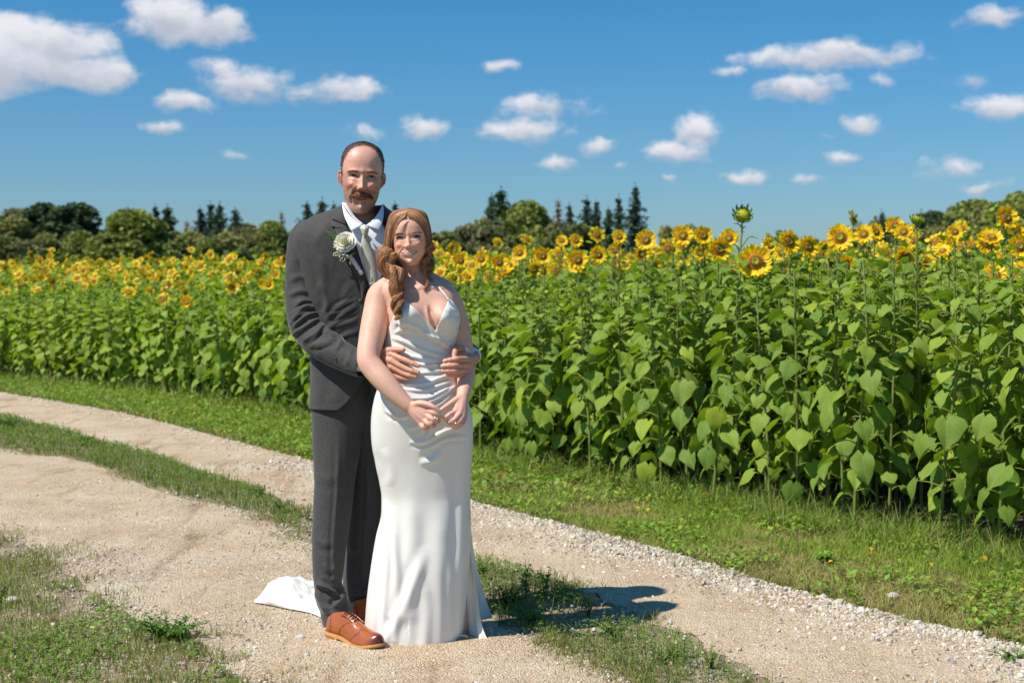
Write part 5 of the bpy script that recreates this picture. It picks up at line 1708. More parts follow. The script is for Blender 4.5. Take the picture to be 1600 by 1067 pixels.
# moustache, brows and cropped hair as strands
def on_head(V, MHd): return place_head(np.asarray(V).reshape(-1, 3), **MHd)[0]
HV, HF, HC, _ = make_head(MAN); HN = normals(HV, HF)
def head_surf(x, z, V=HV):
    """front surface y of the head at (x, z) in head units"""
    k = (V[:, 1] < 0)
    Vq = V[k]; out = []
    for a_, b_ in zip(np.ravel(x), np.ravel(z)):
        d = (Vq[:, 0] - a_) ** 2 + (Vq[:, 2] - b_) ** 2
        out.append(Vq[np.argmin(d), 1])
    return np.array(out)
n = 1300; u = hr.uniform(-1, 1, n); v = hr.uniform(0, 1, n)
x0 = .132 * u; ztop = nt0 = MAN['nose_z'] - .062 - .035 * np.abs(u) ** 1.6
x1 = x0 * 1.22 + .012 * np.sign(u); z0 = ztop + .006 - v * .018; z1 = z0 - (.052 + .012 * hr.normal(size=n)) * (1 - .30 * np.abs(u))
y0 = head_surf(x0, z0)
tt = np.linspace(0, 1, 6)
cur = np.stack([x0[:, None] + (x1 - x0)[:, None] * tt ** 1.3, y0[:, None] - .002 - (.022 + .012 * v)[:, None] * np.sin(tt * 2.2) * (1 - .35 * np.abs(u))[:, None] * 1.0, z0[:, None] + (z1 - z0)[:, None] * tt], -1) + hr.normal(0, .0025, (n, 1, 3))
V, Fs, per = strands(None, on_head(cur, MH).reshape(n, 6, 3), .0011)
col = np.array([.22, .085, .026]) * hr.uniform(.45, 1.6, (n, 1)); col[np.abs(u) > .6] *= .6
g_ = Geo(); g_.add(V, Fs, col=np.repeat(col, per, 0))
M_hair, t, b = pbsdf('hair_fibre', rough=.42, spec=.5)
t.links.new(attr_col(t), b.inputs['Base Color'])
b.inputs['Anisotropic'].default_value = .3
mobj(g_, 'moustache', M_hair)
g_ = Geo(); n = 300
u = hr.uniform(-1, 1, n); sg = np.where(hr.uniform(size=n) < .5, -1, 1)
x0 = sg * (MAN['eye_x'] + u * .075); z0 = MAN['brow_z'] + .016 * (1 - u ** 2) - .004 * (u < -.5) + hr.normal(0, .0045, n)
y0 = head_surf(x0, z0)
cur = np.stack([x0[:, None] + sg[:, None] * .022 * tt, y0[:, None] - .002 - .003 * np.sin(tt * 3), z0[:, None] + (.006 - .010 * (u + 1) / 2)[:, None] * tt * 1.0], -1)
V, Fs, per = strands(None, on_head(cur, MH).reshape(n, 6, 3), .0005); g_.add(V, Fs, col=np.repeat(np.array([.10, .055, .03]) * hr.uniform(.6, 1.5, (n, 1)), per, 0))
mobj(g_, 'eyebrow', M_hair)
g_ = Geo(); w = HAIRW['w'].ravel(); idx = np.where((w > .35))[0]
idx = hr.choice(idx, 7500, p=w[idx] / w[idx].sum()); n = len(idx)
P0 = HV[idx] + hr.normal(0, .004, (n, 3)); Nn = HN[idx]; Nn = Nn * np.sign((Nn * (HV[idx] - np.array([0, 0, .55]))).sum(1))[:, None]
flow = np.array([0, .5, -.8]); tt4 = np.linspace(0, 1, 4)
ln = (.020 + .008 * (P0[:, 2] > .85))[:, None, None]
cur = P0[:, None] + ln * (Nn[:, None] * (tt4 * .28 + .01)[None, :, None] + (flow + hr.normal(0, .35, (n, 3)))[:, None] * (tt4 ** 1.5 * .8)[None, :, None])
V, Fs, per = strands(None, on_head(cur, MH).reshape(n, 4, 3), .0007); g_.add(V, Fs, col=np.repeat(np.array([.045, .027, .018]) * hr.uniform(.5, 1.7, (n, 1)), per, 0))
ho = mobj(g_, 'hair', M_hair)

# ---------------------------------------------------------------- jacket
JL = Loft([(318, 538, 598, 5.57, .055, 2), (326, 520, 606, 5.57, .075, 2), (334, 500, 618, 5.57, .09, 2.1), (342, 482, 627, 5.57, .10, 2.2), (352, 468, 636, 5.565, .112, 2.4), (366, 459, 644, 5.56, .122, 2.5), (385, 457, 648, 5.56, .128, 2.5),
           (415, 463, 646, 5.56, .132, 2.4), (455, 471, 642, 5.56, .133, 2.4), (500, 479, 636, 5.56, .128, 2.4), (540, 484, 632, 5.56, .124, 2.4), (580, 485, 632, 5.56, .128, 2.4), (610, 484, 634, 5.56, .135, 2.4), (640, 484, 636, 5.56, .140, 2.4)])
JL.bumps = [(500, 400, 30, 45, .012)]
nu, nv = 150, 190
# the hem: front panels curve away below the button; hem height per angle
ang = np.linspace(0, 2 * math.pi, nu, endpoint=False)
hem = np.full(nu, 636.5)
for i, a_ in enumerate(ang):
    x_ = 560 + 74 * math.cos(a_)
    if math.sin(a_) > 0:
        if x_ > 533 and x_ < 575: hem[i] = 637 - ((x_ - 533) / 42) ** 2.0 * 62
        elif x_ >= 575: hem[i] = 637 - max(0, (597 - x_) / 22) ** 2 * 60
T_ = np.linspace(0, 1, nv)
PY = 320 + (hem[None] - 320) * T_[:, None]
V = JL.point(np.broadcast_to(ang, PY.shape), PY).reshape(-1, 3); Fs = [grid_faces(nu, nv, True)]
folds = [([(500, 440), (512, 470), (505, 500)], 6, .006), ([(556, 470), (530, 480), (505, 505)], 4, .004), ([(558, 478), (535, 492), (510, 520)], 4, .005), ([(560, 500), (540, 505), (520, 512)], 4, .004), ([(508, 470), (516, 500), (512, 525)], 5, .005),
         ([(500, 400), (506, 430), (500, 460)], 7, .004), ([(560, 520), (545, 522), (528, 530)], 3.5, .004), ([(490, 570), (500, 600), (497, 630)], 9, .003), ([(530, 575), (528, 600), (524, 630)], 10, .003), ([(548, 440), (540, 460), (540, 475)], 5, .003), ([(520, 345), (505, 360), (490, 385)], 7, .003)]
V = crease(V, Fs, folds)
V = crease(V, Fs, [([(556, 474), (534, 486), (512, 492)], 1.6, .003), ([(558, 488), (540, 497), (518, 508)], 1.5, .003), ([(503, 445), (510, 470), (507, 492)], 2, .0035), ([(505, 495), (512, 515), (510, 530)], 2, .003), ([(552, 455), (540, 470), (522, 478)], 1.6, .002), ([(512, 380), (520, 400), (518, 425)], 3, .0018)])
nn = vnoise(V * np.array([1, .5, .45]), 16, 4, 2); V = V + normals(V, Fs) * (nn * .0022)[:, None]
# the open front above the collar notch
_q = to_pix(V); _in = inpoly(_q, np.array([(536.5, 300), (536.5, 322), (545, 338), (556, 350), (569, 356), (583, 350), (593, 338), (600, 322), (600, 300)])) & (V[:, 1] < 5.60)
Fs = [f[~_in[f].all(1)] for f in Fs]
g_ = Geo(); g_.add(V, Fs)
# sleeves
def sleeve(pts, folds, seed, n=190, k=84):
    S = spline(pts, n); P = np.array([W(q[0], q[1], q[2]) for q in S]); r_ = S[:, 3] * S[:, 2] / F
    V, Fs = tube(P, r_, k, cap=False)
    V = crease(V, Fs, folds)
    nz = vnoise(V, 22, seed, 2); V = V + normals(V, Fs) * (nz * .0022)[:, None]
    return V, Fs, P, r_
sl_f = [([(452, 440), (470, 432), (492, 445)], 5, .005), ([(450, 462), (472, 455), (497, 462)], 4, .006), ([(455, 500), (475, 482), (499, 480)], 3.6, .009), ([(458, 510), (478, 494), (500, 488)], 3.2, .010), ([(455, 524), (475, 512), (499, 496)], 3.2, .008),
        ([(470, 535), (492, 522), (506, 505)], 3.6, .008), ([(500, 512), (520, 522), (534, 528)], 4, .007), ([(534, 522), (532, 535), (524, 548)], 4, .006), ([(480, 540), (500, 538), (520, 530)], 4, .005), ([(460, 480), (474, 470), (494, 472)], 3, .006), ([(465, 400), (478, 415), (480, 440)], 6, .004),
        ([(548, 545), (545, 560), (540, 572)], 4, .004), ([(456, 380), (462, 400), (458, 425)], 6, .003), ([(452, 508), (466, 494), (482, 486)], 1.8, .005), ([(454, 517), (470, 503), (488, 497)], 1.6, .004), ([(452, 492), (468, 483), (490, 474)], 1.7, .004), ([(474, 540), (490, 530), (503, 514)], 1.8, .004), ([(505, 516), (520, 528), (530, 530)], 1.8, .004), ([(490, 545), (506, 541), (518, 535)], 1.8, .003)]
V, Fs, _, _ = sleeve([(480, 352, 5.57, 13), (478, 360, 5.565, 20), (476, 374, 5.56, 25), (474, 400, 5.555, 27), (473, 440, 5.545, 27.5), (474, 480, 5.52, 27.5), (480, 508, 5.49, 27.5), (495, 530, 5.455, 26), (515, 545, 5.42, 24.5), (537, 557, 5.385, 22.5), (555, 567, 5.35, 20.5), (569, 572, 5.325, 19.5)], sl_f, 3)
g_.add(V, Fs)
# shoulder roll: closes the top of the sleeve
V, Fs = ellipsoid(W(481, 366, 5.565), (22 * 5.5 / F, .06, 22 * 5.5 / F), 24, 14); g_.add(V, Fs)
V, Fs, _, _ = sleeve([(622, 362, 5.57, 20), (636, 380, 5.565, 22), (650, 420, 5.57, 24), (660, 470, 5.57, 24), (680, 520, 5.56, 23), (705, 545, 5.53, 22), (728, 552, 5.46, 18), (735, 554, 5.42, 16.5)], [], 4)
g_.add(V, Fs)
M_suit2 = M_suit
jo = mobj(g_, 'jacket', [M_suit])
jm = jo.modifiers.new('solid', 'SOLIDIFY'); jm.thickness = .003; jm.offset = -1
# cuffs and buttons
g_ = Geo(); add_limb(g_, [(560, 567, 5.335, 13.5), (571, 566, 5.312, 13)], 6, 20); add_limb(g_, [(735, 554, 5.42, 14), (739, 556, 5.38, 13.2)], 6, 20)
V, Fs = tube(wpath([(712, 541, 5.33), (720, 540, 5.31), (728, 545, 5.295), (733, 550, 5.29)]), .006, 8); g_.add(V, Fs)
V, Fs = tube(wpath([(735, 556, 5.395), (733, 553, 5.345)]), [13.2 * 5.4 / F, 11.5 * 5.4 / F], 20); g_.add(V, Fs)
mobj(g_, 'shirt_cuff', M_shirt)
for bx, by in ((524, 561), (529, 565.5), (534, 569.5), (539, 574)):
    V, Fs = ellipsoid(W(bx, by, 5.335), (.0055, .003, .0055), 10, 6); g_ = Geo(); g_.add(V, Fs); mobj(g_, 'button', M_dark)
V, Fs = ellipsoid(JL.front(563.5, 471, .010), (.009, .004, .009), 12, 6); g_ = Geo(); g_.add(V, Fs); mobj(g_, 'button', M_dark)
# seams, front edge, pocket
g_ = Geo()
V, Fs = tube(JL.front([565, 562, 561, 564], [478, 510, 545, 580], .003), .0016, 5); g_.add(V, Fs)
V, Fs = tube(JL.front([498, 500, 497, 493], [352, 372, 410, 440], .0005), .0012, 5); g_.add(V, Fs)
mobj(g_, 'seam', M_suit)

# shirt front, collar, tie
g_ = Geo(); V, Fs = patch(JL, [(546, 351), (551, 366), (558, 388), (567, 416), (578, 448)], [(598, 351), (606, 366), (608, 388), (604, 416), (586, 448)], 24, 30, .004, .0)
V = crease(V, Fs, [([(592, 372), (597, 395), (592, 420)], 3, .004), ([(556, 372), (562, 395), (572, 425)], 2.5, .003), ([(583, 365), (590, 385), (593, 410)], 2.5, .003)])
g_.add(V, Fs)
V, Fs = tube(np.array([W(562.5, 318, 5.53) + np.array([.072 * math.cos(a_), .075 * math.sin(a_) + .0, -.012 * math.sin(a_)]) for a_ in np.linspace(0, 6.28, 30)]), .012, 8, False); 
mobj(g_, 'shirt', M_shirt)
def freepatch(rowsL, rowsR, nu_=8, nv_=14, thick=.0025, bulge=.0):
    """patch between two (px,py,depth) polylines"""
    A = spline(rowsL, nv_); B = spline(rowsR, nv_); u = np.linspace(0, 1, nu_)
    P = A[:, None] * (1 - u)[None, :, None] + B[:, None] * u[None, :, None]
    P[..., 2] -= bulge * np.sin(u * math.pi)[None]
    Vf = np.array([W(*q) for q in P.reshape(-1, 3)]); Vb = Vf + np.array([0, thick, 0])
    n = nu_ * nv_; Fq = grid_faces(nu_, nv_)
    ring = np.r_[np.arange(nu_), np.arange(1, nv_) * nu_ + nu_ - 1, (nv_ - 1) * nu_ + np.arange(nu_ - 2, -1, -1), np.arange(nv_ - 2, 0, -1) * nu_]
    r2 = np.roll(ring, -1)
    return np.vstack([Vf, Vb]), [Fq, Fq[:, ::-1] + n, np.stack([ring, ring + n, r2 + n, r2], 1)]
g_ = Geo()
# collar leaf left: folded edge runs down the neck, point at (549,361)
V, Fs = freepatch([(534.5, 316, 5.50), (541, 329, 5.455), (552, 342, 5.43), (567, 352.5, 5.415)], [(535, 325, 5.47), (538, 338, 5.44), (543, 350, 5.425), (549.5, 362, 5.415)], 10, 14, .003, .004); g_.add(V, Fs)
V, Fs = freepatch([(598, 318, 5.50), (592, 331, 5.455), (583, 343, 5.43), (571.5, 352.5, 5.415)], [(600, 327, 5.47), (599, 339, 5.445), (597, 350, 5.43), (592, 361, 5.42)], 10, 14, .003, .004); g_.add(V, Fs)
# stand of the collar inside
V, Fs = freepatch([(535, 316, 5.50), (542, 328, 5.46), (552, 341, 5.44), (567, 352, 5.425)], [(542, 318, 5.51), (549, 330, 5.48), (557, 341, 5.455), (568, 350, 5.435)], 5, 12, .002); g_.add(V, Fs)
mobj(g_, 'collar', M_shirt)
g_ = Geo()
V, Fs = freepatch([(564.0, 352, 5.405), (563.5, 358, 5.395), (566, 368, 5.40)], [(575.8, 352, 5.405), (576.5, 358, 5.395), (574, 368, 5.40)], 10, 12, .006, .010); g_.add(V, Fs)
V, Fs = patch(JL, [(566.3, 367), (564, 385), (566.5, 405), (572, 425), (578, 446)], [(573.8, 367), (580, 385), (586, 405), (588.5, 425), (590, 446)], 10, 30, .012, .007, .004, offs=[.012, .004, 0, 0])
V = crease(V, Fs, [([(570, 370), (572, 380), (573, 392)], 1.6, -.002)]); g_.add(V, Fs)
mobj(g_, 'tie', M_tie)
# lapels, each a folded leaf with its notch
g_ = Geo()
V, Fs = patch(JL, [(523, 352), (524, 362), (532, 385), (545, 410), (560, 440), (565, 468)], [(541, 352), (545, 362), (555, 388), (563, 410), (573, 436), (568, 470)], 12, 34, .011, .005, .004); g_.add(V, Fs)
V, Fs = patch(JL, [(518, 338), (517, 346), (517.5, 353.5)], [(537, 338), (539, 348), (541.5, 360)], 10, 12, .0125, .004, .004); g_.add(V, Fs)
V, Fs = freepatch([(536, 318, 5.50), (533, 326, 5.475), (525, 334, 5.465), (518, 342, 5.455)], [(534.5, 326, 5.472), (537, 334, 5.455), (539, 342, 5.445), (540.5, 352, 5.438)], 10, 12, .005, .004); g_.add(V, Fs)
V, Fs = patch(JL, [(600, 330), (603, 360), (605, 390), (598, 430), (590, 468)], [(614, 336), (620, 362), (622, 385), (614, 425), (596, 468)], 10, 24, .011, .005, .004); g_.add(V, Fs)
V, Fs = freepatch([(599, 320, 5.50), (600, 330, 5.46), (601, 345, 5.445)], [(604, 324, 5.52), (613, 334, 5.48), (618, 352, 5.455)], 8, 10, .005, .004); g_.add(V, Fs)
mobj(g_, 'lapel', M_lapel)

# ---------------------------------------------------------------- trousers
g_ = Geo()
LG1 = Loft([(545, 490, 628, 5.56, .108, 2.2), (600, 487, 600, 5.56, .115, 2.2), (640, 487, 590, 5.555, .112, 2.2), (680, 488, 570, 5.54, .10, 2.1), (720, 490, 560, 5.52, .092, 2), (760, 491.5, 553, 5.50, .085, 2), (800, 489.5, 549, 5.485, .08, 2), (850, 488, 542, 5.465, .075, 2), (890, 489, 537.5, 5.45, .072, 2),
            (915, 491, 535, 5.44, .072, 2), (935, 494, 541, 5.435, .074, 2), (955, 500, 549, 5.43, .074, 2), (974, 505.5, 549.5, 5.42, .072, 2)])
nu, nv = 84, 200
V, Fs = LG1.grid(555, 974, nu, nv)
hemt = np.linspace(0, 1, nv).reshape(-1, 1)
V = V.reshape(nv, nu, 3); angs = np.linspace(0, 2 * math.pi, nu, endpoint=False)
V[..., 2] += (hemt ** 12 * (.014 * np.cos(angs)[None] + .012 * (np.sin(angs)[None] > 0) * np.sin(angs)[None]))      # hem rises over the instep
V = V.reshape(-1, 3)
tf = [([(529, 660), (527, 760), (521, 850), (522, 905)], 3.0, .0055, 'in'), ([(492, 912), (508, 916), (530, 928)], 4.0, .014), ([(498, 922), (508, 940), (520, 948)], 3.6, -.010), ([(530, 912), (536, 930), (520, 950)], 4.0, .012), ([(503, 905), (520, 920), (541, 925)], 3.0, -.008), ([(500, 945), (512, 958), (530, 955)], 4, .006),
      ([(492, 840), (505, 850), (518, 846)], 6, .004), ([(540, 935), (541, 948), (545, 962)], 3, .005), ([(494, 740), (512, 748), (530, 742)], 8, .003), ([(505, 880), (515, 890), (530, 885)], 5, .004)]
V = crease(V, Fs, tf)
V = V + normals(V, Fs) * (vnoise(V * np.array([1, 1, .4]), 14, 6, 2) * .0025)[:, None]
g_.add(V, Fs)
LG2 = Loft([(600, 540, 632, 5.58, .11, 2.2), (640, 545, 628, 5.58, .11, 2.2), (700, 550, 612, 5.60, .095, 2), (760, 549, 605, 5.61, .085, 2), (820, 543, 602, 5.62, .078, 2), (870, 539, 597, 5.625, .073, 2), (902, 535.5, 591, 5.625, .071, 2), (930, 537, 589, 5.625, .071, 2), (953, 545, 592, 5.625, .070, 2)])
V, Fs = LG2.grid(606, 953, nu, 170)
V = crease(V, Fs, [([(575, 690), (572, 800), (566, 905)], 3, .005, 'in'), ([(552, 925), (565, 928), (582, 915)], 4, .012), ([(556, 910), (568, 918), (584, 905)], 3.5, -.008), ([(545, 850), (560, 860), (580, 855)], 6, .004), ([(545, 935), (560, 942), (575, 940)], 4, .004)])
V = V + normals(V, Fs) * (vnoise(V * np.array([1, 1, .4]), 14, 9, 2) * .0025)[:, None]
g_.add(V, Fs)
to = mobj(g_, 'trousers', M_suit)
sm = to.modifiers.new('solid', 'SOLIDIFY'); sm.thickness = .0025; sm.offset = -1

# ---------------------------------------------------------------- brogues
M_leather, t, b = pbsdf('tan_leather', rough=.28, spec=.5)
t.links.new(mixc(t, .3, attr_col(t), ramp(t, noise(t, 25, 4), [(.3, (.7, .65, .6)), (.7, (1.2, 1.2, 1.2))]), 'MULTIPLY'), b.inputs['Base Color'])
b.inputs['Coat Weight'].default_value = .35; b.inputs['Coat Roughness'].default_value = .12
add_bump(t, b, noise(t, 300, 3), .1, .001)
M_sole, t, b = pbsdf('stacked_sole', rough=.5, spec=.4)
t.links.new(mixc(t, .4, attr_col(t), ramp(t, noise(t, 40, 3), [(.3, (.8, .75, .7)), (.7, (1.1, 1.1, 1.1))]), 'MULTIPLY'), b.inputs['Base Color'])


def shoe(loc, heading, side=1, Ls=.305):
    """brogue along +X, heel at the origin"""
    root = empty('shoe', (0, 0, 0)); root.parent = man
    root.location = Vector(np.array(loc) - mloc); root.rotation_euler = (0, 0, heading)
    xs = np.linspace(0, 1, 60)
    wl = np.interp(xs, [0, .04, .12, .25, .42, .58, .70, .82, .92, .975, 1], [.012, .024, .031, .032, .031, .041, .046, .043, .033, .018, .003]) * 1.02
    cy = np.interp(xs, [0, .3, .6, 1], [0, -.002, .004, .004]) * side
    spring = np.interp(xs, [0, .6, .8, 1], [0, 0, .004, .017])
    def outline(off):
        a_ = [(x * Ls * (1 + off * 3.2) - off * .5, c + w + off) for x, c, w in zip(xs, cy, wl)]; b_ = [(x * Ls * (1 + off * 3.2) - off * .5, c - w - off) for x, c, w in zip(xs, cy, wl)]
        return np.array(a_ + b_[::-1]), np.r_[spring, spring[::-1]]
    # welt and sole
    O, sp_ = outline(.0035); n = len(O)
    g1 = Geo()
    lv = [(.0005, .985), (.008, 1.0), (.0135, 1.0), (.0155, .985)]
    c = O.mean(0)
    Vs = []
    for z_, k_ in lv: Vs.append(np.c_[c + (O - c) * k_, z_ + sp_ + .010 * (0)])
    Vs = np.array(Vs)
    arch = np.interp(O[:, 0] / Ls, [0, .27, .29, .5, .62], [.022, .022, .022, .004, 0])
    Vs[..., 2] += 0
    Vs[:2, :, 2] += np.where((O[:, 0] / Ls > .29), arch * .75, 0)[None]; Vs[2:, :, 2] += np.interp(O[:, 0] / Ls, [0, .28, .5, .65, 1], [.019, .019, .010, .001, 0])[None]
    cols = np.array([(.10, .05, .02), (.62, .30, .085), (.62, .30, .085), (.30, .12, .04)])
    V = Vs.reshape(-1, 3); Cc = np.repeat(cols, n, 0)
    Fs = [grid_faces(n, 4, True)]
    V = np.vstack([V, [[c[0], c[1], .02]], [[c[0], c[1], .03]]]); Cc = np.vstack([Cc, [[.1, .05, .03]], [[.3, .12, .04]]])
    j = np.arange(n); j2 = (j + 1) % n; Fs += [np.stack([j2, j, np.full(n, 4 * n)], 1), np.stack([j + 3 * n, j2 + 3 * n, np.full(n, 4 * n + 1)], 1)]
    g1.add(V, Fs, col=Cc); g1.obj('sole', M_sole, root)
    # heel stack with dark tip
    g1 = Geo(); k = [i for i in range(n) if O[i, 0] < .275 * Ls]; Oh = O[k]; Oh = np.array(sorted(Oh.tolist(), key=lambda q: math.atan2(q[1], q[0] - .10 * Ls)))
    m_ = len(Oh); Vs = []
    for z_, cc in ((.0, (.03, .02, .02)), (.007, (.03, .02, .02)), (.0072, (.50, .23, .07)), (.0225, (.58, .27, .08))): Vs.append((np.c_[Oh, np.full(m_, z_)], cc))
    V = np.vstack([v for v, _ in Vs]); Cc = np.repeat(np.array([c_ for _, c_ in Vs]), m_, 0)
    g1.add(V, [grid_faces(m_, 4, True)], col=Cc); g1.obj('heel', M_sole, root)
    # upper: cross sections along the foot
    nx_, na = 90, 48; X = np.linspace(.004, .992, nx_)
    hgt = np.interp(X, [0, .03, .10, .20, .30, .40, .50, .60, .70, .80, .88, .95, .985, 1], [.055, .072, .086, .094, .100, .098, .086, .070, .056, .047, .042, .035, .024, .012])
    hw = np.interp(X, xs, wl) - .0008; cyy = np.interp(X, xs, cy); sp2 = np.interp(X, xs, spring); base = np.interp(X, [0, .28, .5, .65, 1], [.034, .034, .025, .016, .0155])
    ths = np.linspace(0, math.pi, na)
    V = []; C = []
    for i, x in enumerate(X):
        nexp = np.interp(x, [0, .35, .6, 1], [2.6, 2.2, 2.0, 1.9])
        topw = np.interp(x, [0, .25, .5, 1], [.80, .62, .8, 1.0])
        for th in ths:
            cth, sth = math.cos(th), math.sin(th)
            yy = np.sign(cth) * abs(cth) ** (2 / nexp); zq = sth ** (2 / nexp)
            wloc = hw[i] * (1 - (1 - topw) * zq ** 1.5)
            V.append((x * Ls, cyy[i] + wloc * yy, base[i] + sp2[i] + (hgt[i] - (base[i] - .0155)) * zq))
            col = np.array([.36, .095, .022])
            # wing cap, quarter and counter seams with a darker punched line; burnished toe
            q = abs(th - math.pi / 2) / (math.pi / 2)
            wing = .80 - .26 * q ** 1.2 + .05 * math.cos(q * 9) * (q < .5)
            quarter = .46 + .13 * math.cos(q * 3.1) if q > .25 else 9
            counter = .17 - .10 * (1 - q)
            for s_ in (wing, quarter, counter):
                d = abs(x - s_)
                if d < .007: col = col * .28
            dk = np.clip((x - .84) / .13, 0, 1); col = col * (1 - dk) + np.array([.10, .014, .014]) * dk
            if q > .93: col = col * .6
            C.append(col)
    V = np.array(V); C = np.array(C)
    Fq = grid_faces(na, nx_)
    # raise the punched edges
    g1 = Geo(); g1.add(V, [Fq[:, ::-1]], col=C)
    V1 = V[-na:]; g1.add(np.vstack([V1, V1.mean(0)]), [np.stack([np.arange(1, na), np.arange(na - 1), np.full(na - 1, na)], 1)], col=(.10, .014, .014))
    V0 = V[:na]; cpt = V0.mean(0); g1.add(np.vstack([V0, cpt]), [np.stack([np.arange(na - 1), np.arange(1, na), np.full(na - 1, na)], 1)], col=C[:1])
    g1.obj('upper', M_leather, root)
    # tongue ridge and laces
    def top(x, y=0): 
        return np.array([x * Ls, np.interp(x, X, cyy) + y, np.interp(x, X, base) + np.interp(x, X, hgt) - (np.interp(x, X, base) - .0155) + .001 - abs(y) * .28])
    for i in range(5):
        x = .36 + .045 * i
        P = np.array([top(x + .012 * (q_ > 0), q_ * (.019 - .0006 * i)) + np.array([0, 0, .0022 * (1 - q_ * q_)]) for q_ in np.linspace(-1, 1, 9)])
        V_, F_ = tube(P, .0017, 6); g2 = Geo(); g2.add(V_, F_); g2.obj('lace', M_dark, root)
    g2 = Geo()
    for y_ in (-.020, .020):
        P = np.array([top(x, y_) for x in np.linspace(.31, .60, 12)]); V_, F_ = tube(P, .0022, 6); g2.add(V_, F_, col=(.30, .075, .02))
    g2.obj('facing', M_leather, root)
    return root
hl = G(513, 999); shoe((hl[0] - .002, hl[1] + .03, 0), -R(44), 1, .305)
hl = G(545, 978); shoe((hl[0] + .0, hl[1] + .02, 0), -R(18), -1, .30)

# ---------------------------------------------------------------- boutonniere pinned to the lapel
bt = empty('boutonniere', tuple(JL.front(541, 385, .02)))
tag(bt, 'cream rose boutonniere with fern and small white blossoms on the charcoal lapel', 'boutonniere')
M_rose, t, b = translucent_mat('rose_petal', lambda t: attr_col(t), rough=.55, trans=.15, tcol=(1, 1, .9), spec=.3)
r = np.random.default_rng(3)
rp = np.array(bt.location)
rose = empty('rose', (0, 0, 0)); rose.parent = bt
RO = (JL.front(540.5, 381, .022) - rp)
rose.location = Vector(RO); rose.rotation_euler = (R(62), R(-18), 0)
for ring, (n, rad, h_, op) in enumerate(((3, .007, .046, -.5), (4, .013, .046, -.3), (5, .020, .044, -.05), (5, .028, .040, .2), (6, .036, .034, .5), (6, .043, .026, .8))):
    for i in range(n):
        a0 = i / n * 6.28 + ring * .7 + r.uniform(-.15, .15); wd = 6.28 / n * .78
        us = np.linspace(-1, 1, 9); vs = np.linspace(0, 1, 7); V = []
        for v in vs:
            for u in us:
                rr = rad * (.35 + .65 * v ** .6) * (1 + op * .35 * v * v) ; aa = a0 + u * wd * (.6 + .4 * v)
                z_ = h_ * v * (1 - .16 * u * u * (v > .5)) - op * .012 * v ** 3 + .0022 * math.sin(5 * u + i + ring) * v
                if v == 1: rr += .0035 * (1 + .5 * math.sin(3 * u + i))
                V.append((rr * math.cos(aa), rr * math.sin(aa), z_))
        V = np.array(V); cc = np.tile([.90, .87, .76], (len(V), 1)); cc[:, 2] -= .16 * (1 - np.repeat(vs, 9)); 
        o = link('petal', mkmesh('petal', V, grid_faces(9, 7), M_rose, col=cc), rose)
rose.scale = (.74, .74, .92)
# gypsophila
g_ = Geo()
for i in range(46):
    q = np.array([r.normal(532, 6.5), r.normal(396, 4.5)]); q[1] += (q[0] - 531) * .55
    c = JL.front(q[0], q[1], .028 + r.uniform(0, .022)) - rp; s_ = r.uniform(.0022, .0045)
    for j in range(3):
        V, Fs = ellipsoid(c + r.normal(0, s_ * .5, 3), (s_ * .8, s_ * .8, s_ * .6), 6, 4); g_.add(V, Fs, col=np.array([.80, .79, .66]) * r.uniform(.8, 1.05))
    V, Fs = tube([c, JL.front(543, 402, .012) - rp], .0006, 3); g_.add(V, Fs, col=(.15, .22, .06))
gy = link('blossom', g_.mesh('blossom', M_rose), bt); gy['kind'] = 'stuff'
# fern and grass blades
def frond(p0, p1, n, w, off=.022):
    g_ = Geo(); P = np.array([JL.front(*(np.array(p0) * (1 - q) + np.array(p1) * q), off + .012 * math.sin(q * 3)) - rp for q in np.linspace(0, 1, n)])
    V, Fs = tube(P, .0008, 4); g_.add(V, Fs, col=(.10, .20, .03)); d = P[-1] - P[0]; d /= np.linalg.norm(d); s = np.cross(d, [0, -1, 0])
    for i in range(1, n):
        for sg in (-1, 1):
            l = w * (1 - (i / n) * .75); dr = (s * sg * .85 + d * .5)
            V = np.array([P[i], P[i] + dr * l * .5 + d * l * .16, P[i] + dr * l, P[i] + dr * l * .5 - d * l * .12]); g_.add(V, [np.array([[0, 1, 2, 3]])], col=np.array([.11, .26, .03]) * r.uniform(.8, 1.3))
    return g_
link('fern', frond((533, 378), (508, 359), 14, .017).mesh('fern', M_grass), bt)
link('fern', frond((531, 386), (519, 378), 8, .013).mesh('fern', M_grass), bt)
link('fern', frond((537, 374), (526, 362), 8, .013).mesh('fern', M_grass), bt)
g_ = Geo()
for A_, B_ in (((530, 383), (499, 366)), ((546, 394), (524, 380)), ((556, 396), (545, 399))):
    P = [JL.front(*A_, .05) - rp, JL.front(*((np.array(A_) + np.array(B_)) / 2), .052) - rp, JL.front(*B_, .030) - rp]
    V, Fs = tube(spline(P, 8), np.linspace(.0016, .0006, 8), 4); g_.add(V, Fs, col=(.06, .15, .02))
link('grass_blade', g_.mesh('grass_blade', M_grass), bt)
g_ = Geo()
P = spline([JL.front(546, 399, .020) - rp, JL.front(555, 412, .024) - rp, JL.front(566, 429, .018) - rp], 16)
V, Fs = tube(P, .0085 + .0012 * np.sin(np.arange(16) * 2.0), 12); g_.add(V, Fs)
M_rib, t, b = pbsdf('lilac_ribbon', (.62, .58, .62), .5, .4)
link('stem_wrap', g_.mesh('stem_wrap', M_rib), bt)
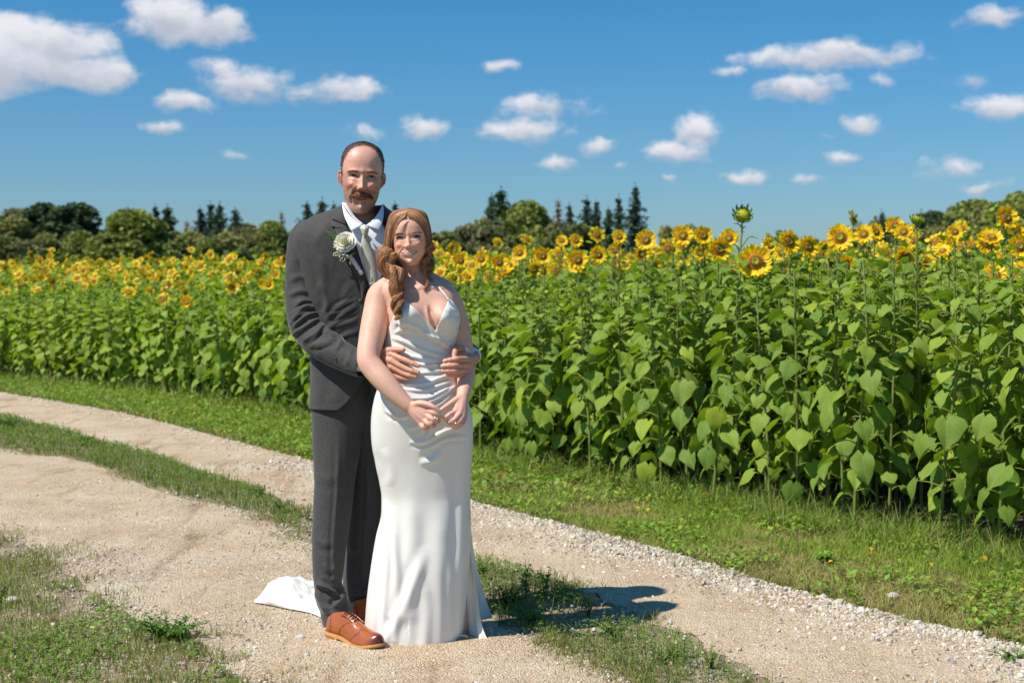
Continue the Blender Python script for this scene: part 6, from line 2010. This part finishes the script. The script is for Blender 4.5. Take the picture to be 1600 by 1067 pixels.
# ================================================================ THE BRIDE
wom = empty('person', (W(655, 1000, BY)[0], BY, 0))
tag(wom, 'bride with wavy auburn hair in an ivory satin gown, hands joined in front', 'woman')
br = np.random.default_rng(21)
BL = Loft([(425, 646, 668, 5.335, .045, 2), (432, 630, 676, 5.335, .055, 2), (439, 604, 692, 5.335, .066, 2.1), (447, 594, 703, 5.33, .075, 2.2), (458, 592, 712, 5.33, .085, 2.2), (475, 602, 714, 5.325, .092, 2.2), (500, 606, 716, 5.32, .096, 2.2), (525, 605, 712, 5.32, .096, 2.2),
           (548, 604, 707, 5.32, .092, 2.2), (575, 602, 708, 5.32, .094, 2.2), (600, 595, 718, 5.32, .102, 2.2), (625, 587, 728, 5.32, .108, 2.2), (655, 582.5, 735.5, 5.325, .110, 2.1), (690, 583, 736.5, 5.33, .106, 2.1), (720, 588, 734.5, 5.335, .10, 2.1), (750, 594.5, 733, 5.34, .097, 2.1),
           (775, 599.5, 732, 5.345, .096, 2.1), (800, 598, 731.5, 5.345, .098, 2.1), (840, 590.5, 731, 5.345, .105, 2.1), (880, 584.5, 729.5, 5.345, .115, 2.1), (930, 578, 725, 5.35, .128, 2.1), (975, 574.5, 720.5, 5.355, .142, 2.1), (1004, 572, 718, 5.36, .152, 2.1), (1040, 570, 717, 5.365, .16, 2.1)])
BL.bumps = [(636, 492, 22, 22, .052), (699, 494, 20, 21, .052), (655, 610, 50, 40, .012)]

# head
BR = dict(
    rows=[(-.62, .20, .13, .22, 2), (-.40, .175, .10, .22, 2), (-.15, .172, .095, .24, 2), (-.06, .175, .12, .25, 1.9), (-.025, .178, .20, .27, 1.5), (.0, .184, .30, .28, 1.35), (.05, .205, .34, .29, 1.5),
          (.12, .250, .34, .31, 2.0), (.22, .292, .345, .33, 2.15), (.32, .306, .35, .36, 2.25), (.43, .312, .352, .39, 2.3), (.53, .312, .352, .41, 2.35), (.62, .312, .358, .42, 2.3), (.72, .305, .348, .42, 2.25),
          (.81, .285, .315, .39, 2.15), (.89, .245, .26, .33, 2.05), (.945, .19, .195, .25, 2), (.98, .118, .12, .15, 2), (.996, .05, .05, .06, 2), (1.0, .004, .004, .004, 2)],
    eye_z=.49, eye_x=.158, nose_z=.345, mouth_z=.205, mouth_w=.150, nose_w=.050, nose_l=.072, socket=.034, brow=.008, slit=.0130, cheek=.036, fold=.010, smile=.95,
    lip_u=.020, lip_l=.032, gap=.026, chin=.026, skin=(.78, .43, .305), lipc=(.60, .21, .19), teeth=True, lash=1.0, gaze=.05, brow_z=.565, brow_t=.0115, brow_a=.7, browc=(.15, .075, .05), lines=[], extra=[(.20, .10, .06, .06, .004)])
V, Fs, C, _ = make_head(BR)
BHs = 86 * 5.26 / F
BH = dict(size=BHs, anchor_px=(640, 372), depth=5.275, yaw=R(-2), pitch=R(1), roll=R(-4.5), pivot=(0, -.1, .49))
gb = Geo(); gb.add(place_head(V, **BH)[0], Fs, col=C)

# trunk, arms and hands in one skin
gs = Geo()
V, Fs = BL.grid(423, 700, 90, 90, caps=True); gs.add(V, Fs)
add_limb(gs, [(655, 445, 5.345, 22), (652, 432, 5.335, 16.5), (648, 418, 5.325, 15.5), (645, 405, 5.32, 15)], 12, 20)
# trapezius to the shoulders
add_limb(gs, [(650, 428, 5.35, 13), (625, 438, 5.345, 13), (603, 447, 5.33, 14)], 12, 16)
add_limb(gs, [(658, 430, 5.35, 13), (680, 441, 5.345, 12), (698, 452, 5.34, 13)], 12, 16)
# collar bones
add_limb(gs, [(664, 452, 5.262, 2.6), (680, 449, 5.268, 2.6), (698, 449, 5.30, 2.6)], 10, 8)
add_limb(gs, [(652, 452, 5.262, 2.6), (632, 447, 5.268, 2.6), (612, 446, 5.30, 2.6)], 10, 8)
# her right arm (left in the picture)
add_limb(gs, [(602, 451, 5.33, 17), (594, 462, 5.325, 20.5), (590, 482, 5.31, 21.5), (585, 508, 5.28, 21.5), (580, 532, 5.25, 20), (576, 552, 5.22, 18.5), (577, 566, 5.20, 18), (586, 579, 5.185, 18), (600, 595, 5.165, 17.5), (616, 613, 5.15, 15.5), (630, 627, 5.14, 13), (639, 635, 5.135, 11.5)], 44, 26)
# her left arm
add_limb(gs, [(696, 456, 5.34, 15), (703, 468, 5.345, 17), (711, 490, 5.35, 17.5), (718, 515, 5.345, 17), (723, 540, 5.335, 16), (726.5, 560, 5.32, 15), (728, 580, 5.295, 14.5), (727, 598, 5.25, 13), (724.5, 612, 5.215, 11), (723, 620, 5.195, 10)], 40, 24)
FR = 3.7
wr = (641, 636, 5.13)
hr_ = hand_geo(wr, [(667, 641, 5.105), (666, 649, 5.10), (662, 656, 5.10), (657, 661, 5.108)],
               [[(678, 645, 5.085), (687, 650.5, 5.09), (690, 655, 5.105)], [(676, 655, 5.08), (684, 660, 5.09), (686, 656, 5.11)], [(670, 662.5, 5.085), (677, 666, 5.095), (679, 662, 5.11)], [(661, 667, 5.095), (666, 670, 5.10), (669, 668, 5.11)]],
               [(655, 630, 5.11), (667, 631.5, 5.095), (677, 635.5, 5.085), (685, 641, 5.085)], 8.5, FR)
hl_ = hand_geo((723, 619, 5.19), [(711, 643, 5.115), (718, 647, 5.11), (723, 651, 5.115), (726, 655, 5.125)],
               [[(702, 648, 5.095), (696, 653, 5.10), (695, 656, 5.11)], [(710, 655, 5.09), (703, 659, 5.10), (699, 659, 5.11)], [(716, 660, 5.095), (709, 664, 5.10), (704, 663.5, 5.11)], [(721, 663, 5.105), (714, 667.5, 5.11), (708, 667, 5.115)]],
               [(711, 626, 5.15), (702, 632, 5.125), (695, 636.5, 5.11), (689.5, 640, 5.10)], 8.0, FR)
add_limb(hr_, [(664, 641, 5.108, 5.2), (661, 650, 5.105, 5.6), (656, 659, 5.11, 5.0)], 8, 10)
add_limb(hl_, [(712, 641, 5.12, 5.0), (718, 646, 5.118, 5.4), (724, 653, 5.122, 4.6)], 8, 10)
for g2 in (hr_, hl_):
    for v, f in zip(g2.V, []): pass
    gs.V += g2.V; gs.F += [f + 0 for f in []]
    pass
# append the hand geometry properly
gs.V = gs.V[:]; 
def merge(dst, src):
    base = dst.n
    dst.V += src.V; dst.UV += src.UV; dst.C += src.C; dst.M += src.M; dst.F += [f + base for f in src.F]; dst.n += src.n
gs.V = gs.V[:-(len(hr_.V) + len(hl_.V))]
merge(gs, hr_); merge(gs, hl_)
V, Fs = bake_remesh(gs, .0027, 8, .55)
V = crease(V, Fs, [([(670, 476), (675, 495), (680, 516)], 3.2, -.010, 'in'), ([(660, 447), (648, 452), (634, 450)], 3, .0025), ([(668, 447), (682, 449), (696, 450)], 3, .0025)])
P = to_pix(V)
C = np.tile(np.array([.72, .425, .315]), (len(V), 1))
nz = vnoise(V, 14, 5, 3)[:, None]; C = C * (1 + .06 * nz * np.array([.5, 1, 1]))
for (qx, qy, s_, am) in ((576, 560, 14, .35), (668, 648, 16, .35), (716, 652, 16, .35), (590, 450, 16, .25), (655, 470, 26, .22), (640, 634, 12, .15)):
    w_ = np.exp(-(((P[:, 0] - qx) / s_) ** 2 + ((P[:, 1] - qy) / s_) ** 2))[:, None] * am; C = C * (1 - w_) + np.array([.66, .30, .24]) * w_
for q in ((685.5, 641.5), (689.5, 641), (690, 656), (695, 657)):
    d = np.linalg.norm(P - np.array(q), axis=1); w_ = np.exp(-(d / 2.2) ** 2)[:, None]; C = C * (1 - w_ * .7) + np.array([.80, .62, .60]) * w_ * .7
gb.add(V, Fs, col=C)
# legs and the one foot that shows in the slit
add_limb(gb, [(640, 660, 5.33, 22), (645, 840, 5.36, 17), (648, 985, 5.40, 9)], 12, 10); add_limb(gb, [(690, 660, 5.33, 22), (705, 840, 5.35, 17), (722, 960, 5.37, 9), (722, 988, 5.36, 8)], 14, 12)
gf = Geo(); add_limb(gf, [(722, 985, 5.37, 8), (722, 994, 5.34, 9), (724, 999, 5.31, 8)], 8, 12)
for i, (x_, r__) in enumerate(((716.5, 2.9), (720.5, 2.3), (724, 2.2), (727.2, 2.1), (730, 2.0))): add_limb(gf, [(722 + (x_ - 722) * .7, 998, 5.31, 3.2), (x_, 1002.5 - i * .5, 5.285 + .004 * i, r__)], 6, 8)
V, Fs = bake_remesh(gf, .002, 2); gb.add(V, Fs, col=(.52, .27, .21))
gb.C = [np.broadcast_to(np.array([.6, .38, .3]), c.shape) if np.allclose(c, 1) else c for c in gb.C]
mobj(gb, 'body', M_skin, wom)
# sandal
M_sandal, t, b = pbsdf('cream_sandal', (.66, .58, .46), .5, .4)
g_ = Geo()
V, Fs = tube(wpath([(714, 997, 5.30), (718, 992.5, 5.285), (725, 992, 5.283), (732, 996, 5.30)]), .0042, 8); V[:, 1] += 0; g_.add(V, Fs)
P0 = W(722, 1006, 5.30); V, Fs = ellipsoid((P0[0], P0[1] + .055, .009), (.027, .085, .008), 20, 8); g_.add(V, Fs)
mobj(g_, 'sandal', M_sandal, wom)

# ---------------------------------------------------------------- gown
def necktop(px):
    """neckline height (py) for a pixel column, front"""
    return np.interp(px, [600, 608, 616, 624, 630, 638, 648, 660, 670, 680.5, 686, 692, 697, 702, 708, 714, 720, 726], [520, 512, 492, 474, 467.5, 475, 484, 494, 503.5, 516, 507, 494, 482, 469, 472, 482, 500, 515])
nu = 240
ang = np.linspace(0, 2 * math.pi, nu, endpoint=False)
ang = ang + .30 * np.cos(ang)
tops = []
for a_ in ang:
    sa = math.sin(a_)
    if sa > 0:
        py = 500.
        for _ in range(14):
            q = to_pix(BL.point(np.array([a_]), np.array([py]), .004))[0]; py = .5 * py + .5 * float(necktop(q[0]))
        tops.append(py if sa > .12 else py * (sa / .12) + 522 * (1 - sa / .12))
    else: tops.append(522.0)
tops = np.array(tops)
def hempy(a_):
    # hem of the front panel, seen: 1002 at the left .. 1016 front .. 1010 at the slit
    x_ = math.cos(a_); s_ = math.sin(a_)
    if s_ > -.05: return np.interp(x_, [-1, -.8, -.3, .3, .8, 1], [1000, 1006, 1010, 1015, 1015, 1010])
    return 985
hems = np.array([hempy(a_) for a_ in ang])
# rows spaced evenly, fine at the bodice
nv = 330
s_ = np.linspace(0, 1, nv); s_ = .35 * s_ + .65 * s_ ** 1.25
PY = tops[None] + (hems - tops)[None] * s_[:, None]
off = .0045 + .004 * np.clip((PY - 700) / 250, 0, 1)
A = np.broadcast_to(ang, PY.shape)
V = BL.point(A, PY, .0).reshape(-1, 3)
Fs = [grid_faces(nu, nv, True)]
V = V + 0
# offset outwards
Nn = normals(V, Fs); sgn = np.sign((Nn * (V - V.mean(0)) * np.array([1, 1, 0])).sum(1).mean()); Nn *= sgn
V = V + Nn * off.ravel()[:, None]
if sgn < 0: Fs = [f[:, ::-1] for f in Fs]
bod = [([(612, 527), (632, 534), (652, 544), (688, 556), (706, 556)], 3.0, .006), ([(617, 505), (640, 506), (660, 520), (684, 530), (706, 538)], 3.2, .008), ([(640, 505), (655, 512), (672, 526)], 2.6, .006), ([(613, 545), (640, 556), (675, 562), (706, 561)], 2.8, .005),
       ([(650, 569), (675, 571), (694, 569)], 2.0, .004), ([(682, 516), (700, 520), (721, 500)], 2.8, .007), ([(685, 524), (702, 528), (716, 516)], 2.6, .005), ([(680, 516), (692, 536), (706, 545)], 2.6, .005), ([(690, 512), (705, 508), (720, 494)], 2.4, .005), ([(697, 480), (708, 486), (718, 492)], 3, .004),
       ([(616, 520), (636, 516), (656, 524)], 2.4, .004), ([(624, 478), (628, 500), (624, 520)], 3, .004),
       ([(622, 600), (660, 600), (690, 590), (708, 586)], 2.6, .0055), ([(628, 607), (660, 610), (690, 602), (706, 596)], 2.4, .004), ([(640, 622), (668, 622), (690, 612), (705, 603)], 2.4, .0055), ([(655, 634), (680, 624), (700, 612), (712, 602)], 2.6, .007), ([(668, 640), (690, 630), (708, 612)], 2.4, .005),
       ([(634, 670), (660, 664), (690, 655)], 2.6, .0045), ([(640, 690), (665, 690), (690, 676), (715, 668)], 3.4, .008), ([(655, 704), (680, 694), (700, 684), (732, 682)], 3.0, .006), ([(602, 640), (625, 652), (640, 648)], 3, .006), ([(598, 622), (606, 640), (616, 652)], 4, .004), ([(660, 655), (672, 672), (660, 690)], 3, .004),
       ([(640, 585), (670, 582), (695, 580)], 2.2, .004), ([(610, 562), (622, 575), (640, 598)], 3, .003)]
V = crease(V, Fs, bod)
skf = [([(598, 760), (606, 850), (600, 950), (594, 1000)], 5, .009, 'in'), ([(668, 850), (650, 905), (628, 955), (604, 1000)], 9, .011, 'in'), ([(612, 820), (622, 900), (618, 1000)], 5, .005, 'in'), ([(660, 900), (668, 950), (664, 1012)], 9, .006, 'in'), ([(706, 860), (704, 940), (706, 1012)], 6, .005, 'in'), ([(720, 700), (722, 800), (718, 900), (716, 990)], 7, .006, 'in'), ([(640, 760), (645, 850), (640, 960)], 12, .006, 'in'), ([(690, 780), (688, 880), (694, 1000)], 14, .007, 'in'), ([(615, 790), (618, 880), (612, 960)], 7, .007, 'in'),
       ([(690, 705), (675, 720), (655, 722)], 5, .006), ([(600, 700), (612, 730), (610, 760)], 8, .004), ([(705, 1000), (712, 1008), (716, 1014)], 5, .008)]
V = crease(V, Fs, skf)
V = V + normals(V, Fs) * ((vnoise(V * np.array([1, 1, .35]), 10, 4, 2) * .003) * np.clip((to_pix(V)[:, 1] - 560) / 200, .25, 1))[:, None]
V[:, 2] = np.maximum(V[:, 2], .006)
gd = Geo(); gd.add(V, Fs)
go_ = mobj(gd, 'gown', M_satin, wom)
so2 = go_.modifiers.new('solid', 'SOLIDIFY'); so2.thickness = .002; so2.offset = 1
# rolled neckline edge
k = [i for i in range(nu) if math.sin(ang[i]) > .02]
edge = V[np.array(k)]
g_ = Geo(); V2, F2 = tube(edge, .0022, 6, False); g_.add(V2, F2)
# straps
for pts in ([(702, 470, 5.232), (694, 459, 5.245), (684, 447, 5.275), (676, 438, 5.32), (673, 434, 5.36)], [(629, 468, 5.235), (622, 457, 5.25), (614, 445, 5.285), (608, 437, 5.33), (606, 434, 5.36)]):
    V2, F2 = tube(spline(wpath(pts), 20), .0028, 8); g_.add(V2, F2)
mobj(g_, 'strap', M_satin, wom)

# back of the skirt, seen right of the slit, and the train laid out behind the groom
def sheet(rows, nu_, nv_, folds=(), nz=.004, seed=1, name='train', th=.002):
    """rows: list of polylines (px,py,depth); smooth in both directions"""
    Rr = np.array([spline(r_, nu_) for r_ in rows]); n0 = len(rows)
    out = np.stack([spline(Rr[:, i], nv_) for i in range(nu_)], 1).reshape(-1, 3)
    V = np.array([W(*q) for q in out]); Fq = grid_faces(nu_, nv_)
    V = crease(V, [Fq], list(folds), False)
    V = V + normals(V, [Fq]) * (vnoise(V, 18, seed, 3) * nz)[:, None]
    V[:, 2] = np.maximum(V[:, 2], .010)
    return V, [Fq]
gd = Geo()
V, Fs = sheet([[(722, 760, 5.40), (730, 760, 5.42), (733, 765, 5.47)], [(720, 850, 5.42), (733, 845, 5.47), (737.5, 850, 5.53)], [(722, 920, 5.45), (740, 915, 5.50), (753, 915, 5.58)], [(726, 965, 5.48), (748, 962, 5.52), (766, 958, 5.60)], [(735, 972, 5.50), (752, 968, 5.54), (769, 965, 5.61)]], 26, 70,
              [([(738, 880, ), (745, 920), (756, 960)], 5, .006)], .003, 3)
gd.add(V, Fs)
# flap inside the slit
V, Fs = sheet([[(722, 790, 5.37), (728, 790, 5.36), (731.5, 792, 5.36)], [(722, 870, 5.38), (730, 868, 5.37), (736, 865, 5.36)], [(724, 940, 5.40), (738, 936, 5.37), (745, 935, 5.345)], [(728, 985, 5.40), (743, 985, 5.33), (752, 980, 5.30)], [(736, 1000, 5.36), (745, 1005, 5.29), (766, 1003, 5.285)]], 26, 80,
              [([(730, 850), (736, 920), (742, 990)], 4, .012, 'in'), ([(738, 900), (746, 960), (758, 1000)], 3, .008, 'in')], .002, 5)
gd.add(V, Fs)
bk = mobj(gd, 'skirt_back', M_satin, wom)
s4 = bk.modifiers.new('solid', 'SOLIDIFY'); s4.thickness = .002
# train on the gravel: built on the ground plan
nu_, nv_ = 90, 60
a0 = G(398, 944); a1 = G(600, 985)
V = []
top_l = np.array([G(*q)[:2] for q in [(397, 943), (425, 933), (455, 927), (480, 924), (520, 925), (600, 930)]]); bot_l = np.array([G(*q)[:2] for q in [(398, 946), (425, 951), (455, 957), (485, 963), (520, 975), (600, 985)]])
Lc = spline(top_l, nu_); Rc = spline(bot_l, nu_); u = np.linspace(0, 1, nv_)
P = Lc[None] * (1 - u)[:, None, None] + Rc[None] * u[:, None, None]
P = P.reshape(-1, 2); P3 = np.c_[P, np.zeros(len(P))]
edge = np.repeat(np.sin(u * math.pi) ** .5, nu_) * np.clip(np.tile(np.linspace(0, 1, nu_), nv_) * 6, .1, 1)
z = .014 + edge * (.034 + .060 * vnoise(P3 * np.array([.7, 2.6, 1]), 6, 4, 2) + .022 * np.abs(vnoise(P3 * np.array([1, 3.5, 1]), 11, 8, 2)) + .010 * vnoise(P3 * np.array([1.2, 2, 1]), 30, 9, 2))
V = np.c_[P, np.maximum(z, .012)]
gd = Geo(); gd.add(V, [grid_faces(nu_, nv_)])
tr_ = mobj(gd, 'train', M_satin, wom); s5 = tr_.modifiers.new('solid', 'SOLIDIFY'); s5.thickness = .003
V, Fs = ellipsoid(BL.front(684, 941, .0075), (.0035, .0015, .0025), 6, 4); g_ = Geo(); g_.add(V, Fs)
mobj(g_, 'speck', M_dark, wom)

# rings and nose stud
M_gold, t, b = pbsdf('silver_metal', (.8, .78, .74), .18, .5, Metallic=1.0)
for c_, rr in (((679, 653, 5.083),.0105), ((711.5, 661.5, 5.095), .0105)):
    ri = empty('ring', tuple(W(*c_) - np.array(wom.location))); ri.parent = wom
    a_ = np.linspace(0, 6.28, 20); P = np.stack([rr * .35 * np.cos(a_), rr * np.sin(a_), rr * .9 * np.cos(a_)], 1)
    g_ = Geo(); V, Fs = tube(P, .0011, 6, False); g_.add(V, Fs); g_.obj('band', M_gold, ri)
    g_ = Geo(); V, Fs = ellipsoid((.002, -rr * 1.0, .002), (.0032,) * 3, 8, 5); g_.add(V, Fs); g_.obj('gem', M_pearl, ri, smooth=False)

# ---------------------------------------------------------------- hair
g_ = Geo(); HB = 5.275
def hcol(n): return np.array([.37, .19, .090]) * br.uniform(.45, 1.75, (n, 1)) * np.array([1, 1, 1])
def sheet_strands(inner, outer, n, m=26, rad=.0009, jit=.0022, curl=0.0, bulge=.012, cc=1.0):
    A = spline(inner, m); B = spline(outer, m); u = br.uniform(0, 1, n)
    C_ = A[None] * (1 - u)[:, None, None] + B[None] * u[:, None, None]
    Wd = np.array([[W(*q) for q in c] for c in C_])
    t_ = np.linspace(0, 1, m)
    Wd[..., 1] -= (bulge * np.sin(u * math.pi))[:, None] * np.sin(t_ * math.pi * .9)[None]
    clump = np.floor(u * 14) ; ph = clump * 1.9
    Wd = Wd + br.normal(0, jit, (n, 1, 3)) * np.clip(t_ * 3, .2, 1)[None, :, None]
    Wd[..., 0] += curl * np.sin(t_[None] * 9 + ph[:, None]) * t_[None] ** 1.5
    Wd[..., 1] += curl * np.cos(t_[None] * 9 + ph[:, None]) * t_[None] ** 1.5
    V, Fs, per = strands(None, Wd, rad)
    tone = ((.45 + .95 * np.abs(np.sin(clump * 2.3 + u * 9))) * (1.25 - .65 * u))[:, None] * np.where(br.uniform(size=(n, 1)) < .12, 1.6, 1.0)
    g_.add(V, Fs, col=np.repeat(hcol(n) * tone * cc, per, 0))
# crown and face framing sheets
Li = [(633.5, 338, 5.228), (623.5, 343, 5.232), (616, 355, 5.244), (612.5, 372, 5.262), (610, 388, 5.268), (609.5, 398, 5.262), (610.5, 406, 5.25)]
Lo = [(636.75, 325.5, 5.28), (619.75, 332, 5.29), (610.5, 346, 5.30), (606, 364, 5.305), (605.5, 382, 5.31), (603.5, 394, 5.30), (602.5, 404, 5.285)]
Ri = [(636.5, 338, 5.228), (647.5, 343, 5.232), (656.5, 355, 5.244), (662, 368, 5.258), (668, 380, 5.268), (669, 390, 5.275), (669.5, 398, 5.285)]
Ro = [(636.25, 325.5, 5.28), (654.25, 330, 5.29), (663.5, 341, 5.30), (670, 356, 5.305), (671.5, 372, 5.31), (669.5, 386, 5.31), (669.5, 396, 5.31)]
sheet_strands(Li, Lo, 2600, curl=.004, rad=.00065); sheet_strands(Ri, Ro, 2600, curl=.004, rad=.00065)
Lb = [(639.2, 325, 5.32), (613.2, 332, 5.34), (606, 352, 5.35), (604, 375, 5.35), (602, 400, 5.34), (600, 420, 5.33), (602, 430, 5.32), (604, 436, 5.32)]
Rb = [(637.8, 325, 5.32), (662.8, 332, 5.34), (670, 350, 5.35), (673, 370, 5.35), (672, 392, 5.345), (673, 408, 5.34), (670, 420, 5.34), (666, 430, 5.34)]
sheet_strands(Lo, Lb, 700, curl=.004, cc=.8); sheet_strands(Ro, Rb, 700, curl=.004, cc=.8)
# a few loose wisps over the forehead
sheet_strands([(634, 338, 5.222), (624, 350, 5.220), (619, 363, 5.23), (616, 376, 5.25)], [(634, 337, 5.222), (621, 346, 5.220), (614, 362, 5.235), (611, 378, 5.26)], 22, 14, .0004, .001)
def curl_bundle(path, r0, r1, n, turns, amp, m=34, rad=.00055):
    n = int(n * 2.2)
    S = spline(path, m); P = np.array([W(*q[:3]) for q in S]); T = np.gradient(P, axis=0); T /= np.linalg.norm(T, axis=1)[:, None]
    X = np.cross(T, [0, 1, 0]); X /= np.linalg.norm(X, axis=1)[:, None]; Y = np.cross(T, X); t_ = np.linspace(0, 1, m)
    th = t_ * turns * 6.283
    ax = P + (X * np.cos(th)[:, None] + Y * np.sin(th)[:, None]) * (amp * np.clip(t_ * 3, .2, 1))[:, None]
    rr = (r0 * (1 - t_) + r1 * t_) * 5.3 / F * (1 + .3 * np.sin(t_ * turns * 6.283 * 1.5))
    a_ = br.uniform(0, 6.28, n); q = br.uniform(0, 1, n) ** .5
    al = a_[:, None] + th[None] * .8 * br.uniform(.8, 1.2, (n, 1)) + br.uniform(-.5, .5, (n, 1))
    Wd = ax[None] + (X[None] * np.cos(al)[..., None] + Y[None] * np.sin(al)[..., None]) * (rr[None] * q[:, None])[..., None]
    Wd += br.normal(0, .0022, (n, 1, 3)) * t_[None, :, None] + (.0035 * np.sin(t_[None] * br.uniform(6, 20, (n, 1)) + br.uniform(0, 6, (n, 1))))[..., None] * np.array([1, .5, .2]) * br.uniform(0, 1.3, (n, 1, 1))
    V, Fs, per = strands(None, Wd, rad)
    tone = (.42 + 1.1 * (.5 + .5 * np.cos(a_ * 3 + 1)))[:, None] * np.where(br.uniform(size=(n, 1)) < .15, 1.5, 1.0)
    g_.add(V, Fs, col=np.repeat(hcol(n) * tone * np.array([1.15, 1.05, .95]), per, 0))
curl_bundle([(610, 392, 5.25), (605, 404, 5.235), (608, 418, 5.22), (615, 430, 5.205), (623, 442, 5.20), (621, 458, 5.195), (622, 474, 5.18), (619, 488, 5.17), (618, 499, 5.165)], 6.3, 2.2, 420, 3.2, .009)
curl_bundle([(605, 388, 5.27), (601, 402, 5.26), (601, 416, 5.24), (610, 428, 5.225), (619, 438, 5.21), (628, 450, 5.20), (623, 466, 5.19), (625, 480, 5.175), (622, 492, 5.165)], 6.3, 2.2, 380, 2.6, .010)
curl_bundle([(615, 396, 5.24), (613, 410, 5.23), (620, 422, 5.22), (627, 434, 5.21), (628, 448, 5.20), (619, 462, 5.19), (617, 476, 5.175), (616, 488, 5.17)], 5.5, 2, 340, 2.9, .008)
curl_bundle([(604, 405, 5.29), (600, 418, 5.28), (606, 429, 5.265), (613, 436, 5.25), (617, 450, 5.23), (615, 465, 5.22), (619, 480, 5.20)], 6, 3, 260, 2.2, .009)
curl_bundle([(667, 385, 5.275), (671, 394, 5.27), (667, 405, 5.27), (671, 414, 5.275), (666, 425, 5.28)], 4.5, 2, 260, 2.6, .010)
curl_bundle([(670, 378, 5.28), (670, 392, 5.28), (667, 404, 5.28), (670, 417, 5.285), (667, 428, 5.29)], 4.8, 2.2, 280, 2.2, .009)
curl_bundle([(671, 385, 5.30), (672, 398, 5.30), (670, 410, 5.30), (671, 422, 5.30), (668, 430, 5.31)], 5, 2.5, 240, 1.8, .009)
for path in ([(604, 392, 5.25), (601, 410, 5.23), (612, 432, 5.21), (621, 455, 5.19), (619, 495, 5.165)], [(599, 385, 5.29), (598, 412, 5.26), (610, 434, 5.23), (624, 452, 5.20), (618, 490, 5.17)], [(669, 380, 5.28), (671, 400, 5.28), (669, 420, 5.28), (668, 440, 5.28)]):
    curl_bundle(path, 9, 5, 45, 2.0, .012, 30, .00035)
curl_bundle([(665, 410, 5.27), (663, 422, 5.265), (667, 434, 5.255), (667, 444, 5.25), (661, 451, 5.245)], 2.5, .8, 60, 1.0, .004)
# inner mass so that no skin shows between the strands
V, Fs = ellipsoid(W(639, 369, 5.325), (31.5 * 5.3 / F, .085, 41.5 * 5.3 / F), 40, 26); V = V + vnoise(V, 25, 2, 2)[:, None] * .003; g_.add(V, Fs, col=(.10, .05, .026))
for pts in ([(608, 375, 5.32, 6), (604, 400, 5.30, 6), (606, 420, 5.28, 7), (615, 436, 5.25, 7), (620, 455, 5.235, 6)], [(669, 370, 5.33, 5), (669, 400, 5.32, 5), (668, 420, 5.32, 4)]): 
    g3 = Geo(); add_limb(g3, pts, 16, 12)
    for v_, f_ in zip(g3.V, [None] * 9): pass
    base = g_.n; g_.V += g3.V; g_.UV += g3.UV; g_.C += [np.broadcast_to(np.array([.09, .045, .024]), c.shape) for c in g3.C]; g_.M += g3.M; g_.F += [f + base for f in g3.F]; g_.n += g3.n
mobj(g_, 'hair', M_hair, wom)
# lashes and brows
BVv, BFf, _, _ = make_head(BR); g_ = Geo(); n = 300
u = br.uniform(-1, 1, n); sg = np.where(br.uniform(size=n) < .5, -1, 1); tt = np.linspace(0, 1, 5)
x0 = sg * (BR['eye_x'] + u * .075); z0 = BR['brow_z'] + .016 * (1 - u ** 2) - .006 * (u > .5) + br.normal(0, .0045, n); y0 = head_surf(x0, z0, BVv)
cur = np.stack([x0[:, None] + sg[:, None] * .020 * tt, y0[:, None] - .003 - .003 * np.sin(tt * 3), z0[:, None] + (.004 - .008 * (u + 1) / 2)[:, None] * tt], -1)
V, Fs, per = strands(None, on_head(cur, BH).reshape(n, 5, 3), .0005); g_.add(V, Fs, col=np.repeat(np.array([.16, .085, .05]) * br.uniform(.6, 1.5, (n, 1)), per, 0))
mobj(g_, 'eyebrow', M_hair, wom)
g_ = Geo(); n = 160; u = br.uniform(-1, 1, n); sg = np.where(br.uniform(size=n) < .5, -1, 1)
x0 = sg * (BR['eye_x'] + u * .056); z0 = BR['eye_z'] + .010 * (1 - u ** 2) + BR['slit'] * np.sqrt(1 - u ** 2); y0 = head_surf(x0, z0, BVv)
cur = np.stack([x0[:, None] + (sg * u * .010)[:, None] * tt, y0[:, None] - .022 * tt, z0[:, None] + .010 * tt ** 2], -1)
V, Fs, per = strands(None, on_head(cur, BH).reshape(n, 5, 3), .0006); g_.add(V, Fs, col=(.02, .014, .012))
mobj(g_, 'eyelashes', M_hair, wom)
